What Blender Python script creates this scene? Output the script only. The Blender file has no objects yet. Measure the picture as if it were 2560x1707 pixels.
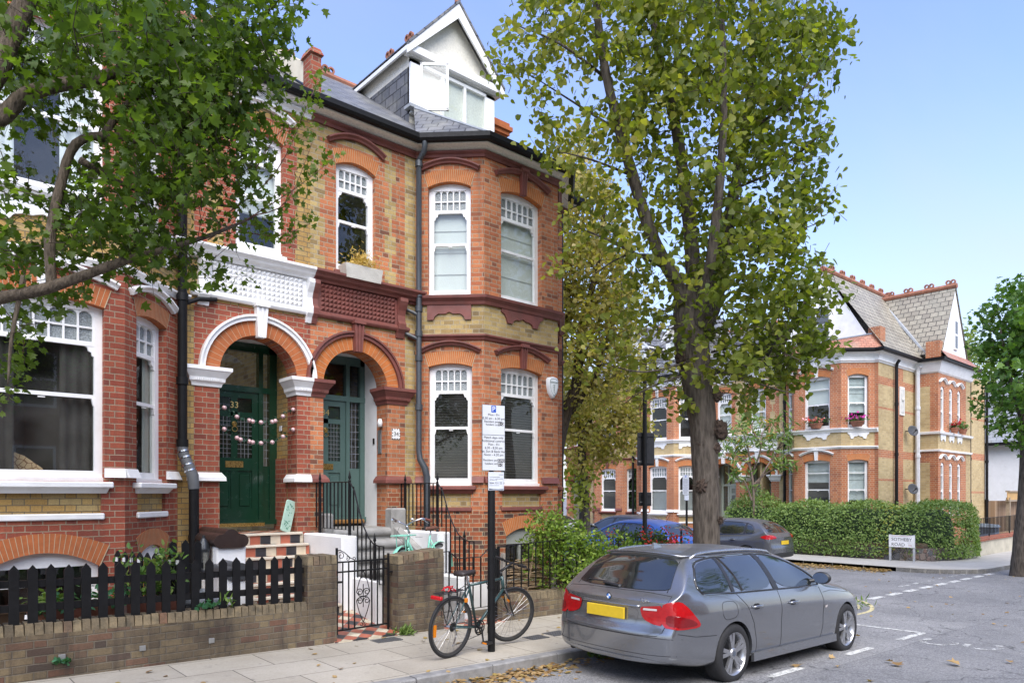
import bpy, bmesh, math, random
import numpy as np
from mathutils import Vector, Matrix
from mathutils.bvhtree import BVHTree
from mathutils.geometry import delaunay_2d_cdt
R=math.radians
sc=bpy.context.scene
col=sc.collection
random.seed(7); rng=np.random.default_rng(7)
# ------------------------------------------------------------------ material helpers
class NT:
    def __init__(s,name):
        s.m=bpy.data.materials.new(name); s.m.use_nodes=True
        s.t=s.m.node_tree; s.t.nodes.clear()
        s.out=s.t.nodes.new('ShaderNodeOutputMaterial')
    def n(s,typ,ins=None,**kw):
        nd=s.t.nodes.new('ShaderNode'+typ)
        for k,v in kw.items(): setattr(nd,k,v)
        for k,v in (ins or {}).items(): s.set(nd.inputs[k],v)
        return nd
    def set(s,sock,v):
        if isinstance(v,bpy.types.NodeSocket): s.t.links.new(v,sock)
        elif isinstance(v,bpy.types.Node): s.t.links.new(v.outputs[0],sock)
        elif v is not None:
            if isinstance(v,(tuple,list)) and len(v)==3 and sock.type=='RGBA': v=(*v,1)
            sock.default_value=v
    def ma(s,op,a,b=None,c=None):
        nd=s.n('Math',operation=op)
        s.set(nd.inputs[0],a)
        if b is not None: s.set(nd.inputs[1],b)
        if c is not None: s.set(nd.inputs[2],c)
        return nd.outputs[0]
    def mr(s,v,a,b,c=0.,d=1.,smooth=False):
        nd=s.n('MapRange',{0:v,1:a,2:b,3:c,4:d})
        if smooth: nd.interpolation_type='SMOOTHSTEP'
        return nd.outputs[0]
    def mix(s,f,a,b,mode='MIX'):
        nd=s.n('Mix',data_type='RGBA',blend_type=mode,clamp_result=False)
        s.set(nd.inputs[0],f); s.set(nd.inputs[6],a); s.set(nd.inputs[7],b)
        return nd.outputs[2]
    def ramp(s,f,stops,const=False):
        nd=s.n('ValToRGB',{0:f}); e=nd.color_ramp.elements
        while len(e)>1: e.remove(e[-1])
        e[0].position=stops[0][0]; e[0].color=(*stops[0][1],1)
        for p,c in stops[1:]:
            x=e.new(p); x.color=(*c,1)
        if const: nd.color_ramp.interpolation='CONSTANT'
        return nd.outputs[0]
    def noise(s,vec,scale,detail=4,rough=.55,dim='3D'):
        nd=s.n('TexNoise',{'Scale':scale,'Detail':detail,'Roughness':rough},noise_dimensions=dim)
        if vec is not None: s.set(nd.inputs['Vector'],vec)
        return nd.outputs[0]
    def pos(s): return s.n('NewGeometry').outputs['Position']
    def obj(s): return s.n('TexCoord').outputs['Object']
    def uv(s): return s.n('TexCoord').outputs['UV']
    def bump(s,h,st=.3,dist=.01): return s.n('Bump',{'Height':h,'Strength':st,'Distance':dist}).outputs[0]
    def bsdf(s,color,rough=.6,metal=0.,normal=None,coat=0.,spec=.5,**kw):
        b=s.n('BsdfPrincipled',{'Base Color':color,'Roughness':rough,'Metallic':metal})
        b.inputs['Specular IOR Level'].default_value=spec
        b.inputs['Coat Weight'].default_value=coat; b.inputs['Coat Roughness'].default_value=.04
        if normal is not None: s.set(b.inputs['Normal'],normal)
        for k,v in kw.items(): s.set(b.inputs[k],v)
        return b
    def fin(s,sh):
        s.set(s.out.inputs[0],sh.outputs[0] if isinstance(sh,bpy.types.Node) else sh); return s.m
def sc3(c,k): return tuple(x*k for x in c)
def PM(name,c,rough=.6,metal=0.,var=.12,ns=6.,bump=0.,bs=60.,coat=0.,spec=.5,dirt=0.,dirtc=(.06,.05,.035)):
    """plain surface: colour with soft variation, grain and optional dirt"""
    N=NT(name); p=N.obj()
    colr=N.mix(N.mr(N.noise(p,ns),.3,.7),sc3(c,1-var),sc3(c,1+var))
    if dirt>0:
        colr=N.mix(N.ma('MULTIPLY',N.mr(N.noise(p,3.1,6,.65),.48,.75),dirt),colr,dirtc)
    nrm=N.bump(N.noise(p,bs,3),bump,.01) if bump else None
    rg=N.mr(N.noise(p,ns*2.3),.3,.7,max(.02,rough-.08),min(1,rough+.08))
    return N.fin(N.bsdf(colr,rg,metal,nrm,coat,spec))
def BM(name,stops,mortar,bh=.075,per=.3375,mw=.0055,dirt=.35,seed=0.,bump=.5,soot=0.):
    """flemish bond brickwork laid out on metric UVs"""
    N=NT(name); sp=N.n('SeparateXYZ',{0:N.uv()})
    dn=N.noise(N.uv(),7.,2)
    U=N.ma('ADD',sp.outputs[0],N.ma('MULTIPLY',N.ma('SUBTRACT',dn,.5),.010)); V=N.ma('ADD',sp.outputs[1],N.ma('MULTIPLY',N.ma('SUBTRACT',dn,.5),.012))
    v=N.ma('DIVIDE',V,bh); row=N.ma('FLOOR',v); fv=N.ma('FRACT',v)
    u=N.ma('ADD',N.ma('DIVIDE',U,per),N.ma('MULTIPLY',row,.5)); cell=N.ma('FLOOR',u); fu=N.ma('FRACT',u)
    hd=N.ma('GREATER_THAN',fu,.6667); idx=N.ma('ADD',N.ma('MULTIPLY',cell,2.),hd)
    eh=N.ma('MULTIPLY',N.ma('MINIMUM',N.ma('MINIMUM',fu,N.ma('ABSOLUTE',N.ma('SUBTRACT',fu,.6667))),N.ma('SUBTRACT',1.,fu)),per)
    ev=N.ma('MULTIPLY',N.ma('MINIMUM',fv,N.ma('SUBTRACT',1.,fv)),bh)
    g=N.noise(N.uv(),45.,3)
    d=N.ma('ADD',N.ma('MINIMUM',eh,ev),N.ma('MULTIPLY',N.ma('SUBTRACT',g,.5),.004))
    mask=N.mr(d,mw*.6,mw*1.25,smooth=True)
    wn=N.n('TexWhiteNoise',{0:N.n('CombineXYZ',{0:idx,1:row,2:seed}).outputs[0]},noise_dimensions='3D')
    bc=N.ramp(wn.outputs[0],stops)
    bc=N.mix(N.mr(N.noise(N.uv(),60.,4,.7),.3,.7),sc3((1,1,1),.78),sc3((1,1,1),1.2),)
    bc=N.mix(1.,N.ramp(wn.outputs[0],stops),bc,'MULTIPLY')
    mc=N.mix(N.noise(N.uv(),30.),sc3(mortar,.8),sc3(mortar,1.15))
    c=N.mix(mask,mc,bc)
    st=N.ma('MULTIPLY',N.mr(N.noise(N.uv(),1.3,6,.68),.45,.72),dirt)
    c=N.mix(st,c,(.045,.035,.026))
    sm_=N.n('Mapping',{0:N.uv()}); sm_.inputs['Scale'].default_value=(4.,.35,1.)
    c=N.mix(N.ma('MULTIPLY',N.mr(N.noise(sm_.outputs[0],1.6,6,.7),.5,.74),dirt*1.4),c,(.07,.055,.045))
    c=N.mix(N.mr(N.noise(N.uv(),.45,4,.6),.35,.65),N.mix(1.,c,(.82,.80,.80),'MULTIPLY'),N.mix(1.,c,(1.10,1.11,1.12),'MULTIPLY'))
    if soot: c=N.mix(N.ma('MULTIPLY',N.mr(N.noise(N.uv(),.6,5,.7),.42,.62),soot),c,(.03,.026,.022))
    h=N.ma('ADD',mask,N.ma('MULTIPLY',g,.35))
    return N.fin(N.bsdf(c,.88,0,N.bump(h,bump,.006),spec=.25))
def LM(name,stops,trans=.45,rough=.42,tc=1.7):
    trans=max(trans,.2)
    """leaf: colour from the per-leaf tone attribute, partly translucent"""
    N=NT(name); a=N.n('Attribute',attribute_name='tone').outputs['Fac']
    c=N.ramp(a,stops)
    b=N.bsdf(c,rough,spec=.22)
    t=N.n('BsdfTranslucent',{0:N.mix(1.,c,(tc,tc*1.05,.5),'MULTIPLY')})
    return N.fin(N.n('MixShader',{0:trans,1:b.outputs[0],2:t.outputs[0]}))
def GM(name,tint=(.85,.9,.88),mirror=1.,dirt=.06):
    """window glass: see-through with a fresnel sheen"""
    N=NT(name)
    ge=N.n('NewGeometry'); dt=N.n('VectorMath',{0:ge.outputs['Incoming'],1:ge.outputs['Normal']},operation='DOT_PRODUCT')
    f=N.ma('POWER',N.ma('SUBTRACT',1.,N.ma('ABSOLUTE',dt.outputs['Value'])),5.)
    k=N.ma('MINIMUM',N.ma('MULTIPLY',N.ma('ADD',.06,N.ma('MULTIPLY',f,.92)),mirror),1.)
    nb=N.bump(N.noise(N.pos(),1.3,1),.02,.02)
    g=N.n('BsdfGlossy',{0:(1,1,1,1),'Roughness':.015}); N.set(g.inputs['Normal'],nb)
    t=N.n('BsdfTransparent',{0:(*tint,1)})
    m=N.n('MixShader',{0:k,1:t.outputs[0],2:g.outputs[0]})
    d=N.n('BsdfDiffuse',{0:(.5,.5,.48,1)})
    return N.fin(N.n('MixShader',{0:N.ma('MULTIPLY',N.mr(N.noise(N.pos(),2.3,5),.4,.8),dirt),1:m.outputs[0],2:d.outputs[0]}))
# ------------------------------------------------------------------ mesh builder
class MB:
    def __init__(s): s.V=[];s.F=[];s.M=[];s.fr=None
    def P(s,p):
        if s.fr is None: return tuple(p)
        ox,oy,ux,uy,nx,ny,oz=s.fr; u,w,z=p
        return (ox+u*ux+w*nx, oy+u*uy+w*ny, z+oz)
    def add(s,pts,faces,mi=0):
        b=len(s.V); s.V+= [s.P(p) for p in pts]
        for f in faces: s.F.append(tuple(b+i for i in f)); s.M.append(mi)
        return s
    def quad(s,a,b,c,d,mi=0): return s.add([a,b,c,d],[(0,1,2,3)],mi)
    def poly(s,pts,mi=0): return s.add(pts,[tuple(range(len(pts)))],mi)
    def box(s,x0,x1,y0,y1,z0,z1,mi=0):
        return s.add([(x0,y0,z0),(x1,y0,z0),(x1,y1,z0),(x0,y1,z0),(x0,y0,z1),(x1,y0,z1),(x1,y1,z1),(x0,y1,z1)],
                     [(0,3,2,1),(4,5,6,7),(0,1,5,4),(1,2,6,5),(2,3,7,6),(3,0,4,7)],mi)
    def hexa(s,p,mi=0): return s.add(p,[(0,3,2,1),(4,5,6,7),(0,1,5,4),(1,2,6,5),(2,3,7,6),(3,0,4,7)],mi)
    def cbox(s,x0,x1,y0,y1,z0,z1,c=.01,mi=0):
        """box with chamfered edges"""
        pts=[];idx={}
        for i,x in enumerate((x0,x1)):
            for j,y in enumerate((y0,y1)):
                for k,z in enumerate((z0,z1)):
                    sx,sy,sz=(1,-1)[i],(1,-1)[j],(1,-1)[k]
                    for a,(dx,dy,dz) in enumerate(((0,1,1),(1,0,1),(1,1,0))):
                        idx[i,j,k,a]=len(pts); pts.append((x+sx*c*dx,y+sy*c*dy,z+sz*c*dz))
        F=[]
        for i in (0,1): F.append((idx[i,0,0,0],idx[i,1,0,0],idx[i,1,1,0],idx[i,0,1,0]))
        for j in (0,1): F.append((idx[0,j,0,1],idx[1,j,0,1],idx[1,j,1,1],idx[0,j,1,1]))
        for k in (0,1): F.append((idx[0,0,k,2],idx[1,0,k,2],idx[1,1,k,2],idx[0,1,k,2]))
        for i in (0,1):
            for j in (0,1): F.append((idx[i,j,0,0],idx[i,j,1,0],idx[i,j,1,1],idx[i,j,0,1]))
            for k in (0,1): F.append((idx[i,0,k,0],idx[i,1,k,0],idx[i,1,k,2],idx[i,0,k,2]))
        for j in (0,1):
            for k in (0,1): F.append((idx[0,j,k,1],idx[1,j,k,1],idx[1,j,k,2],idx[0,j,k,2]))
        for i in (0,1):
            for j in (0,1):
                for k in (0,1): F.append((idx[i,j,k,0],idx[i,j,k,1],idx[i,j,k,2]))
        return s.add(pts,F,mi)
    def tube(s,path,r,n=6,mi=0,cap=True,flat=1.):
        P=[Vector(p) for p in path]; m=len(P)
        rr=r if isinstance(r,(list,tuple)) else [r]*m
        pts=[];F=[];up=None
        for i in range(m):
            t=(P[min(i+1,m-1)]-P[max(i-1,0)])
            if t.length<1e-9: t=Vector((0,0,1))
            t.normalize()
            if up is None:
                up=t.orthogonal().normalized() if abs(t.z)>.9 else Vector((0,0,1))
            a=t.cross(up)
            if a.length<1e-6: a=t.orthogonal()
            a.normalize(); b=a.cross(t).normalized(); up=b
            for k in range(n):
                th=2*math.pi*k/n
                pts.append(tuple(P[i]+(a*math.cos(th)+b*math.sin(th)*flat)*rr[i]))
        for i in range(m-1):
            for k in range(n):
                k2=(k+1)%n; F.append((i*n+k,i*n+k2,(i+1)*n+k2,(i+1)*n+k))
        if cap: F.append(tuple(range(n))[::-1]); F.append(tuple((m-1)*n+k for k in range(n)))
        return s.add(pts,F,mi)
    def lathe(s,prof,c=(0,0,0),ax='z',n=24,mi=0,ang=2*math.pi,close=False):
        """prof: (radius, height along axis)"""
        pts=[];F=[];m=len(prof); full=abs(ang-2*math.pi)<1e-6; nn=n if full else n+1
        for k in range(nn):
            th=ang*k/n; ct,st=math.cos(th),math.sin(th)
            for r,h in prof:
                if ax=='z': p=(c[0]+r*ct,c[1]+r*st,c[2]+h)
                elif ax=='y': p=(c[0]+r*ct,c[1]+h,c[2]+r*st)
                else: p=(c[0]+h,c[1]+r*ct,c[2]+r*st)
                pts.append(p)
        for k in range(n):
            k2=(k+1)%nn
            for i in range(m-1 if not close else m):
                i2=(i+1)%m; F.append((k*m+i,k2*m+i,k2*m+i2,k*m+i2))
        return s.add(pts,F,mi)
    def prism(s,poly,w0,w1,mi=0):
        """poly in (u,z), pushed from w0 to w1"""
        n=len(poly)
        pts=[(u,w0,z) for u,z in poly]+[(u,w1,z) for u,z in poly]
        F=[tuple(range(n)),tuple(range(2*n-1,n-1,-1))]+[(i,(i+1)%n,n+(i+1)%n,n+i) for i in range(n)]
        return s.add(pts,F,mi)
    def extr(s,path,prof,mi=0,closed=False,cap=True,side=-1):
        """moulding: prof (out,z) swept along plan path with mitres; out points to the right of travel when side=-1"""
        P=[Vector(p[:2]) for p in path]; m=len(P); pts=[];k=len(prof)
        for i in range(m):
            d0=(P[i]-P[i-1]).normalized() if (i>0 or closed) else None
            d1=(P[(i+1)%m]-P[i]).normalized() if (i<m-1 or closed) else None
            if d0 is None: d0=d1
            if d1 is None: d1=d0
            n0=Vector((-d0.y,d0.x))*side; n1=Vector((-d1.y,d1.x))*side
            b=(n0+n1); b=b/max(.2,b.length_squared)*2
            zo=path[i][2] if len(path[i])>2 else 0.
            for o,z in prof: pts.append((P[i].x+b.x*o,P[i].y+b.y*o,z+zo))
        F=[]
        for i in range(m if closed else m-1):
            j=(i+1)%m
            for a in range(k-1): F.append((i*k+a,j*k+a,j*k+a+1,i*k+a+1))
        if cap and not closed: F.append(tuple(range(k))); F.append(tuple((m-1)*k+a for a in range(k))[::-1])
        return s.add(pts,F,mi)
    def join(s,o,f=lambda p:p):
        b=len(s.V); s.V+=[f(p) for p in o.V]; s.F+=[tuple(b+i for i in q) for q in o.F]; s.M+=o.M; return s
    def build(s,name,mats,parent=None,smooth=False,auto=None,fixn=True):
        me=bpy.data.meshes.new(name)
        me.from_pydata(s.V,[],s.F)
        if not isinstance(mats,(list,tuple)): mats=[mats]
        for m in mats: me.materials.append(m)
        if len(mats)>1: me.polygons.foreach_set('material_index',s.M)
        if fixn:
            bm=bmesh.new(); bm.from_mesh(me); bmesh.ops.recalc_face_normals(bm,faces=bm.faces); bm.to_mesh(me); bm.free()
        autouv(me)
        if smooth or auto:
            me.polygons.foreach_set('use_smooth',[True]*len(me.polygons))
            if auto: me.set_sharp_from_angle(angle=R(auto))
        me.update()
        return link(name,me,parent)
WM={}
def link(name,data,parent=None):
    o=bpy.data.objects.new(name,data); col.objects.link(o)
    if parent is not None:
        o.parent=parent
        if parent.name in WM: o.matrix_parent_inverse=WM[parent.name].inverted()
    return o
def autouv(me):
    nl=len(me.loops)
    if nl==0: return
    co=np.empty(len(me.vertices)*3,dtype=np.float64); me.vertices.foreach_get('co',co); co=co.reshape(-1,3)
    li=np.empty(nl,dtype=np.int32); me.loops.foreach_get('vertex_index',li)
    nr=np.empty(len(me.polygons)*3); me.polygons.foreach_get('normal',nr); nr=nr.reshape(-1,3)
    tot=np.empty(len(me.polygons),dtype=np.int32); me.polygons.foreach_get('loop_total',tot)
    N=np.repeat(nr,tot,axis=0); p=co[li]
    hl=np.hypot(N[:,0],N[:,1]); up=hl<.5
    tx=np.where(up,1.,-N[:,1]/np.maximum(hl,1e-6)); ty=np.where(up,0.,N[:,0]/np.maximum(hl,1e-6))
    sg=np.where((np.abs(tx)>=np.abs(ty)),np.sign(tx),np.sign(ty)); sg[sg==0]=1
    tx*=sg; ty*=sg
    u=p[:,0]*tx+p[:,1]*ty
    sl=np.maximum(hl,.5)
    v=np.where(up,p[:,1],p[:,2]/np.where(up,1,np.clip(sl,.5,1)))
    uv=np.stack([u,v],1).astype(np.float32).ravel()
    l=me.uv_layers.new(name='UVMap'); l.data.foreach_set('uv',uv)
def root(name,label,cat,loc=(0,0,0),group=None,kind=None):
    o=bpy.data.objects.new(name,None); col.objects.link(o); o.location=loc; o.empty_display_size=.2
    WM[o.name]=Matrix.Translation(loc)
    return tag(o,label,cat,group,kind)
def tag(o,label=None,cat=None,group=None,kind=None):
    if label: o['label']=label
    if cat: o['category']=cat
    if group: o['group']=group
    if kind: o['kind']=kind
    return o
def struct(o): o['kind']='structure'; return o
def copy_tree(o,parent=None):
    c=o.copy(); col.objects.link(c)
    if parent is not None: c.parent=parent
    for ch in list(o.children): copy_tree(ch,c)
    return c
def txt(mb,s,size,u,z,w,fr,mi=0,align='CENTER',depth=.0006,spacing=1.):
    cu=bpy.data.curves.new('t','FONT'); cu.body=s; cu.size=size; cu.align_x=align; cu.extrude=depth; cu.space_character=spacing
    cu.resolution_u=3
    o=bpy.data.objects.new('t',cu); col.objects.link(o)
    dg=bpy.context.evaluated_depsgraph_get(); me=o.evaluated_get(dg).to_mesh()
    old=mb.fr; mb.fr=fr
    mb.add([(u+v.co.x,w+v.co.z,z+v.co.y) for v in me.vertices],[tuple(p.vertices) for p in me.polygons],mi)
    mb.fr=old
    o.evaluated_get(dg).to_mesh_clear(); bpy.data.objects.remove(o); bpy.data.curves.remove(cu)
def leafmesh(name,P,size,mat,parent=None,tmpl=None,up=.5,droop=0.,tone=None,sv=.3,out=None):
    """one small leaf face group at each point of P"""
    n=len(P); P=np.asarray(P,dtype=np.float64)
    T,TF=tmpl
    nr=rng.normal(size=(n,3)); nr/=np.linalg.norm(nr,axis=1)[:,None]
    nr[:,2]+=up
    if out is not None: nr+=out
    nr/=np.linalg.norm(nr,axis=1)[:,None]
    d=rng.normal(size=(n,3)); d[:,2]-=droop; d-=nr*(d*nr).sum(1)[:,None]; d/=np.linalg.norm(d,axis=1)[:,None]
    e=np.cross(nr,d); s=size*(1+sv*rng.uniform(-1,1,n))
    Tt=np.asarray(T)
    V=P[:,None,:]+s[:,None,None]*(Tt[None,:,0,None]*e[:,None,:]+Tt[None,:,1,None]*d[:,None,:]+Tt[None,:,2,None]*nr[:,None,:])
    k=len(T); V=V.reshape(-1,3)
    loops=[];starts=[];tots=[]
    base=np.arange(n)*k; ln=sum(len(f) for f in TF)
    flat=np.concatenate([np.array(f) for f in TF]); L=(base[:,None]+flat[None,:]).ravel()
    tt=np.tile(np.array([len(f) for f in TF]),n); ss=np.concatenate([[0],np.cumsum(tt)[:-1]])
    me=bpy.data.meshes.new(name); me.vertices.add(len(V)); me.vertices.foreach_set('co',V.ravel())
    me.loops.add(len(L)); me.loops.foreach_set('vertex_index',L.astype(np.int32))
    me.polygons.add(len(tt)); me.polygons.foreach_set('loop_start',ss.astype(np.int32)); me.polygons.foreach_set('loop_total',tt.astype(np.int32))
    me.update(calc_edges=True)
    if tone is None: tone=rng.uniform(0,1,n)
    at=me.attributes.new('tone','FLOAT','POINT'); at.data.foreach_set('value',np.repeat(np.clip(tone,0,1),k).astype(np.float32))
    me.materials.append(mat)
    return link(name,me,parent)
# leaf templates (x across, y along, z out of plane), unit length
LIME=([(0,0,0),(.42,.16,.07),(.46,.52,.06),(.2,.85,.03),(0,1.08,-.06),(-.2,.85,.03),(-.46,.52,.06),(-.42,.16,.07),(0,.5,-.03)],
      [(0,1,2,8),(8,2,3,4),(0,8,6,7),(8,4,5,6)])
MAPLE=([(0,0,0),(.26,.1,.06),(.56,.2,.13),(.33,.43,.06),(.56,.72,.14),(.2,.68,.03),(0,1.05,-.14),(-.2,.68,.03),(-.56,.72,.16),(-.33,.43,.06),(-.56,.2,.11),(-.26,.1,.06),(0,.42,-.06)],
       [(0,1,3,12),(1,2,3),(3,4,5,12),(12,5,6,7),(12,7,8,9),(0,12,9,11),(9,10,11)])
OVAL=([(0,0,0),(.26,.4,.05),(.18,.78,.03),(0,1.05,-.05),(-.18,.78,.03),(-.26,.4,.05)],[(0,1,2,3),(0,3,4,5)])
LANCE=([(0,0,0),(.13,.35,.04),(.09,.75,.0),(0,1.1,-.1),(-.09,.75,.0),(-.13,.35,.04)],[(0,1,2,3),(0,3,4,5)])
# ------------------------------------------------------------------ materials
ORANGE=[(0,(0.3877,0.1307,0.0571)),(0.25,(0.4911,0.1752,0.0769)),(0.55,(0.549,0.2081,0.0899)),(0.8,(0.4441,0.1427,0.0642)),(0.93,(0.3198,0.1132,0.0589)),(1,(0.1839,0.0782,0.0498))]
DEEP=[(0,(0.2744,0.0672,0.0405)),(0.3,(0.3355,0.0841,0.048)),(0.6,(0.377,0.1042,0.0568)),(0.85,(0.2948,0.0736,0.0446)),(1,(0.2042,0.0583,0.041))]
BASE=[(0,(0.3067,0.0886,0.0387)),(0.45,(0.3788,0.1151,0.0474)),(0.62,(0.2165,0.0708,0.0387)),(0.72,(0.0812,0.0487,0.0387)),(0.85,(0.1082,0.062,0.0474)),(0.9,(0.3608,0.1151,0.0517)),(1,(0.2706,0.0974,0.0517))]
STOCK=[(0,(0.3432,0.2419,0.0968)),(0.3,(0.4576,0.3326,0.1408)),(0.6,(0.52,0.383,0.1584)),(0.85,(0.3744,0.2621,0.1056)),(1,(0.208,0.1512,0.0792))]
MUST=[(0,(0.3629,0.2283,0.0778)),(0.5,(0.4493,0.283,0.0929)),(0.85,(0.4188,0.3079,0.1337)),(1,(0.287,0.1999,0.089))]
GREY=[(0,(0.136,0.104,0.068)),(0.3,(0.192,0.148,0.092)),(0.55,(0.24,0.184,0.104)),(0.75,(0.16,0.12,0.08)),(0.9,(0.192,0.1,0.064)),(1,(0.08,0.068,0.056))]
BGR=[(0,(0.3973,0.1377,0.0642)),(0.4,(0.4703,0.176,0.0809)),(0.8,(0.4156,0.1473,0.0694)),(1,(0.3255,0.1178,0.0659))]
b_orange=BM('orange brickwork',ORANGE,(.40,.33,.23),mw=.006,dirt=.3,soot=.12)
b_deep=BM('deep red brickwork',DEEP,(.36,.28,.19),mw=.006,dirt=.3,seed=3,soot=.12)
b_base=BM('patched base brickwork',BASE,(.44,.36,.23),dirt=.25,seed=5,soot=.15)
b_stock=BM('london stock brickwork',STOCK,(.42,.37,.27),dirt=.2,seed=8,soot=.12)
b_must=BM('mustard brickwork',MUST,(.17,.14,.09),dirt=.2,seed=11)
b_grey=BM('weathered garden wall bricks',GREY,(.20,.17,.125),mw=.0065,dirt=.75,seed=2,bump=1.,soot=.55)
b_bgr=BM('red facing bricks',BGR,(.52,.44,.30),dirt=.1,seed=9)
b_bgy=BM('buff stock bricks',[(0,(.46,.34,.16)),(.5,(.55,.42,.22)),(1,(.42,.31,.15))],(.46,.40,.28),dirt=.12,seed=12)
def gauged(name,c,jw=.01):
    N=NT(name); p=N.pos()
    cc=N.mix(N.mr(N.noise(p,9.,5,.7),.3,.7),sc3(c,.82),sc3(c,1.16))
    cc=N.mix(N.ma('MULTIPLY',N.mr(N.noise(p,2.6,5,.7),.5,.72),.35),cc,(.12,.06,.04))
    return N.fin(N.bsdf(cc,.85,0,N.bump(N.noise(p,140.),.25,.003),spec=.25))
rubbed=gauged('rubbed orange arch bricks',(.47,.15,.042)); rubbed2=gauged('rubbed red arch bricks',(.40,.125,.045))
joint=PM('lime joint',(.42,.32,.2),.9)
white=PM('white gloss paint',(.80,.80,.79),.42,0,.05,4,.12,30,dirt=.32,dirtc=(.52,.48,.41))
maroon=PM('red brown masonry paint',(.175,.055,.042),.6,0,.2,4,.25,60,dirt=.45,dirtc=(.10,.055,.045))
cream=PM('cream pebbledash',(.76,.73,.64),.9,0,.10,30,1.,60,dirt=.22,dirtc=(.42,.37,.28))
whitewall=PM('white masonry paint',(.80,.80,.79),.7,0,.04,3,.35,60,dirt=.22,dirtc=(.5,.48,.43))
blackp=PM('black paint',(.0075,.0075,.008),.5,0,.2,9,.1,50,spec=.25)
ironm=PM('black iron',(.007,.007,.0075),.5,0,.3,14,.25,80,spec=.3)
pipegrey=PM('dark slate painted pipe',(.045,.052,.06),.4,0,.15,6)
lead=PM('grey lead flashing',(.30,.32,.34),.55,.0,.15,5,.1)
terra=PM('terracotta',(.30,.125,.075),.85,0,.25,6,.3,dirt=.4)
def slate(name,c1,c2,bh=.2,bw=.28,gap=.012):
    N=NT(name); uv=N.uv()
    b=N.n('TexBrick',{'Vector':uv,'Color1':(*c1,1),'Color2':(*c2,1),'Mortar':(*sc3(c1,.25),1),'Scale':1.,'Mortar Size':gap,'Mortar Smooth':.3,'Bias':0.,'Brick Width':bw,'Row Height':bh})
    c=N.mix(N.ma('MULTIPLY',N.mr(N.noise(N.pos(),1.8,6,.7),.45,.7),.5),b.outputs[0],(.34,.33,.26))
    c=N.mix(N.mr(N.noise(N.pos(),11.,4),.3,.7),N.mix(1.,c,(.75,.75,.75),'MULTIPLY'),c)
    sp=N.n('SeparateXYZ',{0:uv}); fr=N.ma('FRACT',N.ma('DIVIDE',sp.outputs[1],bh))
    h=N.ma('ADD',N.ma('MULTIPLY',fr,-1.),N.ma('MULTIPLY',b.outputs[1],-.6))
    return N.fin(N.bsdf(c,.55,0,N.bump(h,.7,.02)))
slates=slate('blue grey slates',(.115,.12,.13),(.19,.19,.2)); tiles=slate('grey brown concrete tiles',(.27,.24,.19),(.40,.36,.28),.24,.3,.018)
rtiles=slate('red clay tiles',(.40,.15,.09),(.5,.2,.12),.11,.17,.006)
glass=GM('window glass'); gdark=GM('dark window glass',(.55,.58,.56),1.15,.03)
def obsc():
    N=NT('obscured leaded glass'); v=N.n('TexVoronoi',{'Vector':N.pos(),'Scale':55.})
    return N.fin(N.bsdf(N.mix(v.outputs[0],(.13,.15,.15),(.34,.37,.37)),.2,0,N.bump(v.outputs[0],.5,.01)))
obscure=obsc()
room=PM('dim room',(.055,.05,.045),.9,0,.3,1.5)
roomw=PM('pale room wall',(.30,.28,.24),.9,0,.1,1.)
blindw=PM('cream roller blind cloth',(.66,.66,.63),.9,0,.03,2.,.25,40)
curtain=PM('pale curtain cloth',(.45,.43,.38),.9,0,.05,2.,.15)
slatm=PM('brown venetian slats',(.075,.065,.058),.45)
brass=PM('brass',(.55,.38,.12),.3,.9,.15,20)
stone=PM('worn grey stone',(.27,.265,.25),.85,0,.18,5,.4,60,dirt=.3)
dgreen=PM('dark green gloss door paint',(.007,.040,.021),.22,0,.06,4,coat=.3)
sgreen=PM('grey green door paint',(.075,.13,.115),.35,0,.05,4)
pgreen=PM('pale sage door paint',(.42,.48,.41),.4,0,.05,4)
def tilemat(name,cols,sz,rot=0.):
    N=NT(name); mp=N.n('Mapping',{0:N.uv()}); mp.inputs['Rotation'].default_value=(0,0,rot)
    sp=N.n('SeparateXYZ',{0:mp.outputs[0]})
    i=N.ma('FLOOR',N.ma('DIVIDE',sp.outputs[0],sz)); j=N.ma('FLOOR',N.ma('DIVIDE',sp.outputs[1],sz))
    k=N.ma('ADD',N.ma('FLOORED_MODULO',i,2.),N.ma('MULTIPLY',N.ma('FLOORED_MODULO',j,2.),2.)) if rot else N.ma('FLOORED_MODULO',N.ma('ADD',i,N.ma('MULTIPLY',j,2.)),len(cols)+.0)
    c=N.ramp(N.ma('DIVIDE',N.ma('ADD',k,.05),len(cols)+.0),[(q/len(cols),cc) for q,cc in enumerate(cols)],True)
    fu=N.ma('FRACT',N.ma('DIVIDE',sp.outputs[0],sz)); fv=N.ma('FRACT',N.ma('DIVIDE',sp.outputs[1],sz))
    e=N.ma('MINIMUM',N.ma('MINIMUM',fu,N.ma('SUBTRACT',1.,fu)),N.ma('MINIMUM',fv,N.ma('SUBTRACT',1.,fv)))
    m=N.mr(e,.01,.03)
    c=N.mix(m,(.16,.15,.13),c); c=N.mix(N.mr(N.noise(N.pos(),5.,5),.35,.75),c,N.mix(1.,c,(.7,.68,.64),'MULTIPLY'))
    return N.fin(N.bsdf(c,.5,0,N.bump(m,.3,.003)))
TC=[(.40,.12,.07),(.035,.035,.04),(.62,.55,.42)]
tile_r=tilemat('red black and cream riser tiles',[TC[2],TC[0],TC[1]],.155); tile_p=tilemat('red black and cream path tiles',[TC[2],TC[0],TC[0],TC[1]],.15,R(45))
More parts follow.
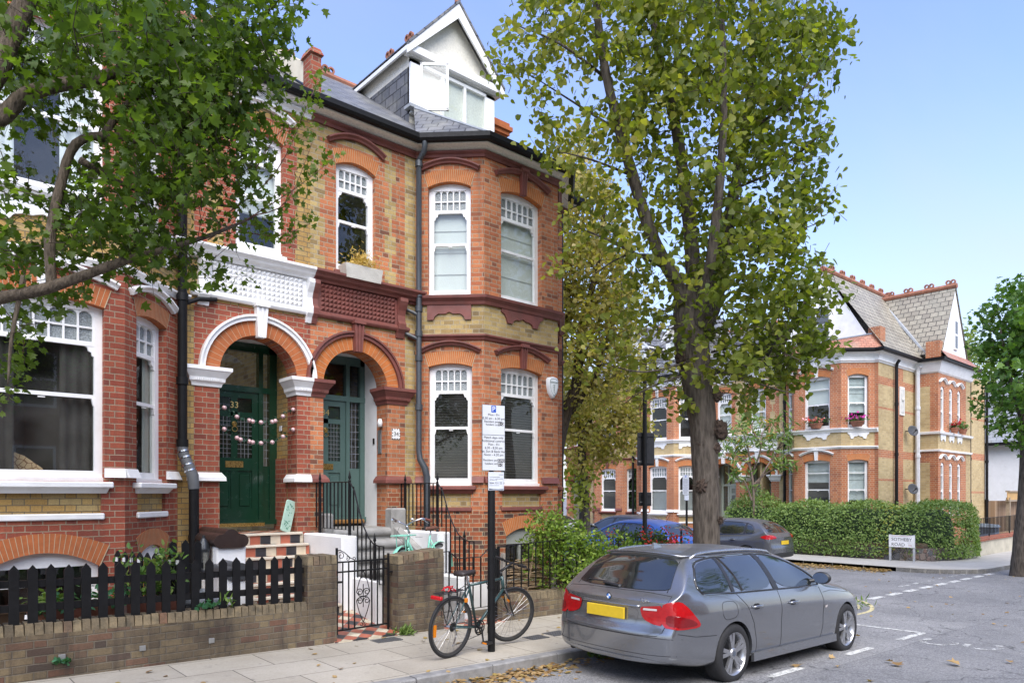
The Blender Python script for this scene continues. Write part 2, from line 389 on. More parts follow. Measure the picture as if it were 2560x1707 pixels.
# ------------------------------------------------------------------ facade kit (built once, mirrored or turned by XF)
XF=None
_b0=MB.build
def _build(s,name,mats,parent=None,**k):
    if XF is not None: s.V=[XF(p) for p in s.V]
    return _b0(s,name,mats,parent,**k)
MB.build=_build
q7=math.sqrt(.5)
FMAIN=(0,10.45,1,0,0,-1,0); FFRONT=(0,9.6,1,0,0,-1,0); FCANT=(7.81,9.6,-q7,q7,-q7,-q7,0); FRC=(9.62,9.6,q7,q7,q7,-q7,0); FFL=(10.6,10.45,0,1,1,0,0)
CL=.85/q7
def arc(uc,h,zs,rise,u):
    if rise=='semi': return zs+math.sqrt(max(0,h*h-(u-uc)**2))
    return zs+rise*(1-((u-uc)/h)**2)
def wall(mb,fr,u0,u1,z0,z1,ops,zones,deep=.12,mi=0,rmi=None):
    """flat brick wall with arched openings; ops (ua,ub,zb,zs,rise,depth); zones (ua,ub,za,zb,mi) painted in order"""
    mb.fr=fr
    us={u0,u1}
    for o in ops:
        n=14 if o[4]=='semi' else (8 if o[4] else 1)
        for i in range(n+1):
            f=i/n
            us.add(o[0]+(o[1]-o[0])*(f if o[4]!='semi' else (1-math.cos(math.pi*f))/2))
    zs_={z0,z1}
    for z in zones: us.update((min(max(z[0],u0),u1),min(max(z[1],u0),u1))); zs_.update((min(max(z[2],z0),z1),min(max(z[3],z0),z1)))
    us=sorted(us); us=[u for i,u in enumerate(us) if i==0 or u-us[i-1]>1e-5]
    zz=sorted(zs_)
    for a,b in zip(us[:-1],us[1:]):
        c=(a+b)/2
        cut=sorted([(o[2],o) for o in ops if o[0]-1e-6<c<o[1]+1e-6],key=lambda t:t[0])
        solid=[];lo=(z0,z0)
        for _,o in cut:
            uc,h=(o[0]+o[1])/2,(o[1]-o[0])/2
            solid.append((lo,(o[2],o[2])))
            lo=(arc(uc,h,o[3],o[4],a),arc(uc,h,o[3],o[4],b))
        solid.append((lo,(z1,z1)))
        for (la,lb),(ha,hb) in solid:
            if max(ha-la,hb-lb)<1e-6: continue
            cuts=[z for z in zz if max(la,lb)+1e-5<z<min(ha,hb)-1e-5]
            seq=[(la,lb)]+[(z,z) for z in cuts]+[(ha,hb)]
            for (pa,pb),(ra,rb) in zip(seq[:-1],seq[1:]):
                zc=(pa+pb+ra+rb)/4; m=mi
                for z in zones:
                    if z[0]-1e-6<c<z[1]+1e-6 and z[2]-1e-6<zc<z[3]+1e-6: m=z[4]
                mb.quad((a,0,pa),(b,0,pb),(b,0,rb),(a,0,ra),m)
    for o in ops:
        d=-(o[5] if len(o)>5 else deep); uc,h=(o[0]+o[1])/2,(o[1]-o[0])/2; m=mi if rmi is None else rmi
        mb.quad((o[0],0,o[2]),(o[0],d,o[2]),(o[0],d,arc(uc,h,o[3],o[4],o[0])),(o[0],0,arc(uc,h,o[3],o[4],o[0])),m)
        mb.quad((o[1],0,o[2]),(o[1],d,o[2]),(o[1],d,arc(uc,h,o[3],o[4],o[1])),(o[1],0,arc(uc,h,o[3],o[4],o[1])),m)
        mb.quad((o[0],0,o[2]),(o[1],0,o[2]),(o[1],d,o[2]),(o[0],d,o[2]),m)
        u_=[u for u in us if o[0]-1e-6<=u<=o[1]+1e-6]
        for a,b in zip(u_[:-1],u_[1:]):
            za,zb=arc(uc,h,o[3],o[4],a),arc(uc,h,o[3],o[4],b)
            mb.quad((a,0,za),(b,0,zb),(b,d,zb),(a,d,za),m)
    mb.fr=None
def teeth(ua,ub,z0,z1,mi,t=.1,left=True,right=True,h=.3):
    out=[];z=z0;k=0
    while z<z1-1e-6:
        e=t if k%2 else 0.; out.append((ua-(e if left else 0),ub+(e if right else 0),z,min(z+h,z1),mi)); z+=h;k+=1
    return out
def segarch(mb,fr,uc,h,zs,rise,t,w=.006,skew=.1,mi=0,jm=None,n=12,d=.1):
    """flat-cut brick arch over an opening, standing w proud of the wall"""
    mb.fr=fr; P=[];Q=[]
    for i in range(n+1):
        f=-1+2*i/n; P.append((uc+f*h,zs+rise*(1-f*f))); Q.append((uc+f*(h+skew),zs+t+rise*.9*(1-f*f)-0*.02))
    for i in range(n):
        a,b,c,d_=P[i],P[i+1],Q[i+1],Q[i]
        mb.quad((a[0],w,a[1]),(b[0],w,b[1]),(c[0],w,c[1]),(d_[0],w,d_[1]),mi)
        mb.quad((d_[0],w,d_[1]),(c[0],w,c[1]),(c[0],-.02,c[1]),(d_[0],-.02,d_[1]),mi)
        mb.quad((a[0],w,a[1]),(b[0],w,b[1]),(b[0],-d,b[1]-.001),(a[0],-d,a[1]-.001),mi)
    if jm is not None:
        for i in range(1,2*n):
            f=-1+2*i/(2*n); a=(uc+f*h,zs+rise*(1-f*f)); c=(uc+f*(h+skew),zs+t+rise*.9*(1-f*f))
            e=.0035; mb.quad((a[0]-e,w+.0015,a[1]),(a[0]+e,w+.0015,a[1]),(c[0]+e,w+.0015,c[1]),(c[0]-e,w+.0015,c[1]),jm)
        for P0,Q0 in ((P[0],Q[0]),(P[-1],Q[-1])):
            e=.006; mb.quad((P0[0]-e,w+.002,P0[1]),(P0[0]+e,w+.002,P0[1]),(Q0[0]+e,w+.002,Q0[1]),(Q0[0]-e,w+.002,Q0[1]),jm)
    mb.fr=None
def hood(mb,fr,uc,h,zs,rise,prof,n=14,mi=0):
    """curved hood moulding; prof (out,dz) closed section swept along the arc"""
    mb.fr=fr; pts=[];k=len(prof)
    for i in range(n+1):
        f=-1+2*i/n; nx=-(-2*rise*f/h); s=math.hypot(1,nx)
        for o,dz in prof: pts.append((uc+f*h+dz*(2*rise*f/h)/s,o,zs+rise*(1-f*f)+dz/s))
    F=[(i*k+a,(i+1)*k+a,(i+1)*k+(a+1)%k,i*k+(a+1)%k) for i in range(n) for a in range(k)]
    F+= [tuple(range(k)),tuple(n*k+a for a in range(k))[::-1]]
    mb.add(pts,F,mi); mb.fr=None
HP=[(-.02,0),(.05,0),(.06,.025),(.10,.05),(.10,.072),(-.02,.085)]
def ring(mb,fr,uc,zc,r0,r1,w0,w1,mi=0,a0=0.,a1=math.pi,n=28):
    mb.fr=fr; pts=[]
    for i in range(n+1):
        a=a0+(a1-a0)*i/n; c,s=math.cos(a),math.sin(a)
        pts+= [(uc+r0*c,w0,zc+r0*s),(uc+r0*c,w1,zc+r0*s),(uc+r1*c,w1,zc+r1*s),(uc+r1*c,w0,zc+r1*s)]
    F=[(4*i+a,4*i+4+a,4*i+4+(a+1)%4,4*i+(a+1)%4) for i in range(n) for a in range(4)]+[(0,1,2,3),(4*n+3,4*n+2,4*n+1,4*n)]
    mb.add(pts,F,mi); mb.fr=None
def key(mb,fr,uc,z0,z1,w0,w1,out=.06,mi=0):
    """tapered fluted keystone"""
    mb.fr=fr
    for k in range(5):
        a,b=-1+2*k/5,-1+2*(k+1)/5; o=out if k%2==0 else out-.018
        mb.hexa([(uc+a*w0,-.01,z0),(uc+b*w0,-.01,z0),(uc+b*w0,o,z0),(uc+a*w0,o,z0),(uc+a*w1,-.01,z1),(uc+b*w1,-.01,z1),(uc+b*w1,o+.02,z1),(uc+a*w1,o+.02,z1)],mi)
    mb.box(uc-w1-.015,uc+w1+.015,-.01,out+.045,z1-.04,z1+.02,mi)
    mb.fr=None
def sash(parent,fr,u0,u1,zb,zs,rise,cfg,fmat=None,rec=.11):
    """box sash window: frame > panes, blind, dim room behind"""
    fmat=fmat or white
    uc,h=(u0+u1)/2,(u1-u0)/2; H=zs-zb
    zt=zb+H*cfg.get('tr',.795); zm=zb+H*cfg.get('mr',.49); zr=zs-.06+rise*.35
    mb=MB(); mb.fr=fr; j=.085; wf,wb=-rec,-rec-.07
    mb.box(u0,u0+j,wb,wf,zb,zs,0); mb.box(u1-j,u1,wb,wf,zb,zs,0)
    n=8
    for i in range(n):
        a,b=u0+(u1-u0)*i/n,u0+(u1-u0)*(i+1)/n
        mb.hexa([(a,wb,zr),(b,wb,zr),(b,wf+.002,zr),(a,wf+.002,zr),(a,wb,arc(uc,h,zs,rise,a)),(b,wb,arc(uc,h,zs,rise,b)),(b,wf+.002,arc(uc,h,zs,rise,b)),(a,wf+.002,arc(uc,h,zs,rise,a))])
    mb.box(u0-.01,u1+.01,wb,wf+.05,zb-.01,zb+.05); mb.box(u0+j,u1-j,wb+.01,wf-.004,zb+.05,zb+.13)
    mb.box(u0+j,u1-j,wb+.012,wf-.008,zm-.022,zm+.022)
    mb.box(uc-.035,uc+.035,wf-.01,wf+.012,zm-.05,zm-.038)
    if cfg.get('grid'):
        mb.box(u0+j,u1-j,wb+.012,wf-.006,zt-.03,zt+.025)
        nc=cfg['grid']; a0,a1=u0+j+.02,u1-j-.02
        mb.box(u0+j-.005,a0,wb+.012,wf-.01,zt,zr+.01); mb.box(a1,u1-j+.005,wb+.012,wf-.01,zt,zr+.01)
        for i in range(1,nc):
            x=a0+(a1-a0)*i/nc; mb.box(x-.011,x+.011,wb+.014,wf-.012,zt+.02,zr+.01)
        zmid=zt+.02+(zr-zt)*.44; mb.box(a0,a1,wb+.015,wf-.014,zmid-.011,zmid+.011)
        cw=(a1-a0)/nc
        for i in range(nc):
            xa,xb=a0+cw*i,a0+cw*(i+1)
            for s_,x in ((1,xa),(-1,xb)):
                mb.prism([(x,zr+.01),(x,zr-cw*.42),(x+s_*cw*.14,zr-cw*.2),(x+s_*cw*.32,zr-cw*.07),(x+s_*cw*.5,zr-.003),(x+s_*cw*.5,zr+.01)],wb+.016,wf-.016)
        for s_,x in ((1,u0+j),(-1,u1-j)):   # shaped corners of the big pane
            mb.prism([(x,zt-.03),(x,zt-.15),(x+s_*.02,zt-.14),(x+s_*.03,zt-.10),(x+s_*.06,zt-.085),(x+s_*.07,zt-.045),(x+s_*.10,zt-.03)],wb+.016,wf-.01)
    elif cfg.get('bar'):
        mb.box(u0+j,u1-j,wb+.012,wf-.01,zt-.015,zt+.015)
    for s_,x in ((1,u0+j),(-1,u1-j)):       # sash horns
        mb.prism([(x,zm-.02),(x,zm-.12),(x+s_*.012,zm-.10),(x+s_*.03,zm-.02)],wb+.02,wf-.002)
    mb.fr=None
    o=mb.build('window',fmat,parent)
    g=MB(); g.fr=fr; wg=wb+.03
    g.quad((u0+.05,wg,zb+.05),(u1-.05,wg,zb+.05),(u1-.05,wg,zt),(u0+.05,wg,zt)); g.fr=None
    g.build('pane',cfg.get('glass',glass),o)
    g=MB(); g.fr=fr
    g.quad((u0+.05,wg-.002,zt),(u1-.05,wg-.002,zt),(u1-.05,wg-.002,zr+.02),(u0+.05,wg-.002,zr+.02)); g.fr=None
    g.build('pane',cfg.get('top',obscure if cfg.get('grid') else glass),o)
    b=cfg.get('blind')
    if b:
        m=MB(); m.fr=fr; w=wg-.07
        if b[0]=='roller':
            z1=zb+H*b[1]
            k=max(1,int((zs-z1)/.33))
            for i in range(k):
                a,c=z1+(zs+.05-z1)*i/k,z1+(zs+.05-z1)*(i+1)/k
                m.add([(u0,w-.012,a),(u1,w-.012,a),(u1,w+.006,a+.02),(u0,w+.006,a+.02),(u1,w-.012,c),(u0,w-.012,c)],[(0,1,2,3),(3,2,4,5)])
            m.fr=None; m.build('blind',b[2],o)
        elif b[0]=='slats':
            z=zb+.06
            while z<zt: m.quad((u0,w-.02,z),(u1,w-.02,z),(u1,w+.006,z+.03),(u0,w+.006,z+.03)); m.quad((u0,w+.006,z+.03),(u1,w+.006,z+.03),(u1,w+.02,z+.036),(u0,w+.02,z+.036),1); z+=.047
            m.fr=None; m.build('blind',[b[1],PM('slat edge',(.34,.32,.30),.5)],o)
        elif b[0]=='drape':
            for (a,c) in ((u0,u0+(u1-u0)*.34),(u1-(u1-u0)*.3,u1)):
                N_=12; pts=[]
                for i in range(N_+1):
                    x=a+(c-a)*i/N_; y=w+.03*math.sin(i*1.9)
                    pts+= [(x,y,zb),(x,y*.98,zs)]
                m.add(pts,[(2*i,2*i+2,2*i+3,2*i+1) for i in range(N_)])
            m.fr=None; m.build('curtain',b[1],o,smooth=True)
        elif b[0]=='half':
            z=zb+.06
            while z<zb+H*b[1]: m.quad((u0,w-.02,z),(u1,w-.02,z),(u1,w+.015,z+.05),(u0,w+.015,z+.05)); z+=.052
            m.fr=None; m.build('blind',b[2],o)
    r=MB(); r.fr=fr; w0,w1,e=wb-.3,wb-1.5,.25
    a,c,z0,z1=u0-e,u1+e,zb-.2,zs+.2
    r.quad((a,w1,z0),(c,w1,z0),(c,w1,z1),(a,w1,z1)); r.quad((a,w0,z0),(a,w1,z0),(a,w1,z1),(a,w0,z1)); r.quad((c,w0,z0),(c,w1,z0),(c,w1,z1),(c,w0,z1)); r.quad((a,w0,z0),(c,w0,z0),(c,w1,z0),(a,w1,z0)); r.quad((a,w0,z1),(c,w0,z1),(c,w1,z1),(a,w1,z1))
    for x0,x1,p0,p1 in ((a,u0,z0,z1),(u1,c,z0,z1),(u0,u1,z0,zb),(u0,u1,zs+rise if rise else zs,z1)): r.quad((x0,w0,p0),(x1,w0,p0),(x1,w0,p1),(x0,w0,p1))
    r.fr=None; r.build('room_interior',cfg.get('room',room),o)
    return o
def door_set(parent,xa,xb,xc,x0,x1,y,zf,ztop,dm,side=True,number=None,wood=None):
    """panelled front door with sidelight and overlight at the back of a porch"""
    mb=MB(); fm=dm
    zd=zf+2.06
    mb.box(x0-.02,xa,y,y+.1,zf,ztop); mb.box(xb,xb+.07,y-.01,y+.1,zf,ztop); mb.box(xc,x1+.02,y,y+.1,zf,ztop); mb.box(x0,x1,y-.012,y+.1,zd,zd+.09); mb.box(x0,x1,y,y+.1,ztop-.15,ztop)
    mb.box(x0,x1,y-.05,y+.1,zf-.03,zf+.05)
    mb.box(xb+.07,xc,y+.03,y+.07,zf+.05,zf+.9)
    f=mb.build('door_frame',fm,parent)
    g=MB(); g.quad((xb+.07,y+.06,zf+.9),(xc,y+.06,zf+.9),(xc,y+.06,zd),(xb+.07,y+.06,zd)); g.quad((x0,y+.06,zd+.09),(x1,y+.06,zd+.09),(x1,y+.06,ztop),(x0,y+.06,ztop)); g.build('pane',gdark,f)
    L=MB()
    for i in range(1,3): L.box(xb+.07+(xc-xb-.07)*i/3-.003,xb+.07+(xc-xb-.07)*i/3+.003,y+.05,y+.056,zf+.9,zd)
    for i in range(1,9): L.box(xb+.07,xc,y+.05,y+.056,zf+.9+(zd-zf-.9)*i/9-.003,zf+.9+(zd-zf-.9)*i/9+.003)
    L.build('leading',lead,f)
    d=MB(); a,b=xa,xb; yy=y+.02
    d.box(a,b,yy+.02,yy+.05,zf+.05,zf+.98); d.box(a,b,yy+.045,yy+.06,zf+.98,zd)
    st=.1
    for (p,q,z0,z1) in ((a,a+st,zf+.05,zd),(b-st,b,zf+.05,zd),(a+st,b-st,zf+.05,zf+.22),(a+st,b-st,zf+.82,zf+1.02),(a+st,b-st,zd-.1,zd),((a+b)/2-.05,(a+b)/2+.05,zf+.22,zf+.82),((a+b)/2-.05,(a+b)/2+.05,zf+1.02,zd-.1),(a+st,b-st,zf+1.66,zf+1.74)): d.box(p,q,yy,yy+.02,z0,z1)
    for (p,q) in ((a+st,(a+b)/2-.05),((a+b)/2+.05,b-st)): d.cbox(p+.03,q-.03,yy+.006,yy+.022,zf+.26,zf+.78,.012)
    dd=d.build('door',dm,parent)
    g=MB()
    for (p,q) in ((a+st,(a+b)/2-.05),((a+b)/2+.05,b-st)):
        g.quad((p,yy+.015,zf+1.02),(q,yy+.015,zf+1.02),(q,yy+.015,zf+1.66),(p,yy+.015,zf+1.66)); g.quad((p,yy+.015,zf+1.74),(q,yy+.015,zf+1.74),(q,yy+.015,zd-.1),(p,yy+.015,zd-.1))
    g.build('pane',gdark,dd)
    L=MB()
    for (p,q) in ((a+st,(a+b)/2-.05),((a+b)/2+.05,b-st)):
        for k in range(1,4): x=p+(q-p)*k/4; L.box(x-.002,x+.002,yy+.008,yy+.013,zf+1.02,zf+1.66)
        for k in range(1,9): z=zf+1.02+.64*k/9; L.box(p,q,yy+.008,yy+.013,z-.002,z+.002)
    L.build('leading',lead,dd)
    m=MB(); m.cbox((a+b)/2-.14,(a+b)/2+.14,yy-.012,yy,zf+.87,zf+.97,.004); m.box((a+b)/2-.1,(a+b)/2+.1,yy-.016,yy-.01,zf+.895,zf+.945); m.build('letterbox',brass,dd)
    k=MB(); k.lathe([(0,0),(.035,0),(.04,-.015),(.02,-.03),(0,-.03)],((a+b)/2,yy,zf+1.55),'y',14); k.lathe([(.035,-.02),(.045,-.02),(.045,-.03),(.035,-.03)],((a+b)/2,yy,zf+1.47),'y',14,close=True); k.build('knocker',brass,dd)
    if wood is not None: w=MB(); w.cbox(a-.05,xc+.03,y-.12,y+.02,zf-.06,zf+.015,.02); w.build('threshold',wood,parent)
    if number:
        t=MB(); txt(t,number,.14,(a+b)/2,zf+1.8,0,(0,yy-.006,1,0,0,-1,0)); return t,dd
    return None,dd
def xfpt(p): return XF(p) if XF else p
def half_house(H,tr,brk,op):
    """one half of a mirrored pair: porch side towards x=5, canted bay at x 6.96..10.47"""
    R_,D_,Y_,B_=0,1,2,3      # face brick, second face, stock, base
    gf=op.get('gf',(8.2,9.2)); ff=op.get('ff',(8.2,9.2)); gc=op.get('gc',(.21,.97)); fc=op.get('fc',(.23,.98))
    w=MB(); zlow=-1.2
    zm=[(5,6.96,zlow,1.9,B_),(5.,6.96,4.6,8,Y_)]+teeth(5.25,6.34,5.34,7.5,D_,.09)+teeth(6.56,6.74,5.34,7.72,D_,.08,True,False)+[(6.745,6.96,0,8,Y_)]
    if op.get('must'): zm+= [(5.0,5.22,5.34,7.72,4)]
    ops=[(5.22,6.39,zlow,3.62,'semi',.34),(5.44,6.16,5.46,7.16,.1)]
    wall(w,FMAIN,5.0,6.96,zlow,8.02,ops,zm)
    zb=[(-9,19,zlow,1.55,B_),(-9,19,4.62,5.16,Y_)]
    bas=op.get('bas',[(8.32,9.2,.25,1.1,.14)])
    fops=[(gf[0],gf[1],2.0,4.07,.07),(ff[0],ff[1],5.3,7.2,.1),(gf[0]+.03,gf[1]-.02,1.62,1.92,0,.05)]+bas
    wall(w,FFRONT,7.81,9.62,zlow,8.02,fops,zb)
    cops=[(gc[0],gc[1],2.0,4.07,.06),(fc[0],fc[1],5.3,7.2,.09),(gc[0]+.02,gc[1]-.02,1.62,1.92,0,.05)]
    cb=op.get('cbas',[])
    wall(w,FCANT,0,CL,zlow,8.02,cops+cb,zb); rc=[(.24,.98,2.0,4.07,.06),(.24,.98,5.3,7.2,.09)]; wall(w,FRC,0,CL,zlow,8.02,rc,zb)
    for fr,a,b in ((FFRONT,gf[0],gf[1]),(FCANT,gc[0],gc[1])):
        w.fr=fr; w.quad((a,-.05,1.62),(b,-.05,1.62),(b,-.05,1.92),(a,-.05,1.92),op.get('apr',Y_)); w.fr=None
    fl=op.get('flank')
    wall(w,FFL,0,fl or 6.,zlow,8.02,[],op.get('flz',[(-9,9,-9,9,Y_)]))
    w.quad((10.47,10.45,zlow),(10.6,10.45,zlow),(10.6,10.45,8.02),(10.47,10.45,8.02),0)
    w.quad((5,16,zlow),(10.6,16,zlow),(10.6,16,8.),(5,16,8.),2); w.quad((5,10.45,zlow),(5,16,zlow),(5,16,8.),(5,10.45,8.),2) if op.get('party') else None
    # porch inside
    w.build('wall',brk,H)
    pi=MB(); pi.quad((5.22,10.79,zlow),(5.22,11.25,zlow),(5.22,11.25,4.3),(5.22,10.79,4.3),op['pin'][0]); pi.quad((6.39,10.79,zlow),(6.39,11.25,zlow),(6.39,11.25,4.3),(6.39,10.79,4.3),op['pin'][1]); pi.quad((5.22,10.5,4.24),(6.39,10.5,4.24),(6.39,11.3,4.24),(5.22,11.3,4.24),op['pin'][2])
    pi.build('porch_lining',op['pmats'],H)
    a=MB(); ab=[op.get('arch',rubbed),joint]
    ring(a,FMAIN,5.805,3.62,.585,.80,-.33,.008,0)
    for i in range(1,26):
        an=math.pi*i/26; a.fr=FMAIN; c,s=math.cos(an),math.sin(an); e=.003
        a.quad((5.805+.587*c-e*s,.0095,3.62+.587*s+e*c),(5.805+.587*c+e*s,.0095,3.62+.587*s-e*c),(5.805+.8*c+e*s,.0095,3.62+.8*s-e*c),(5.805+.8*c-e*s,.0095,3.62+.8*s+e*c),1); a.fr=None
    a.build('porch_arch',ab,H)
    def one(f,nm,mt,*q,**k): m=MB(); f(m,*q,**k); m.build(nm,mt,H)
    for fr,(u0,u1),zs,ri,t in ((FFRONT,gf,4.07,.07,.22),(FFRONT,ff,7.2,.1,.22),(FCANT,gc,4.07,.06,.22),(FCANT,fc,7.2,.09,.22),(FMAIN,(5.44,6.16),7.16,.1,.22),(FRC,(.24,.98),4.07,.06,.22),(FRC,(.24,.98),7.2,.09,.22)):
        one(segarch,'brick_arch',ab,fr,(u0+u1)/2,(u1-u0)/2,zs,ri,t,skew=.07,mi=0,jm=1)
    for o in bas: one(segarch,'brick_arch',ab,FFRONT,(o[0]+o[1])/2,(o[1]-o[0])/2,o[3],o[4],.24,skew=.1,mi=0,jm=1)
    for o in cb: one(segarch,'brick_arch',ab,FCANT,(o[0]+o[1])/2,(o[1]-o[0])/2,o[3],o[4],.22,skew=.07,mi=0,jm=1)
    m=MB()
    ring(m,FMAIN,5.805,3.62,.80,.865,-.01,.055,0); ring(m,FMAIN,5.805,3.62,.855,.885,-.01,.085,0); m.build('arch_moulding',tr,H)
    for fr,(u0,u1),zs,ri in ((FFRONT,gf,4.30,.16),(FFRONT,ff,7.46,.16),(FCANT,gc,4.30,.14),(FCANT,fc,7.46,.14),(FMAIN,(5.44,6.16),7.46,.16)):
        one(hood,'hood_moulding',tr,fr,(u0+u1)/2,(u1-u0)/2+.13,zs,ri,HP)
    for q in ((FMAIN,5.805,4.17,4.66,.06,.09,.1),(FFRONT,(gf[0]+gf[1])/2,4.12,4.54,.05,.075,.07),(FFRONT,(ff[0]+ff[1])/2,7.26,7.72,.05,.075,.07)): one(key,'keystone',tr,*q)
    BAY=[(6.80,10.45),(6.96,10.45),(7.81,9.6),(9.62,9.6),(10.47,10.45),(10.6,10.45)]
    FULL=[(5.,10.45)]+BAY[1:]+[(10.6,10.45+(fl or 1.))]
    for pth,prf in ((BAY,[(-.01,4.53),(.03,4.53),(.045,4.56),(.085,4.59),(.085,4.615),(-.01,4.64)]),(BAY,[(-.01,5.14),(.05,5.14),(.07,5.19),(.13,5.24),(.14,5.285),(-.01,5.31)]),(FULL,[(-.01,7.70),(.03,7.70),(.045,7.74),(.085,7.77),(.085,7.795),(-.01,7.81)])):
        st=MB(); st.extr(pth,prf); st.build('string_course',tr,H)
    for fr,a0,b0 in ((FFRONT,7.81,gf[0]),(FFRONT,gf[1],9.62),(FCANT,0,gc[0]),(FCANT,gc[1],CL)):   # base band broken by the windows
        st=MB(); st.fr=fr; st.hexa([(a0,-.01,2.05),(b0,-.01,2.05),(b0,.07,2.05),(a0,.07,2.05),(a0,-.01,2.16),(b0,-.01,2.16),(b0,.02,2.16),(a0,.02,2.16)]); st.fr=None; st.build('base_band',tr,H)
    for pth in ([(5.,10.45),(5.22,10.45),(5.22,10.79)],[(6.39,10.79),(6.39,10.45),(6.84,10.45)]):
        st=MB(); st.extr(pth,[(-.01,2.04),(.075,2.04),(.07,2.09),(.02,2.16),(-.01,2.16)]); st.build('base_band',tr,H)
    CP=[(-.01,3.38),(.02,3.38),(.03,3.42),(.06,3.45),(.065,3.5),(.12,3.58),(.14,3.60),(.14,3.65),(-.01,3.66)]
    for pth,x0,k in (([(5.,10.45),(5.22,10.45),(5.22,10.79)],5.01,8),([(6.39,10.79),(6.39,10.45),(6.76,10.45),(6.76,10.5)],6.40,14)):
        cp=MB(); cp.extr(pth,CP)
        for p in range(k): cp.box(x0+p*.025,x0+.012+p*.025,10.375,10.4,3.455,3.49)
        cp.build('pier_capital',tr,H)
    co=MB(); co.fr=FMAIN
    co.box(5.0,6.62,-.02,.05,4.68,5.2)
    for i in range(19):
        for j in range(6):
            u,z=5.15+i*.0715,4.745+j*.0715
            co.add([(u,.05,z),(u+.0715,.05,z),(u+.0715,.05,z+.0715),(u,.05,z+.0715),(u+.036,.095,z+.036)],[(0,1,4),(1,2,4),(2,3,4),(3,0,4)])
    co.fr=None
    yy=10.45
    co.extr([(5.,yy),(6.80,yy),(6.80,yy+.1)],[(-.01,5.18),(.10,5.18),(.12,5.21),(.17,5.24),(.19,5.27),(.24,5.31),(.24,5.345),(-.01,5.37)])
    co.extr([(5.,yy),(6.72,yy),(6.72,yy+.1)],[(-.01,4.64),(.06,4.64),(.08,4.67),(.08,4.70),(.05,4.73),(-.01,4.73)])
    for u0,u1 in ((6.55,6.70),(5.0,5.09)):
        co.fr=(0,yy,1,0,0,-1,0); S=[(-.0,5.18),(.17,5.18),(.18,5.12),(.15,5.06),(.10,4.98),(.075,4.90),(.09,4.80),(.12,4.75),(.11,4.66),(.06,4.60),(.03,4.52),(-.0,4.52)]
        n=len(S); co.add([(u0,o,z) for o,z in S]+[(u1,o,z) for o,z in S],[tuple(range(n)),tuple(range(2*n-1,n-1,-1))]+[(i,(i+1)%n,n+(i+1)%n,n+i) for i in range(n)]); co.fr=None
    co.build('porch_cornice',tr,H)
    for fr,(u0,u1) in ((FFRONT,ff),(FCANT,fc),(FRC,(.24,.98))):
        ap=MB(); ap.fr=fr; c=(u0+u1)/2; W=(u1-u0)/2+.01
        S=[(-W,5.16),(-W,5.08),(-W*.86,5.05),(-W*.76,4.97),(-W*.72,4.90),(-W*.5,4.90),(-W*.44,4.955),(-W*.3,4.985),(-W*.16,4.985),(-W*.1,5.0),(0,5.02)]
        if fr is FCANT: S=[(-W,5.16),(-W,4.88),(-W*.72,4.88),(-W*.66,4.94),(-W*.5,4.985),(-W*.16,4.985),(-W*.1,5.0),(0,5.02)]
        S=[(c+a,z) for a,z in S]; S+=[(2*c-a,z) for a,z in S[-2::-1]]
        ap.prism(S,-.01,.035); ap.fr=None; ap.build('sill_apron',tr,H)
    for fr,(u0,u1) in ((FFRONT,gf),(FCANT,gc),(FRC,(.24,.98))):
        sl=MB(); sl.fr=fr; sl.cbox(u0-.08,u1+.08,-.1,.11,1.925,1.995,.012); sl.hexa([(u0-.02,-.04,1.86),(u1+.02,-.04,1.86),(u1+.02,.02,1.86),(u0-.02,.02,1.86),(u0-.04,-.04,1.925),(u1+.04,-.04,1.925),(u1+.04,.075,1.925),(u0-.04,.075,1.925)]); sl.fr=None; sl.build('window_sill',op.get('sill',tr),H)
        sl=MB(); sl.fr=fr; sl.cbox(u0,u1,-.04,.035,1.55,1.625,.012); sl.fr=None; sl.build('sub_sill',tr,H)
    sl=MB(); sl.fr=FMAIN; sl.cbox(5.4,6.2,-.1,.06,5.39,5.45,.01); sl.fr=None; sl.build('window_sill',op.get('sill',tr),H)
    gq=op.get('gz',-.2); cv=MB(); cv.extr(FULL,[(-.01,7.805),(.03,7.81),(.05,7.9+gq*.45),(.11,7.99+gq*.75),(.21,8.05+gq),(.21,8.075+gq),(-.01,8.09)]); cv.build('eaves_cove',op.get('cove',cream),H)
    gu=MB(); gu.extr(FULL,[(o_,z_+gq) for o_,z_ in [(.17,8.07),(.30,8.07),(.335,8.11),(.335,8.19),(.31,8.19),(.3,8.12),(.2,8.12),(.17,8.19)]]); gu.build('gutter',blackp,H)
    if op.get('roof',True):
        r=MB(); rx0,rx1=5.0,10.85; ry0,rz0,ry1,rz1=10.18,8.17+gq,14.0,10.75
        r.quad((rx0,ry0,rz0),(rx1,ry0,rz0),(rx1,ry1,rz1),(rx0,ry1,rz1)); r.quad((rx0,ry1,rz1),(rx1,ry1,rz1),(rx1,17.5,8.4),(rx0,17.5,8.4)); r.poly([(rx1-.2,10.2,8.1),(rx1-.2,17,8.1),(rx1-.2,14,rz1-.1)])
        E=[(6.86,10.28,8.17+gq),(7.70,9.3,8.17+gq),(9.73,9.3,8.17+gq),(10.57,10.2,8.17+gq)]; T1,T2=(7.62,11.5,9.26),(9.66,11.5,9.26)
        r.quad(E[1],E[2],T2,T1); r.poly([E[0],E[1],T1]); r.poly([E[2],E[3],T2])
        ro=r.build('roof',op.get('rmat',slates),H)
        f=MB(); f.box(7.5,9.78,11.44,11.66,9.24,9.30); f.tube([E[1],T1],.03); f.tube([E[2],T2],.03); f.build('flashing',lead,ro)
        rd=MB(); rd.tube([(rx0,ry1,rz1),(rx1,ry1,rz1)],.09,8)
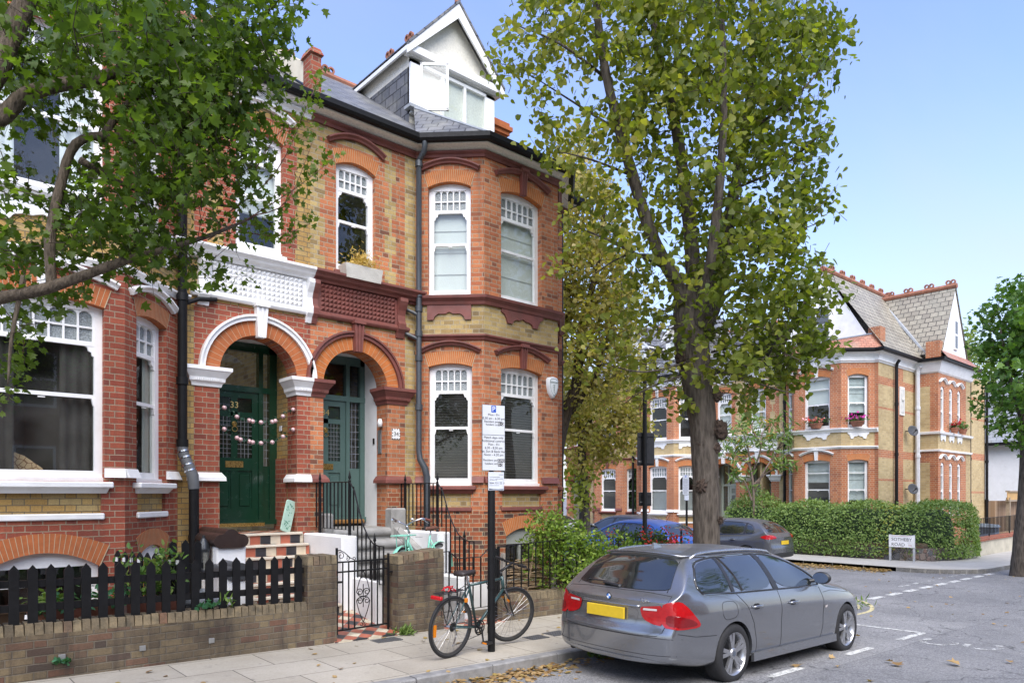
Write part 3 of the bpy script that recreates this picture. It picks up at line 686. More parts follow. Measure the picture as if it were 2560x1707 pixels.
        for x in np.arange(rx0+.3,rx1,.9):
            for s in (-.07,.07): rd.lathe([(.045,-.03),(.08,-.03),(.08,.03),(.045,.03)],(x+s,ry1,rz1+.15),'y',12,close=True)
        rd.build('ridge_tile',terra,ro)
        dormer(H,op)
def dormer(H,op):
    """white gabled dormer over the bay"""
    y0,xa,xb,z0,ze,za=11.6,7.58,9.68,9.2,10.42,11.68; xc=(xa+xb)/2
    d=MB()
    d.quad((xa,y0+.03,z0-.2),(xb,y0+.03,z0-.2),(xb,y0+.03,ze),(xa,y0+.03,ze),0)
    d.poly([(xa-.1,y0+.02,ze),(xb+.1,y0+.02,ze),(xc,y0+.02,za-.08)],0)
    for x in (xa,xb):
        d.quad((x,y0,8.9),(x,14.2,8.9),(x,14.2,ze-.32),(x,y0,ze-.32),1); d.quad((x-.004 if x==xa else x+.004,y0,ze-.34),(x,14.2,ze-.34),(x,14.2,ze),(x,y0,ze),0)
    dd=d.build('dormer',[cream,slates],H)
    s=MB(); o=.16
    for sg,x in ((-1,xa),(1,xb)):
        s.hexa([(xc,y0-.22,za),(xc,14.6,za),(x+sg*o,14.6,ze-.06),(x+sg*o,y0-.22,ze-.06),(xc,y0-.22,za+.06),(xc,14.6,za+.06),(x+sg*o,14.6,ze),(x+sg*o,y0-.22,ze)])
    s.build('roof',op.get('rmat',slates),dd)
    w=MB()
    for sg,x in ((-1,xa),(1,xb)):   # bargeboards
        w.hexa([(xc,y0-.2,za-.30),(xc,y0-.16,za-.30),(x+sg*o,y0-.16,ze-.22),(x+sg*o,y0-.2,ze-.22),(xc,y0-.2,za-.01),(xc,y0-.16,za-.01),(x+sg*o,y0-.16,ze-.07),(x+sg*o,y0-.2,ze-.07)])
    w.box(xa-.12,xb+.12,y0-.16,y0+.03,ze-.12,ze+.02); w.box(xa-.1,xb+.1,y0-.05,y0+.03,ze-.15,ze-.1)
    w.box(xa-.16,xa-.12,y0-.16,14.,ze-.14,ze-.03); w.box(xb+.12,xb+.16,y0-.16,14.,ze-.14,ze-.03)
    w.build('bargeboard',white,dd)
    f=MB(); a,b,c0,c1=xa,xb,z0,ze-.2
    f.box(a,a+.22,y0-.05,y0+.05,c0,c1); f.box(b-.22,b,y0-.05,y0+.05,c0,c1); f.box(a,b,y0-.06,y0+.05,c0-.02,c0+.12); f.box(a,b,y0-.05,y0+.05,c1-.06,c1)
    g=MB(); n=3; u0,u1=a+.22,b-.22
    for i in range(n+1): x=u0+(u1-u0)*i/n; f.box(x-.03,x+.03,y0-.045,y0+.04,c0,c1)
    ff=f.build('window',white,dd)
    g.quad((u0+(u1-u0)/n,y0-.01,c0),(u1,y0-.01,c0),(u1,y0-.01,c1),(u0+(u1-u0)/n,y0-.01,c1)); g.build('pane',glass,ff)
    r=MB(); r.quad((a+.02,y0+.5,c0-.1),(b-.02,y0+.5,c0-.1),(b-.02,y0+.5,c1),(a+.02,y0+.5,c1)); r.build('room_interior',roomw,ff)
    if op.get('open'):
        cs=MB(); ang=R(38); ca,sa=math.cos(ang),math.sin(ang); wd=(u1-u0)/n
        cs.fr=(u0,y0-.05,ca,-sa,-sa,-ca,0)
        for (p,q,zz0,zz1) in ((0,.05,c0+.1,c1),(wd-.05,wd,c0+.1,c1),(0,wd,c0+.1,c0+.16),(0,wd,c1-.05,c1)): cs.box(p,q,-.02,.02,zz0,zz1)
        cs.fr=None; o_=cs.build('casement',white,dd)
        g=MB(); g.fr=(u0,y0-.05,ca,-sa,-sa,-ca,0); g.quad((.05,0,c0+.16),(wd-.05,0,c0+.16),(wd-.05,0,c1-.05),(.05,0,c1-.05)); g.fr=None; g.build('pane',glass,o_)
    fi=MB(); fi.lathe([(.0,0),(.06,0),(.05,.06),(.09,.1),(.05,.16),(.045,.3),(.07,.34),(.03,.42),(.0,.5)],(xc,y0-.15,za+.02),'z',10); fi.build('finial',terra,dd)
    fi=MB()
    for yy in (13.2,14.):
        for s_ in (-.07,.07): fi.lathe([(.045,-.03),(.08,-.03),(.08,.03),(.045,.03)],(xc,yy+s_,za+.18),'x',12,close=True)
    fi.build('ridge_tile',terra,dd)
# ------------------------------------------------------------------ ground levels
def gz(x):
    """pavement level: the street falls gently away along +x"""
    if x<14: return -.023*(x-4.1)
    return -.2277-.010*(x-14)
# ------------------------------------------------------------------ house 34
WT=dict(grid=6)
def windows(H,op,cfg):
    gf=op.get('gf',(8.2,9.2)); ff=op.get('ff',(8.2,9.2)); gc=op.get('gc',(.21,.97)); fc=op.get('fc',(.23,.98))
    sash(H,FFRONT,gf[0],gf[1],2.0,4.07,.07,cfg['gf']); sash(H,FFRONT,ff[0],ff[1],5.3,7.2,.1,cfg['ff'])
    sash(H,FCANT,gc[0],gc[1],2.0,4.07,.06,cfg['gc']); sash(H,FCANT,fc[0],fc[1],5.3,7.2,.09,cfg['fc'])
    sash(H,FMAIN,5.44,6.16,5.46,7.16,.1,cfg['fm'],rec=.09)
    if 'rc' in cfg:
        sash(H,FRC,.24,.98,2.0,4.07,.06,cfg['rc']); sash(H,FRC,.24,.98,5.3,7.2,.09,cfg['rc'])
H34=root('terraced_house','orange brick end house with red brown trim, number 34 and a grey green door','house',(7.8,10.45,0))
op34=dict(pin=(0,0,0),pmats=[PM('white porch plaster',(.72,.72,.72),.6,0,.04)],zf=1.3,party=True,flank=6.,open=True)
half_house(H34,maroon,[b_orange,b_orange,b_stock,b_base],op34)
windows(H34,op34,dict(gf=dict(grid=6,blind=('slats',slatm)),ff=dict(grid=6,blind=('roller',.06,blindw)),gc=dict(grid=5,blind=('slats',slatm)),fc=dict(grid=5,blind=('roller',.02,blindw)),fm=dict(grid=5),rc=dict(grid=5)))
t,dd=door_set(H34,5.27,6.02,6.30,5.2,6.41,11.2,1.40,4.25,sgreen,number='34',wood=PM('varnished threshold',(.25,.12,.03),.4))
t.build('house_number',PM('gilt numerals',(.55,.42,.15),.35,.3),dd)
# timber window in the basement
m=MB(); m.fr=FFRONT; m.box(8.32,9.2,-.2,-.1,.95,1.24); m.box(8.32,8.4,-.2,-.1,.2,1.0); m.box(9.12,9.2,-.2,-.1,.2,1.0); m.box(8.73,8.77,-.18,-.11,.2,1.0); m.box(8.32,9.2,-.2,-.08,.2,.3); m.fr=None
o=m.build('window',PM('grey green window paint',(.36,.37,.33),.5),H34)
m=MB(); m.fr=FFRONT; m.quad((8.35,-.15,.25),(9.2,-.15,.25),(9.2,-.15,1.),(8.35,-.15,1.)); m.fr=None; m.build('pane',gdark,o)
m=MB(); m.fr=FFRONT; m.quad((8.1,-.9,0),(9.4,-.9,0),(9.4,-.9,1.4),(8.1,-.9,1.4))
for k in range(12): m.box(8.34,9.18,-.26,-.25,.25+k*.06,.28+k*.06)
m.fr=None; m.build('blind',PM('brown slatted blind',(.16,.10,.04),.6),o)
# drainpipe in the re-entrant corner
dp=MB(); X0,Y0=6.93,10.30
dp.tube([(6.93,10.12,7.9),(6.93,10.12,7.8),(6.94,10.16,7.72),(X0,Y0,7.6),(X0,Y0,5.2),(X0,Y0,2.62),(X0+.01,Y0-.02,2.45),(X0+.07,Y0-.08,2.3),(X0+.1,Y0-.1,2.15),(X0+.1,Y0-.1,.3)],[.05,.05,.052,.05,.05,.05,.055,.06,.06,.06],10)
for z in (7.55,5.3,5.05,4.62,4.2,3.35): dp.tube([(X0,Y0,z-.05),(X0,Y0,z+.05)],.066,10)
for z in (5.0,4.58): dp.tube([(6.72,10.44,z+.05),(6.80,10.36,z),(X0,Y0,z-.06)],.03,7)
dp.build('drainpipe',pipegrey,H34,auto=40)
ch=MB(); ch.box(9.75,10.5,12.1,13.1,8.2,9.9); 
for k,e in enumerate((.05,.1,.05)): ch.box(9.75-e,10.5+e,12.1-e,13.1+e,9.9+k*.09,9.99+k*.09)
c_=ch.build('chimney',rubbed2,H34); ch=MB()
for y in (12.35,12.85): ch.lathe([(.12,0),(.13,.1),(.11,.5),(.13,.55),(.09,.58)],(10.12,y,10.17),'z',12)
ch.build('chimney_pot',terra,c_)
# flank gutter end and corner pipe
m=MB(); m.tube([(10.72,10.6,7.8),(10.72,10.6,.2)],.05,8); m.build('drainpipe',blackp,H34,auto=40)
pl=MB(); pl.fr=FMAIN; pl.cbox(6.48,6.64,.0,.012,2.79,2.97,.004); pl.fr=None
o=pl.build('number_plaque',[PM('glazed white tile',(.7,.7,.68),.2)],H34)
pl=MB(); pl.fr=FMAIN
for k in range(7):
    for u,z in ((6.48+k*.0235,2.79),(6.48+k*.0235,2.952),(6.48,2.79+k*.0235),(6.624,2.79+k*.0235)):
        if k%2==0: pl.box(u,u+.016,.012,.0135,z,z+.016)
pl.fr=None; txt(pl,'34',.10,6.56,2.845,.014,FMAIN); pl.build('numerals',blackp,o)
ic=MB(); ic.box(6.375,6.387,10.62,10.74,2.55,2.95); 
for k in range(7): ic.box(6.37,6.376,10.64,10.72,2.58+k*.045,2.605+k*.045)
ic.build('door_intercom',PM('brushed steel panel',(.45,.45,.45),.35,.8),H34); ic=MB(); ic.box(6.372,6.387,10.86,10.9,2.72,2.82); ic.build('key_safe',blackp,H34)
li=MB(); li.lathe([(0,0),(.04,0),(.045,.08),(.03,.13),(0,.14)],(6.34,10.6,3.0),'z',12); li.build('porch_light',PM('opal glass shade',(.7,.7,.68),.2),H34,smooth=True)
# ------------------------------------------------------------------ house 33 (mirror image)
XF=lambda p:(10.-p[0],p[1],p[2])
H33=root('terraced_house','deep red brick house, number 33, with white painted trim and dark green front door','house',(2.2,10.45,0))
op33=dict(gf=(8.03,9.27),ff=(8.03,9.27),gc=(.24,.92),fc=(.24,.92),must=True,apr=4,cove=white,pin=(0,1,2),pmats=[b_must,b_must,white],zf=1.3,bas=[(8.08,9.2,.2,1.0,.18)],cbas=[(.3,.9,-.3,1.08,.12)],arch=rubbed2,flank=.3)
op33['pin']=(0,0,1); op33['pmats']=[b_must,white]
half_house(H33,white,[b_deep,b_deep,b_must,b_deep,b_must],op33)
windows(H33,op33,dict(gf=dict(grid=7,blind=('drape',PM('dark curtain',(.045,.04,.036),.9))),ff=dict(grid=7,blind=('drape',PM('net curtain',(.7,.7,.7),.9)),room=roomw),gc=dict(grid=3,blind=('drape',curtain)),fc=dict(grid=3,blind=('roller',.05,blindw)),fm=dict(grid=5,blind=('roller',.35,blindw)),rc=dict(grid=4)))
sash(H33,FFRONT,8.08,9.2,.22,1.0,.18,dict(bar=True,tr=.75,mr=.3),rec=.1)
m=MB(); m.fr=FCANT; m.box(.3,.36,-.12,-.04,-.3,1.08); m.box(.8,.9,-.12,-.04,-.3,1.18); m.box(.3,.9,-.12,-.05,1.0,1.2); m.fr=None
o=m.build('basement_door_frame',white,H33)
m=MB(); m.fr=FCANT; m.box(.36,.8,-.1,-.06,-.3,1.0); m.fr=None; m.build('basement_door',PM('ochre door paint',(.45,.22,.04),.4),H33)
XF=None
t,dd=door_set(H33,3.72,4.48,4.66,3.58,4.79,11.2,1.40,4.25,dgreen,number='33')
t.build('house_number',PM('gilt numerals',(.6,.47,.18),.35,.3),dd)
m=MB(); m.box(3.6,4.55,11.13,11.2,1.345,1.40); m.build('threshold',brass,H33)
# red dado of the porch side
m=MB(); m.box(4.755,4.768,10.80,11.25,1.2,2.42); m.build('porch_dado',b_deep,H33)
m=MB(); m.box(4.745,4.757,10.95,11.03,2.86,2.94); m.build('door_bell',PM('white plastic',(.6,.62,.65),.4),H33)
dp=MB(); X0,Y0=3.06,10.30
dp.tube([(X0-.03,10.12,7.9),(X0,Y0,7.6),(X0,Y0,2.55)],.062,10)
for z in (7.5,5.9,4.55,3.4): dp.tube([(X0,Y0,z-.05),(X0,Y0,z+.05)],.078,10)
dp.tube([(3.55,10.40,4.62),(3.3,10.38,4.58),(X0,Y0,4.45)],.032,8)
dp.tube([(X0,Y0,2.6),(X0,Y0,2.5)],.078,10)
dp.tube([(X0+.12,Y0-.1,1.95),(X0+.12,Y0-.1,-.2)],.066,10)
D33=dp.build('drainpipe',blackp,H33,auto=40)
dp=MB(); dp.tube([(X0,Y0,2.52),(X0+.01,Y0-.01,2.40),(X0+.06,Y0-.05,2.25),(X0+.11,Y0-.09,2.1),(X0+.12,Y0-.1,1.92)],[.07,.074,.074,.076,.072],12); dp.build('pipe_elbow',PM('grey rubber coupling',(.10,.105,.11),.5),D33,auto=40)
dp=MB()
for q,z in enumerate((2.44,2.36,2.26,2.18)): dp.tube([(X0+.005+q*.025,Y0-.005-q*.02,z),(X0+.01+q*.025,Y0-.01-q*.02,z-.018)],.081,12)
dp.build('pipe_clip',PM('bright steel',(.6,.6,.6),.25,1.),D33,auto=40)
# parapet stub between the two roofs
m=MB(); m.box(4.93,5.10,10.28,10.55,7.95,8.66); m.hexa([(4.90,10.24,8.66),(5.13,10.24,8.66),(5.13,10.6,8.66),(4.90,10.6,8.66),(4.95,10.28,8.76),(5.09,10.28,8.76),(5.09,10.6,8.78),(4.95,10.6,8.78)])
o=m.build('chimney',b_deep,H33)
m=MB(); m.hexa([(4.935,10.55,8.3),(5.095,10.55,8.3),(5.095,14,10.7),(4.935,14,10.7),(4.935,10.55,8.63),(5.095,10.55,8.63),(5.095,14,10.95),(4.935,14,10.95)]); m.build('parapet',PM('cream render',(.62,.57,.45),.9,0,.1,3,.4),o)
# rose garland across the porch, tray, alarm
def garland():
    N_=46; P=[];Fl=[]
    for (z0,sag) in ((3.17,.24),(2.86,.24)):
        for i in range(N_):
            f=i/(N_-1); x=3.62+1.13*f; z=z0-sag*4*f*(1-f)+.01*math.sin(i*3.); y=10.56-.05*math.sin(math.pi*f)
            for k in range(2): P.append((x+random.uniform(-.02,.02),y+random.uniform(-.03,.03),z+random.uniform(-.03,.03)))
            if i%7==3 or (i%7==5 and random.random()<.45): Fl.append((x,y-.03,z-.01))
    G=root('rose_garland','double string of pale pink roses and dark leaves draped across the green door\'s arch','garland',(4.18,10.5,2.9))
    leafmesh('leaves',P,.05,LM('garland leaf',[(0,(.01,.035,.02)),(1,(.04,.10,.07))],.1),G,OVAL,.1)
    m=MB()
    for x,y,z in Fl:
        for k in range(3):
            a=k*2.1; r=.034-.008*k
            m.lathe([(0,-.03),(r*.8,-.022),(r,0),(r*.85,.022),(r*.5,.03),(r*.55,.012),(0,.01)],(x+.006*math.cos(a),y-.01*k,z+.006*math.sin(a)),'y',8)
    m.build('roses',PM('pale pink petals',(.62,.42,.42),.7,0,.15,40),G,smooth=True)
garland()
T_=root('patterned_board','pale green board printed with leaves leaning on the porch pillar by the green door','board',(4.68,10.5,1.28))
m=MB(); m.fr=(4.60,10.46,.95,.31,.31,-.95,1.28)
def rot(p,a=R(-16)): c,s=math.cos(a),math.sin(a); return (p[0]*c-p[1]*s,p[0]*s+p[1]*c)
poly=[(-.09,.02),(-.07,0),(.07,0),(.09,.02),(.09,.47),(.07,.49),(-.07,.49),(-.09,.47)]
m.prism([rot(p) for p in poly],-.03,.0); m.fr=None
m.build('board',PM('pale green board',(.42,.60,.50),.6,0,.06,6),T_)
m=MB(); m.fr=(4.60,10.46,.95,.31,.31,-.95,1.28)
for i in range(22):
    u,z=random.uniform(-.07,.07),random.uniform(.05,.44); a=random.uniform(0,6.3); r=random.uniform(.012,.026)
    L=[(u+r*math.cos(t)*math.cos(a)-r*.4*math.sin(t)*math.sin(a),z+r*math.cos(t)*math.sin(a)+r*.4*math.sin(t)*math.cos(a)) for t in np.linspace(0,6.283,8,endpoint=False)]
    m.poly([(q[0],.002,q[1]) for q in [rot(p) for p in L]])
m.fr=None; m.build('leaf_print',PM('printed green',(.08,.26,.17),.6),T_)
A_=root('alarm_box','white shield shaped burglar alarm box on the brick beside the ground floor bay window','alarm',(9.45,9.55,3.87))
S=[(-.13,.13),(-.10,.17),(0,.19),(.10,.17),(.13,.13),(.125,.0),(.09,-.12),(.03,-.2),(0,-.22),(-.03,-.2),(-.09,-.12),(-.125,0)]
m=MB(); m.fr=(9.44,9.6,1,0,0,-1,3.87)
n=len(S); m.add([(a,0,b) for a,b in S]+[(a,.06,b) for a,b in S]+[(a*.86,.085,b*.86) for a,b in S],[tuple(range(2*n,3*n))]+[(k*n+i,k*n+(i+1)%n,(k+1)*n+(i+1)%n,(k+1)*n+i) for k in (0,1) for i in range(n)])
m.fr=None; m.build('cover',PM('white plastic cover',(.72,.74,.74),.35),A_,auto=50)
m=MB(); fr=(9.44,9.6,1,0,0,-1,3.87); txt(m,'BANHAM',.052,0,.06,.087,fr)
m.fr=fr
for i in range(n):
    a,b=S[i],S[(i+1)%n]; m.quad((a[0]*.8,.0865,b and a[1]*.8),(b[0]*.8,.0865,b[1]*.8),(b[0]*.76,.0865,b[1]*.76),(a[0]*.76,.0865,a[1]*.76))
m.box(-.004,.004,.0865,.088,-.12,.03); m.box(-.03,.03,.0865,.088,.02,.028); m.box(-.022,.022,.0865,.088,-.02,-.012); m.box(-.014,.014,.0865,.088,-.06,-.052)
m.fr=None; m.build('emblem',PM('dark green print',(.02,.06,.045),.5),A_)
SF=root('sofa','patterned beige sofa back seen through the large left ground floor window','sofa',(1.1,10.2,1.9))
m=MB(); m.fr=(0.62,10.25,1,0,0,-1,2.0)
prf=[(0,.0),(0,.40),(.12,.43),(.35,.40),(.6,.30),(.78,.16),(.84,.05),(.84,.0)]
m.prism(prf,-.25,.25); m.fr=None
N_=NT('patterned upholstery'); w_=N_.n('TexVoronoi',{'Vector':N_.pos(),'Scale':16.},feature='DISTANCE_TO_EDGE'); m.build('back',N_.fin(N_.bsdf(N_.mix(N_.mr(w_.outputs[0],.03,.07),(.22,.09,.04),(.62,.42,.24)),.9)),SF,auto=40)
# window box
W_=root('window_box','weathered pale timber window box with a dry straw coloured plant below the arched upper window','planter',(5.85,10.3,5.4))
m=MB(); m.hexa([(5.50,10.20,5.30),(6.12,10.20,5.30),(6.12,10.42,5.30),(5.50,10.42,5.30),(5.47,10.18,5.52),(6.15,10.18,5.52),(6.15,10.44,5.52),(5.47,10.44,5.52)]); m.build('trough',PM('silvered timber',(.48,.46,.41),.85,0,.15,4,.5,30),W_)
P=[(5.84+rng.normal()*.12,10.3+rng.normal()*.06,5.52+abs(rng.normal())*.11) for _ in range(700)]
leafmesh('foliage',P,.06,LM('straw leaf',[(0,(.40,.26,.07)),(1,(.62,.47,.18))],.3),W_,LANCE,.2)
# ------------------------------------------------------------------ background terrace across the side street
def bgx(dy,mir,dx=0.):
    def f(p):
        x=10.-p[0] if mir else p[0]
        return (26.5+p[1]-9.6+dx,dy-x,p[2]-1.0)
    return f
ROOMW=dict(room=room)
def bghouse(label,dy,mir,trim,brk,cfg,op,dm=None,door=None,loc=None,dx=0.):
    global XF
    XF=bgx(dy,mir,dx)
    H=root('terraced_house',label,'house',loc,group='houses across the side street')
    o=dict(pin=(0,0,1),pmats=[roomw,white],zf=1.1,gz=0.,bas=[],arch=rubbed,cove=white); o.update(op)
    half_house(H,trim,brk,o); windows(H,o,cfg)
    if door:
        door_set(H,door[0],door[1],door[2],5.2,6.41,11.2,1.15,4.25,dm)
    XF=None
    return H
bl=('roller',.5,blindw)
HB=bghouse('corner house of red and buff brick with a tiled gable behind the clipped hedge',21.31,False,white,[b_bgr,b_bgr,b_bgy,b_bgr],
   dict(gf=dict(bar=True,blind=('roller',.62,PM('grey blind',(.42,.44,.45),.8))),ff=dict(bar=True,blind=('roller',.5,blindw)),gc=dict(bar=True,blind=('drape',curtain)),fc=dict(bar=True,blind=('drape',curtain)),fm=dict(bar=True,blind=('roller',.1,blindw)),rc=dict(bar=True,blind=('roller',.3,PM('pale blind',(.5,.53,.54),.8)))),
   dict(roof=False,flank=3.55,flz=[(-9,9,-9,9,2),(1.5,2.35,-9,9,0),(0,3.6,3.35,3.43,0),(0,3.6,6.9,7.2,0),(0,3.6,6.0,6.08,0),(0,3.6,4.2,4.5,0)]),pgreen,(5.3,6.0,6.3),(28,16,0))
HA=bghouse('red brick house with white trim and white half shutters left of the big trunk',21.31,True,white,[b_bgr,b_bgr,b_bgy,b_bgr],
   dict(gf=dict(grid=6,blind=('half',.5,white)),ff=dict(grid=6),gc=dict(grid=5,blind=('half',.5,white)),fc=dict(grid=5),fm=dict(grid=5,blind=('roller',.1,blindw)),rc=dict(grid=5,blind=('half',.5,white))),dict(sill=white),pgreen,(5.3,6.0,6.3),(28,18,0))
HC=bghouse('red brick house with dark red trim and ivy behind the brown leaved trees',32.3,False,maroon,[b_bgr,b_bgr,b_bgy,b_bgr],
   dict(gf=dict(grid=6),ff=dict(grid=6),gc=dict(grid=5),fc=dict(grid=5),fm=dict(grid=5),rc=dict(grid=5)),dict(),blackp,(5.3,6.0,6.3),(28,27,0),dx=.7)
# pipes on the terrace front
for (x,y,mt,z1) in ((27.3,22.0,blackp,7.0),(27.28,14.25,blackp,7.0)):
    m=MB(); m.tube([(x-.1,y,z1),(x-.1,y,-.4)],.055,8)
    for z in (5.5,4.0,2.6): m.tube([(x-.1,y,z),(x-.1,y,z+.12)],.075,8)
    m.build('drainpipe',mt,HA if y>20 else HB,auto=40)
# corner house: roof, wing and flank details
m=MB()
m.quad((27.2,10.38,7.12),(38.2,10.38,7.12),(38.2,12.72,10.55),(27.2,12.72,10.55)); m.quad((27.2,12.72,10.55),(38.2,12.72,10.55),(38.2,15.3,7.0),(27.2,15.3,7.0))
m.quad((31.0,9.75,7.4),(32.6,9.75,10.28),(32.6,13,10.28),(31.0,11.5,7.4)); m.quad((34.15,9.75,7.35),(32.6,9.75,10.28),(32.6,13,10.28),(34.15,13,7.35))
RB=m.build('roof',tiles,HB)
m=MB(); m.tube([(27.2,12.72,10.57),(38.2,12.72,10.57)],.11,8); m.tube([(32.6,9.72,10.3),(32.6,12.6,10.3)],.11,8)
def crest(mb,p,ax):
    for s in (-.09,.09):
        q=list(p); q['xy'.index(ax)]+=s
        mb.lathe([(.05,-.04),(.10,-.04),(.10,.04),(.05,.04)],q,'y' if ax=='x' else 'x',12,close=True)
for x in np.arange(28.,34,.95): crest(m,(x,12.72,10.75),'x')
for y in (9.95,10.75,11.55,12.3): crest(m,(32.6,y,10.48),'y')
m.build('ridge_tile',terra,RB)
m=MB(); m.tube([(31.05,10.3,7.35),(32.5,12.62,10.2)],.07,6); m.build('flashing',lead,RB)
m=MB(); m.poly([(27.3,11.0,6.9),(27.3,14.45,6.9),(27.3,14.45,7.6),(27.3,12.72,10.5),(27.3,11.,7.6)]); m.build('gable',white,HB); m=MB()
m.poly([(31.1,9.8,7.38),(34.1,9.8,7.3),(32.6,9.8,10.2)]); m.build('gable',white,HB)
m=MB(); m.fr=(27.28,13.55,0,-1,-1,0,0); m.box(0,1.15,0,.05,7.68,9.15); m.fr=None; o=m.build('window',white,HB)
m=MB(); m.fr=(27.28,13.55,0,-1,-1,0,0)
for u in (.07,.6): m.box(u,u+.46,.05,.055,7.76,8.32); m.box(u,u+.46,.05,.055,8.42,9.05)
m.fr=None; m.build('pane',PM('sky reflecting glass',(.10,.11,.12),.03,0,.1,2),o)
m=MB(); m.box(32.4,32.8,9.74,9.82,7.7,8.9); o=m.build('window',white,HB); m=MB(); m.box(32.46,32.74,9.735,9.745,7.76,8.26); m.box(32.46,32.74,9.735,9.745,8.34,8.84); m.build('pane',PM('dark glass',(.10,.11,.12),.03),o)
m=MB(); q=bgx(21.31,False); E=[q((6.86,10.28,8.15)),q((7.70,9.3,8.15)),q((9.73,9.3,8.15)),q((10.85,10.4,8.15))]; T1,T2=(27.32,14.3,7.75),(27.32,10.9,7.75)
m.quad(E[1],E[2],T2,T1); m.poly([E[0],E[1],T1]); m.poly([E[2],E[3],T2]); m.build('skirt_roof',rtiles,HB); m=MB(); m.quad((30.8,9.5,7.14),(34.9,9.5,7.14),(34.2,9.8,7.5),(31.0,9.8,7.5)); m.build('skirt_roof',rtiles,HB)
m=MB(); m.tube([T1,T2],.05,6); m.build('flashing',lead,HB)
m=MB(); m.box(27.3,27.75,10.62,11.05,7.0,8.0); m.build('parapet',b_bgr,HB); m=MB(); m.box(30.85,31.2,9.8,10.3,6.9,7.85); m.build('parapet',b_bgr,HB)
FW1=(30.9,10.71,0,-1,-1,0,0); FW2=(30.9,9.87,1,0,0,-1,0); FW3=(34.8,10.3,1,0,0,-1,0)
m=MB(); zy=[(-9,9,-9,3.42,0),(-9,9,3.62,4.18,2),(-9,9,4.18,9,0)]
wall(m,FW1,0,.84,-1,7.05,[],zy+[(-.1,.55,-1,3.1,2),(-.1,.55,4.3,6.1,2)])
w3=[(.28+i*.98,.68+i*.98,zb,zs,.12) for i in range(3) for zb,zs in ((1.0,3.0),(4.3,6.0))]
wall(m,FW2,0,3.9,-1,7.05,w3,zy+[(3.3,3.9,-9,9,2)])
wall(m,FW3,0,3.6,-1,7.05,[],[(-9,9,-9,9,2),(-9,9,1.9,1.98,0),(-9,9,3.4,3.7,0),(-9,9,5.2,5.28,0),(-9,9,6.1,6.18,0)])
m.box(34.78,34.82,9.88,10.3,-1,7.05,2); m.box(27.5,38.4,15.4,15.5,-1,7,2); m.box(38.35,38.4,10.3,15.4,-1,7.05,2)
m.build('wall',[b_bgr,b_bgr,b_bgy],HB)
for o in w3: sash(HB,FW2,o[0],o[1],o[2],o[3],o[4],dict(bar=True,room=roomw),rec=.03)
m=MB(); WP=[(30.9,10.71),(30.9,9.87),(34.8,9.87)]
m.extr(WP,[(-.01,4.2),(.1,4.22),(.12,4.3),(-.01,4.32)]); m.extr(WP,[(-.01,3.52),(.07,3.54),(.08,3.61),(-.01,3.62)]); m.extr(WP+[(34.8,10.3)],[(-.01,6.6),(.06,6.65),(.2,7.02),(.2,7.06),(-.01,7.06)])
for u in (.48,1.46,2.44): m.fr=FW2; m.prism([(u-.3,4.2),(u-.26,4.0),(u-.18,3.92),(u-.1,4.02),(u+.1,4.02),(u+.18,3.92),(u+.26,4.0),(u+.3,4.2)],-.01,.04); m.fr=None
for u in (.48,1.46,2.44):
    for zs in (3.2,6.2): hood(m,FW2,u,.36,zs,.16,HP)
m.build('string_course',white,HB)
m=MB(); m.extr(WP+[(34.8,10.0)],[(.2,7.05),(.33,7.05),(.34,7.16),(.2,7.16)]); m.build('gutter',blackp,HB)
for (x,y,r,mt,z0,z1) in ((28.75,10.6,.06,blackp,-.5,6.9),(30.75,10.55,.085,PM('pale grey soil pipe',(.55,.56,.58),.4),-.5,6.9),(34.98,9.95,.06,blackp,-.5,7.0),(38.3,10.2,.06,blackp,-.5,7.)):
    m=MB(); m.tube([(x,y,z0),(x,y,z1-.25),(x,y-.02,z1-.1),(x-.05,y-.12,z1)],r,8)
    for z in (1.5,3.3,5.2): m.tube([(x,y,z),(x,y,z+.12)],r*1.25,8)
    m.build('drainpipe',mt,HB,auto=40)
m=MB(); m.box(29.3,29.75,10.67,10.71,4.9,6.0); o=m.build('wall_plaque',PM('white stone plaque',(.68,.67,.63),.8),HB)
m=MB(); m.box(29.38,29.67,10.655,10.672,5.0,5.9); m.lathe([(0,0),(.09,-.01),(.05,-.04),(0,-.05)],(29.52,10.655,5.5),'y',10); m.build('relief',PM('carved stone',(.55,.54,.5),.9),o)
def dish(x,y,z,label):
    D=root('satellite_dish',label,'satellite dish',(x,y,z))
    m=MB(); ax=Vector((-.55,-.8,.25)).normalized(); M=Matrix.Translation((x,y-.25,z))@ax.to_track_quat('Z','Y').to_matrix().to_4x4()
    g=MB(); g.lathe([(0,0),(.08,.005),(.15,.022),(.21,.045),(.215,.04),(.15,.016),(.08,-.003),(0,-.01)],(0,0,0),'z',20)
    m.join(g,lambda p:tuple(M@Vector(p))); m.build('dish',PM('dark grey mesh dish',(.05,.053,.058),.6),D,smooth=True)
    m=MB(); m.tube([(x,y,z),(x,y-.25,z)],.02,6); t=M@Vector((0,-.05,.24)); m.tube([(x,y-.25,z-.1),tuple(t)],.012,6); m.tube([tuple(t),tuple(t+Vector((.04,.05,0)))],.03,8); m.build('bracket',blackp,D)
dish(29.9,10.7,4.3,'grey satellite dish high on the flank of the corner house'); dish(29.9,10.7,2.05,'dark satellite dish just above the top of the hedge')
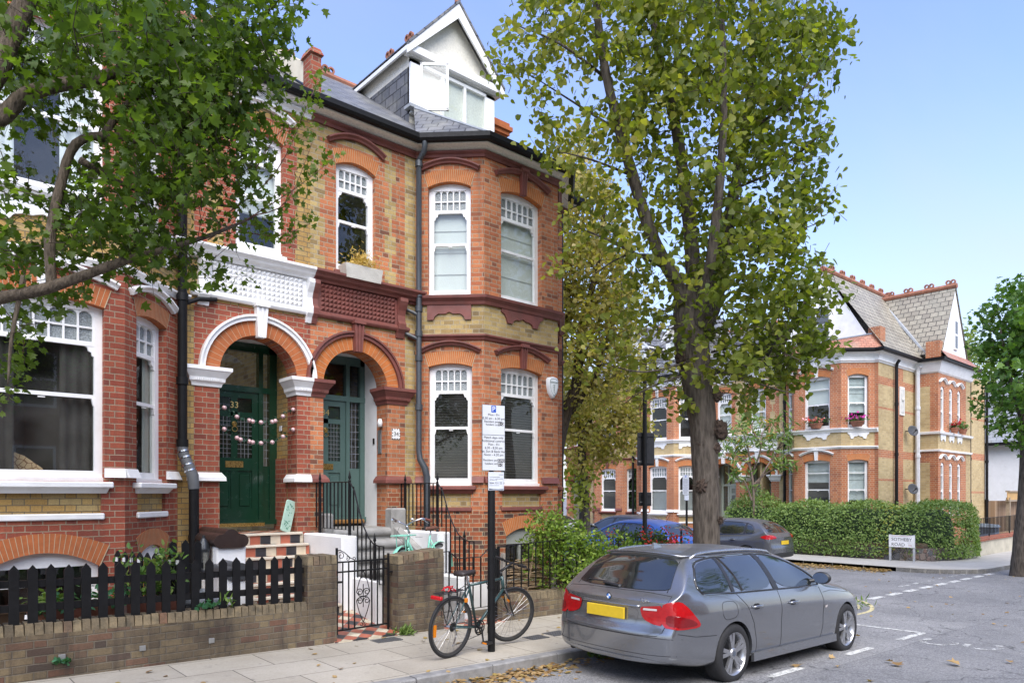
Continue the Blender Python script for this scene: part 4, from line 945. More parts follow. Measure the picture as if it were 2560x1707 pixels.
# sill pots
def pot(x,y,z,l,c1,c2,label,dirv=(0,1)):
    T=root('flower_pot',label,'flower pot',(x,y,z),group='flower pots on the corner house sills')
    m=MB(); m.lathe([(0,0),(.11,0),(.16,.16),(.17,.16),(.17,.19),(0,.17)],(x,y,z),'z',12); 
    m.V=[(x+(p[0]-x)*(1+(l-1)*dirv[1-1]),y+(p[1]-y)*(1+(l-1)*dirv[1]),p[2]) for p in m.V]; m.build('pot',terra,T,auto=40)
    P=[(x+rng.normal()*.1*(1+l*dirv[0]),y+rng.normal()*.1*(1+l*dirv[1]),z+.2+abs(rng.normal())*.09) for _ in range(110)]
    leafmesh('foliage',P,.09,gleaf,T,OVAL,.5)
    k=len(P)//3
    leafmesh('blossom',[(p[0]-.05,p[1],p[2]+.07) for p in P[:k]],.085,LM('petal '+label[:9],[(0,c1),(1,c2)],.2),T,LIME,.6)
gleaf=LM('pot plant leaf',[(0,(.03,.07,.02)),(1,(.10,.18,.05))],.25)
pot(26.42,12.6,4.33,1.6,(.6,.03,.02),(.75,.45,.5),'terracotta trough of red and pale pink geraniums on the wide upper sill')
pot(26.72,11.2,4.33,1.6,(.45,.02,.25),(.6,.1,.45),'terracotta trough of magenta flowers on the angled upper sill')
pot(32.3,9.72,4.33,1.,(.5,.03,.03),(.5,.05,.1),'dark pot of red flowers on the far wing sill',(0,0))
pot(33.3,9.72,4.33,1.,(.1,.2,.05),(.14,.22,.07),'green leafy pot at the end of the far wing sill',(0,0))
# ivy strip on the neighbour
P=[(27.75+rng.normal()*.05,22.35+rng.normal()*.16*(1.3-.2*z),z) for z in rng.uniform(-.4,3.2,900)]
IV=leafmesh('ivy',P,.11,LM('ivy leaf',[(0,(.02,.05,.015)),(1,(.06,.12,.035))],.15),None,LIME,.0,out=np.array([-1.2,0,.2])); tag(IV,'dark green ivy climbing the wall beside the black drainpipe','ivy')
# far white house
FH=root('rendered_house','far white rendered house with a grey slate hipped roof behind the timber fence','house',(47,9,0))
m=MB(); m.box(44,56,7.4,15,-1.5,4.6); m.build('wall',whitewall,FH)
m=MB(); m.quad((43.5,7.0,4.55),(56.5,7.0,4.55),(53,10.5,8.2),(46.8,10.5,8.2)); m.quad((43.5,7.0,4.55),(46.8,10.5,8.2),(46.8,12,8.2),(43.5,15.4,4.55)); m.poly([(43.5,15.4,4.55),(56.5,15.4,4.55),(53,12,8.2),(46.8,12,8.2)]); m.quad((46.8,10.5,8.2),(53,10.5,8.2),(53,12,8.2),(46.8,12,8.2)); m.build('roof',slate('pale slate',(.24,.26,.29),(.31,.33,.36),.25,.4),FH)
m=MB(); m.extr([(43.6,15.3),(43.6,7.1),(56,7.1)],[(0,4.4),(.12,4.4),(.12,4.55),(0,4.55)]); m.build('gutter',blackp,FH)
# ------------------------------------------------------------------ ground
def asphalt():
    N=NT('worn asphalt'); p=N.pos()
    v=N.n('TexVoronoi',{'Vector':p,'Scale':70.}); n1=N.noise(p,220.,3,.7); n2=N.noise(p,.55,6,.65); n3=N.noise(p,2.7,5,.6)
    c=N.ramp(v.outputs['Color'] if False else N.mix(.5,N.n('SeparateXYZ',{0:v.outputs['Color']}).outputs[0],n1),[(.2,(.12,.12,.122)),(.5,(.20,.20,.202)),(.72,(.28,.279,.274)),(.95,(.34,.33,.32))])
    c=N.mix(N.mr(n2,.3,.7),N.mix(1.,c,(.82,.82,.83),'MULTIPLY'),N.mix(1.,c,(1.22,1.21,1.2),'MULTIPLY'))
    c=N.mix(N.ma('MULTIPLY',N.mr(n3,.58,.75),.35),c,(.045,.043,.04))
    sp=N.n('SeparateXYZ',{0:p})
    yy=N.ma('ADD',sp.outputs[1],N.ma('MULTIPLY',N.noise(p,.4,3),.6))     # worn tyre tracks, oil drips, patch repairs and cracks
    tr=N.ma('ADD',N.mr(N.ma('ABSOLUTE',N.ma('SUBTRACT',yy,3.2)),.0,.55,1.,0.,True),N.mr(N.ma('ABSOLUTE',N.ma('SUBTRACT',yy,1.5)),.0,.55,1.,0.,True))
    c=N.mix(N.ma('MULTIPLY',tr,.22),c,(.26,.258,.25))
    c=N.mix(N.ma('MULTIPLY',N.mr(N.noise(p,3.6,4,.6),.66,.72),.5),c,(.05,.05,.05))
    bp=N.n('TexBrick',{'Vector':p,'Color1':(.75,.75,.76,1),'Color2':(1.08,1.08,1.06,1),'Mortar':(.55,.55,.55,1),'Scale':1.,'Mortar Size':.012,'Brick Width':5.3,'Row Height':1.9},offset=.37)
    c=N.mix(.55,c,N.mix(1.,c,bp.outputs[0],'MULTIPLY'))
    dp_=N.n('VectorMath',{0:p,1:N.n('TexNoise',{'Vector':p,'Scale':1.3,'Detail':5.}).outputs[1]},operation='ADD')
    cr=N.n('TexVoronoi',{'Vector':dp_.outputs[0],'Scale':.42},feature='DISTANCE_TO_EDGE'); c=N.mix(N.mr(cr.outputs[0],.0015,.006,.7,0.),c,(.04,.04,.04))
    return N.fin(N.bsdf(c,.82,0,N.bump(N.ma('ADD',v.outputs[0],n1),.6,.006),spec=.3))
def paving():
    N=NT('concrete paving slabs'); mp=N.n('Mapping',{0:N.uv()}); 
    b=N.n('TexBrick',{'Vector':mp.outputs[0],'Color1':(.43,.39,.32,1),'Color2':(.53,.485,.40,1),'Mortar':(.13,.12,.10,1),'Scale':1.,'Mortar Size':.006,'Mortar Smooth':.2,'Brick Width':.9,'Row Height':.62},offset=.5)
    p=N.pos()
    c=N.mix(N.mr(N.noise(p,1.1,7,.7),.38,.66),N.mix(1.,b.outputs[0],(.8,.79,.77),'MULTIPLY'),b.outputs[0])
    c=N.mix(N.mr(N.noise(p,42.,4,.7),.35,.7),N.mix(1.,c,(.86,.86,.86),'MULTIPLY'),c)
    c=N.mix(N.ma('MULTIPLY',N.mr(N.noise(p,4.4,5,.75),.56,.74),.5),c,(.14,.125,.10))
    w=N.n('TexVoronoi',{'Vector':p,'Scale':4.3},feature='F1'); c=N.mix(N.mr(w.outputs[0],.10,.06,0,.6),c,(.15,.14,.125)); c=N.mix(N.ma('MULTIPLY',N.mr(N.noise(p,.8,3),.45,.7),.35),c,N.mix(1.,c,(.72,.70,.66),'MULTIPLY'))
    return N.fin(N.bsdf(c,.85,0,N.bump(N.ma('SUBTRACT',N.noise(p,90.,3),N.ma('MULTIPLY',b.outputs[1],1.5)),.35,.004),spec=.25))
m_road=asphalt(); m_pave=paving(); m_kerb=PM('granite kerb',(.24,.235,.225),.8,0,.22,9,.5,90,dirt=.3)
m_soil=PM('dry soil and leaf mould',(.10,.075,.045),.95,0,.35,9,1.,40)
m_paint=None
def roadpaint(name,c,wear):
    N=NT(name); p=N.pos(); f=N.mr(N.ma('ADD',N.noise(p,9.,6,.75),N.ma('MULTIPLY',N.noise(p,60.,3),.35)),wear,wear+.12)
    d=N.bsdf(N.mix(N.noise(p,20.),sc3(c,.8),c),.7); t=N.n('BsdfTransparent')
    return N.fin(N.n('MixShader',{0:f,1:d.outputs[0],2:t.outputs[0]}))
m_white=roadpaint('worn white road paint',(.62,.62,.58),.685); m_faint=roadpaint('faded white road paint',(.55,.55,.52),.60); m_yel=roadpaint('worn yellow road paint',(.60,.52,.28),.70)
# road: one wide sheet that follows the fall of the street
xs=[-300,-60,-20,-8,0,4,8,12,14,18,22,26,40,80,400]
ys=[-300,-40,-12,-6,0,3,6,9,14,40,400]
def rz(x,y): return gz(max(-20,min(x,60)))-.12+(.05*math.exp(-((y-1.)/3.)**2) if abs(y)<12 and x<13 else 0)
m=MB()
m.add([(x,y,rz(x,y)) for x in xs for y in ys],[(i*len(ys)+j,(i+1)*len(ys)+j,(i+1)*len(ys)+j+1,i*len(ys)+j+1) for i in range(len(xs)-1) for j in range(len(ys)-1)])
struct(m.build('road',m_road,smooth=True))
def slab(pts,zf,mt,name,th=.14):
    """paved area: top follows zf, with skirts"""
    v,e,f,_,_,_=delaunay_2d_cdt([Vector(p) for p in pts],[],[list(range(len(pts)))],1,1e-5)
    m=MB(); m.add([(p.x,p.y,zf(p.x,p.y)) for p in v],[tuple(q) for q in f])
    n=len(pts)
    for i in range(n):
        a,b=pts[i],pts[(i+1)%n]; m.quad((*a,zf(*a)-th),(*b,zf(*b)-th),(*b,zf(*b)),(*a,zf(*a)))
    o=m.build(name,mt); struct(o); return o
pv=lambda x,y: gz(x)
# near pavement with rounded corner into the side street
cor=[(13.4+1.9*math.sin(a)-.0,6.14+1.9*(1-math.cos(a))) for a in np.linspace(0,math.pi/2,9)]
kl=[(x,6.14+.02*math.sin(x)) for x in (-30,-8,-2,2,4,6,8,10,12)]+cor+[(15.3,12),(15.3,40)]
near=kl+[(12.3,40),(12.3,9.6)]+[(12.3,8.25)]+[(x,8.2) for x in (11,9,7.02,7.0)]+[(7.0,8.1),(5.9,8.1),(5.9,8.2),(5.1,8.2),(5.1,8.1),(4.2,8.1),(4.2,8.2),(0,8.2),(-8,8.2),(-30,8.2)]
slab(near,pv,m_pave,'pavement')
def kerb(path,name,side):
    L=[];out=[]
    for a,b in zip(path[:-1],path[1:]):
        n=max(1,round(math.dist(a,b)/.9))
        for i in range(n): out.append((a[0]+(b[0]-a[0])*i/n,a[1]+(b[1]-a[1])*i/n))
    out.append(path[-1])
    m=MB()
    for a,b in zip(out[:-1],out[1:]):
        d=Vector((b[0]-a[0],b[1]-a[1])); ln=d.length; d/=ln; nn=Vector((d.y,-d.x))*side; g=.006
        p=[Vector(a)+d*g,Vector(b)-d*g]
        j=random.uniform(-.004,.004)
        q=[]
        for (o,z) in ((0,-.2),(.14,-.2)):
            for v in p: q.append((v.x+nn.x*o,v.y+nn.y*o,gz(v.x)+z+.0))
        top=[]
        for (o,z) in ((0,.004+j),(.125,.004+j)):
            for v in p: top.append((v.x+nn.x*o,v.y+nn.y*o,gz(v.x)+z))
        bev=[(v.x+nn.x*.14,v.y+nn.y*.14,gz(v.x)-.012+j) for v in p]
        m.add(q+top+bev,[(0,1,5,4),(4,5,7,6),(6,7,9,8),(8,9,3,2),(0,4,6,8,2),(1,3,9,7,5)])
    struct(m.build(name,m_kerb))
kerb([(x,y) for x,y in kl if x>-9 and y<20],'kerb',1)
# far pavement round the corner house
fc=[(24.4-1.9*math.cos(a),8.3-1.9*math.sin(a)) for a in np.linspace(0,math.pi/2,9)]
fk=[(22.5,60),(22.5,30),(22.5,14)]+fc+[(30,6.3),(40,6.2),(90,6.)]
far=fk+[(90,8.6),(38,8.4),(27.2,8.0),(25.6,8.3),(25.05,9.2),(25,14),(25,60)]
slab(far,lambda x,y:gz(x)+.01,PM('pale worn paving',(.40,.38,.34),.85,0,.12,1.2,.2,20,dirt=.2),'far_pavement'); kerb(fk,'far_kerb',-1)
# forecourt soil behind the walls
slab([(5.95,8.4),(12.2,8.4),(12.2,40),(10.6,40),(10.6,10.5),(5.95,10.5)],lambda x,y:gz(x)-.03,m_soil,'garden_soil'); slab([(-8,8.4),(3.6,8.4),(3.6,10.5),(-8,10.5)],lambda x,y:.02,PM('painted yard concrete',(.55,.55,.53),.7,0,.12,2.),'forecourt'); slab([(25.2,9.),(40,8.4),(40,11),(26,60),(25.2,60)],lambda x,y:gz(x)+.15,m_soil,'far_garden_soil')
slab([(5.9,8.1),(7.0,8.1),(7.0,9.2),(5.9,9.2)],lambda x,y:gz(x)+.006,tile_p,'forecourt_path'); slab([(3.7,8.5),(4.2,8.5),(4.2,8.1),(5.16,8.1),(5.16,8.5),(5.06,9.7),(3.7,9.7)],lambda x,y:.012+max(0,y-8.15)*.17,tile_p,'front_path')
# road markings
rm=MB()
def mark(a,b,w,mi=0,dz=.006):
    d=Vector((b[0]-a[0],b[1]-a[1])); n=max(1,int(d.length/.5)); L=d.normalized(); nn=Vector((-L.y,L.x))*w/2
    for i in range(n):
        p,q=Vector(a)+d*i/n,Vector(a)+d*(i+1)/n
        P=[p-nn,q-nn,q+nn,p+nn]
        rm.add([(v.x,v.y,rzs(v.x,v.y)+dz) for v in P],[(0,1,2,3)],mi)
def rzs(x,y):
    i=max(k for k in range(len(xs)) if xs[k]<=x); j=max(k for k in range(len(ys)) if ys[k]<=y)
    fx=(x-xs[i])/(xs[i+1]-xs[i]); fy=(y-ys[j])/(ys[j+1]-ys[j])
    z=lambda a,b: rz(xs[a],ys[b])
    return (z(i,j)*(1-fx)+z(i+1,j)*fx)*(1-fy)+(z(i,j+1)*(1-fx)+z(i+1,j+1)*fx)*fy
for x in (3.4,5.4,7.35,9.3): mark((x,4.03),(x+.75,4.03),.1)
mark((11.0,4.03),(11.95,4.03),.1); mark((11.95,4.0),(11.95,5.2),.1)
for k in range(9): mark((15.6+k*.98,6.28),(16.25+k*.98,6.28),.16); 
for k in range(6): mark((18.5+k*.9,6.75),(19.05+k*.9,6.75),.12,2)
for rr in (2.25,2.5):   # double yellow lines round the corner
    pts=[(12.2,6.14-(rr-1.9))]+[(13.4+rr*math.sin(a),6.14+1.9-rr*math.cos(a)) for a in np.linspace(0,math.pi/2,12)]+[(13.4+rr,10.5)]
    for a,b in zip(pts[:-1],pts[1:]): mark(a,b,.075,1)
# faint worn lettering near the junction
for k in range(4):
    cx,cy=11.3+k*.12,3.6-k*.52
    pts=[(cx+.28*math.cos(a),cy+.2*math.sin(a)) for a in np.linspace(.4+k,5.2+k*.5,9)]
    for a,b in zip(pts[:-1],pts[1:]): mark(a,b,.09,2)
struct(rm.build('road_markings',[m_white,m_yel,m_faint],fixn=False))
def cover(x,y,w,d,label):
    o=root('access_cover',label,'access cover',(x,y,gz(x)),group='small metal covers in the pavement')
    m=MB(); zz=gz(x); m.box(-w/2+x,w/2+x,y-d/2,y+d/2,zz-.03,zz+.007); m.build('frame',PM('worn cast iron',(.10,.10,.10),.6,.3,.2,30,.5,120),o)
    m=MB()
    for i in range(7):
        for j in range(4): m.box(x-w*.42+i*w*.125,x-w*.42+i*w*.125+w*.06,y-d*.38+j*d*.2,y-d*.38+j*d*.2+d*.1,zz+.007,zz+.010)
    m.build('lid_pattern',PM('cast iron studs',(.13,.13,.13),.6,.3),o)
cover(4.82,7.9,.36,.22,'small dark metal cover in the paving just outside the garden gate'); cover(6.5,6.9,.3,.22,'small metal cover in the paving beside the bicycle front wheel'); cover(6.95,6.95,.34,.26,'larger metal cover in the paving nearest the grey estate car')
# ------------------------------------------------------------------ front walls
def brickwall(mb,x0,x1,y0,y1,zt,below=.35,cop=True):
    """wall whose top steps along the fall; soldier coping course on top"""
    n=max(1,int((x1-x0)/.3))
    t=lambda x:zt(x)
    mb.hexa([(x0,y0,gz(x0)-below),(x1,y0,gz(x1)-below),(x1,y1,gz(x1)-below),(x0,y1,gz(x0)-below),(x0,y0,t(x0)-.105),(x1,y0,t(x1)-.105),(x1,y1,t(x1)-.105),(x0,y1,t(x0)-.105)])
    if cop:
        L=x1-x0; n=max(1,round(L/.079)); r=random.Random(int(x0*100))
        for i in range(n):
            a,b=x0+L*i/n+.003,x0+L*(i+1)/n-.003; j=r.uniform(-.006,.006); k=r.uniform(-.006,.006)
            mb.hexa([(a,y0+k,t(a)-.105),(b,y0+k,t(b)-.105),(b,y1,t(b)-.105),(a,y1,t(a)-.105),(a+.004,y0+k+.006,t(a)+j),(b-.004,y0+k+.006,t(b)+j),(b-.004,y1-.006,t(b)+j),(a+.004,y1-.006,t(a)+j)],1)
def brickstone(name):
    N=NT(name); p=N.pos(); oi=N.n('NewGeometry').outputs['Random Per Island']
    c=N.ramp(oi,[(0,(.15,.12,.08)),(.4,(.25,.195,.12)),(.7,(.30,.235,.14)),(.9,(.19,.15,.10)),(1,(.23,.13,.08))])
    c=N.mix(N.ma('MULTIPLY',N.mr(N.noise(p,7.,6,.7),.42,.66),.75),c,(.075,.068,.052))
    return N.fin(N.bsdf(c,.9,0,N.bump(N.noise(p,45.,5,.7),.9,.012),spec=.2))
b_cop=brickstone('coping bricks')
WL=root('brick_wall','low weathered brown brick wall under the black picket fence, ending in a square pillar','wall',(2.,8.2,0))
wt=lambda x:.555+gz(x)-.015
m=MB(); brickwall(m,-4,3.85,8.13,8.36,wt); m.build('wall',[b_grey,b_cop],WL)
m=MB(); brickwall(m,3.85,4.24,8.12,8.5,lambda x:1.09,.4); m.build('pillar',[b_grey,b_cop],WL)
m=MB()
for x in (1.30,2.02,2.72): m.cbox(x-.03,x+.03,8.115,8.132,gz(x)+.17,gz(x)+.225,.003)
m.build('metal_plate',PM('galvanised plate',(.30,.30,.29),.5,.5),WL)
P2=root('brick_pillar','broad weathered brick gate pier between the iron gate and the railings, with a grass tuft','pillar',(5.5,8.3,0))
m=MB(); brickwall(m,5.14,5.89,8.13,8.5,lambda x:1.02+(x-5.14)*.09,.4); m.build('pier',[b_grey,b_cop],P2)
W2=root('brick_wall','low brick wall carrying the black iron railings beside the bicycle','wall',(9,8.3,0))
m=MB(); brickwall(m,7.0,11.75,8.16,8.4,lambda x:.44+gz(x)-.05); m.build('wall',[b_grey,b_cop],W2)
# picket fences
def picket(p0,p1,zb,zt,n,label,w=.085,wy=.022,cap=None,loc=None):
    F=root('picket_fence',label,'fence',loc or (p0[0],p0[1],0))
    d=Vector((p1[0]-p0[0],p1[1]-p0[1])); L=d.length; d.normalize(); fr=(p0[0],p0[1],d.x,d.y,d.y,-d.x,0)
    for i in range(n):
        u=L*(i+.5)/n; x=p0[0]+d.x*u; j=random.uniform(-.006,.006)
        m=MB(); m.fr=fr; m.prism([(u-w/2,zb(x)),(u+w/2,zb(x)),(u+w/2,zt(x)-.055+j),(u,zt(x)+j),(u-w/2,zt(x)-.055+j)],0,wy); m.fr=None; m.build('picket',blackp,F)
    for dz in (.22,.62):
        m=MB(); m.fr=fr; z0,z1=[zb(p[0])+(zt(p[0])-zb(p[0]))*dz for p in (p0,p1)]
        m.hexa([(0,-.04,z0),(L,-.04,z1),(L,-.002,z1),(0,-.002,z0),(0,-.04,z0+.07),(L,-.04,z1+.07),(L,-.002,z1+.07),(0,-.002,z0+.07)]); m.fr=None; m.build('rail',blackp,F)
    if cap:
        for i in range(n):
            u=L*(i+.5)/n; m=MB(); m.fr=fr; m.box(u-.02,u+.02,.022,.03,zt(p0[0])-.12,zt(p0[0])-.07); m.fr=None; m.build('reflector',cap,F)
    return F
picket((-2.6,8.2),(3.84,8.2),lambda x:wt(x)-.01,lambda x:1.108-.023*(x-3.77),43,'long black painted timber picket fence on top of the low brick wall')
picket((2.05,9.45),(2.52,8.45),lambda x:.35,lambda x:1.18,9,'short black picket fence running back from the street fence to the bay window',cap=PM('white tags',(.6,.6,.6),.5))
picket((2.52,9.1),(2.95,9.1),lambda x:.35,lambda x:1.30,3,'short black picket fence across the basement doorway')
# iron gate
G=root('iron_gate','ornamental black wrought iron garden gate with scrolls, standing ajar','gate',(4.29,8.3,0))
g0,g1=Vector((4.30,8.24)),Vector((5.08,8.28)); gd=(g1-g0); GL=gd.length; gd/=GL
GFR=(g0.x,g0.y,gd.x,gd.y,gd.y,-gd.x,0)
zb_=.12; bars=9
m=MB(); m.fr=GFR
m.box(-.012,.012,-.012,.012,zb_-.05,1.17); m.box(GL-.012,GL+.012,-.012,.012,zb_-.1,1.06)
for z in (zb_,.86,.985): m.box(0,GL,-.009,.009,z-.01,z+.01)
m.build('frame',ironm,G)
for i in range(1,bars):
    u=GL*i/bars; m=MB(); m.fr=GFR; m.box(u-.007,u+.007,-.007,.007,zb_,.985 if i not in (4,5) else .86)
    if i in (4,5): continue
    m.fr=None; m.build('bar',ironm,G)
def spiral(c,r,a0,a1,n=22,k=.72): return [(c[0]+r*(1-k*t)*math.cos(a0+(a1-a0)*t),c[1]+r*(1-k*t)*math.sin(a0+(a1-a0)*t)) for t in np.linspace(0,1,n)]
m=MB(); m.fr=GFR
cu=GL*.5; zc=.52
def sp(pts,r=.006): m.tube([(p[0],0,p[1]) for p in pts],r,5)
for sg in (-1,1):
    for vs in (-1,1):
        S=spiral((sg*.052,vs*.058),.05,math.pi if True else 0,-2.6*math.pi if False else math.pi-4.4*math.pi/1.6)
        sp([(cu+(p[0] if sg>0 else -(-p[0])) ,zc+p[1]*1.) if sg>0 else (cu+p[0],zc+p[1]) for p in S])
        sp([(cu+sg*.0,zc+vs*.0),(cu+sg*.06,zc+vs*.01),(cu+sg*.1,zc+vs*.06),(cu+sg*.085,zc+vs*.12),(cu+sg*.06,zc+vs*.2),(cu,zc+vs*.34)],.006)
sp([(cu,zc-.14),(cu,zc+.16)],.006)
for sg in (-1,1): sp(spiral((cu+sg*.03,zb_+.035),.026,math.pi/2,math.pi/2+sg*5.),.005)
sp([(0,1.13),(.05,1.14),(.12,1.10),(.2,1.03),(.27,1.0)],.006); sp(spiral((.06,1.065),.05,2.2,-5.),.005); sp(spiral((.16,1.025),.03,2.2,-5.),.005); sp(spiral((.25,1.02),.028,-1.5,5.),.005)
m.fr=None; m.build('scrollwork',ironm,G)
m=MB(); m.fr=GFR; m.box(-.05,.07,-.02,.01,.72,.745); m.box(GL,GL+.06,-.01,.02,.80,.82); m.fr=None; m.build('latch',ironm,G)
def railing(label,fr,L,zr,zl,n,spikes=(),thick=(),name='iron_railing',cat='railing',loc=(0,0,0),top=None,r=.008):
    """balustrade: top rail, bottom rail, bars as parts; zr/zl height functions of u"""
    F=root(name,label,cat,loc)
    for nm,zf in (('top_rail',zr),('bottom_rail',zl)):
        m=MB(); m.fr=fr; us=np.linspace(0,L,max(2,int(L/.12))); m.tube([(u,0,zf(u)) for u in us],.013 if nm=='top_rail' else .009,6,flat=.6); m.fr=None; m.build(nm,ironm,F,smooth=False)
    for i in range(n+1):
        u=L*i/n; th=i in thick; m=MB(); m.fr=fr; rr=.017 if th else r
        zt=zr(u); zbm=zl(u)-(.18 if th else 0)
        m.box(u-rr,u+rr,-rr,rr,zbm,zt)
        if i in spikes: m.lathe([(rr,0),(.022,.02),(.01,.035),(.024,.06),(.012,.12),(0,.17)],(u,0,zt),'z',8)
        m.fr=None; m.build('post' if th else 'baluster',ironm,F,auto=40)
    return F
f2=(5.93,8.26,1,0,0,-1,0)
dip=lambda u: 1.03 if u<.16 or u>.86 else 1.03-.11*min(1,(u-.16)/.1,(.86-u)/.1)
railing('black iron gate with a dipped top rail between the brick pier and sign pole',f2,1.02,dip,lambda u:.17,7,thick=(0,7),name='iron_gate',cat='gate',loc=(5.93,8.26,0))
f3=(7.02,8.28,1,0,0,-1,0)
railing('long straight black iron railing on the low wall in front of the leafy bushes',f3,4.7,lambda u:1.05+.06*min(1,u/1.6)-.03*max(0,u-2.),lambda u:.40-.022*u,30,spikes=(30,),thick=(0,15,30),loc=(7.02,8.28,0))
swp=lambda u: 2.03 if u<1.15 else (1.14 if u>1.85 else 1.14+.89*(1-(u-1.15)/.7)**2.1)
lo=lambda u: 1.33 if u<1.2 else .62
for x,lab,ll in ((5.08,'black handrail on the white wall left of the grey stone steps','L'),(6.64,'black handrail on the white wall right of the grey stone steps','R')):
    railing(lab,(x,10.40,0,-1,1,0,0),2.0,swp,lo,17,spikes=(1,9,15),thick=(1,9,15),loc=(x,10,1.2),name='iron_handrail')
# white walls beside the steps, steps
def wallobj(label,boxes,mt,cope=None,loc=(0,0,0),name='rendered_wall'):
    W=root(name,label,'wall',loc); m=MB()
    for b in boxes: m.cbox(*b,.018)
    m.build('wall',mt,W)
    return W
wallobj('white rendered wall between the two flights of front steps, lower towards the garden gate',[(4.88,5.13,9.2,10.445,-.2,1.25),(5.04,5.16,8.52,9.2,-.2,.66)],whitewall,loc=(5,9.8,0))
wallobj('white rendered wall right of the grey stone steps, below the handrail',[(6.5,6.75,9.14,10.445,-.2,1.25),(6.5,6.72,8.6,9.14,-.2,.6),(6.75,7.9,9.45,9.58,-.2,.35)],whitewall,loc=(6.6,9.8,0))
W3=wallobj('white rendered wall with dark rounded coping tiles left of the tiled steps',[(3.22,3.60,9.42,10.445,-.2,1.2),(3.15,3.48,8.86,9.42,-.2,.84)],whitewall,loc=(3.4,9.8,0))
ctile=PM('dark brown glazed coping tile',(.035,.022,.018),.35,0,.2,8)
def coping(x0,x1,y0,y1,z,mt):
    m=MB(); xm=(x0+x1)/2; h=(x1-x0)/2; r=h*.42; pts=[]
    for cx,cz,a0,a1 in ((h-r,.0,-90,95),(0,r*.75,20,160),(-(h-r),.0,85,270)):
        for a in np.linspace(R(a0),R(a1),9): pts.append((xm+cx+r*math.cos(a),z+cz+r*math.sin(a)*(.95 if cx else .9)))
    m.fr=(0,y1,1,0,0,-1,0); m.prism(pts,0,y1-y0); m.fr=None
    m.build('coping',mt,W3,auto=40)
coping(3.17,3.62,9.38,10.44,1.24,ctile); coping(3.12,3.5,8.82,9.5,.87,PM('dark grey coping tile',(.05,.052,.055),.4))
ST=root('tiled_steps','front steps with red, black and cream chequered risers leading to the dark green door','steps',(4.2,9.8,0))
rs=MB(); ns=MB(); fl=MB()
for k in range(7):
    z1=1.27-.16*k; y1=10.40-.21*k; xr=4.86
    rs.box(3.6,xr,y1,y1+.3 if k else 11.3,z1-.5,z1-.03); ns.cbox(3.6,xr-.02,y1-.03,y1+.06,z1-.035,z1,.006)
    fl.quad((3.6,y1+.06,z1-.004),(xr,y1+.06,z1-.004),(xr,(y1+.3 if k else 11.25),z1-.004),(3.6,(y1+.3 if k else 11.25),z1-.004))
rs.build('riser',tile_r,ST); ns.build('nosing',PM('cream stone nosing',(.58,.53,.43),.7,0,.1,6,.2,dirt=.2),ST); fl.build('landing_tiles',tile_p,ST)
m=MB(); m.box(4.52,4.72,9.945,9.975,.80,.93); 
for k in range(4): m.box(4.53,4.71,9.94,9.946,.815+k*.028,.83+k*.028)
m.build('air_vent',terra,ST)
SG=root('stone_steps','worn grey stone front steps with rounded nosings leading to the grey green door','steps',(5.8,9.8,0))
m=MB()
for k in range(4):
    z1=1.30-.18*k; y1=10.22-.31*k
    m.box(5.16,6.48,y1+.07,y1+.5 if k else 11.3,z1-.4,z1); m.tube([(5.16,y1+.07,z1-.07),(6.48,y1+.07,z1-.07)],.07,12); m.box(5.16,6.48,y1+.075,y1+.1,z1-.4,z1-.1)
m.box(5.16,6.48,8.42,9.4,-.1,.40); m.build('step',stone,SG,auto=35)
m=MB(); m.cbox(5.14,5.28,10.2,10.44,.9,1.55,.03); m.build('plinth_block',stone,SG); m=MB(); m.cbox(6.33,6.62,10.2,10.44,.9,1.62,.03); m.hexa([(6.36,9.5,.5),(6.5,9.5,.5),(6.5,10.2,.9),(6.36,10.2,.9),(6.36,9.5,.95),(6.5,9.5,.95),(6.5,10.2,1.3),(6.36,10.2,1.3)]); m.build('plinth_block',stone,SG)
# lantern on the white wall
LN=root('wall_lantern','dark lantern with a ribbed glass fixed to the white wall beside the tiled steps','lantern',(3.2,9.7,.9))
c=(3.12,9.62,.84)
m=MB(); m.lathe([(0,0),(.07,.0),(.075,.03),(.07,.04)],c,'z',14); m.lathe([(.085,.27),(.09,.29),(.085,.31),(.07,.36),(.045,.40),(.03,.43),(.02,.44),(.02,.47),(0,.48)],c,'z',14); m.box(3.05,3.22,9.6,9.64,.74,.84)
for k in range(6): a=k*1.047; m.tube([(c[0]+.075*math.cos(a),c[1]+.075*math.sin(a),.87),(c[0]+.085*math.cos(a),c[1]+.085*math.sin(a),1.12)],.006,5)
m.build('body',PM('dark pewter',(.04,.045,.05),.35,.4),LN,auto=40)
m=MB(); m.lathe([(.062,.04),(.07,.27)],c,'z',18); m.build('glass',PM('ribbed lantern glass',(.18,.18,.16),.15,0,.3,40),LN,smooth=True)
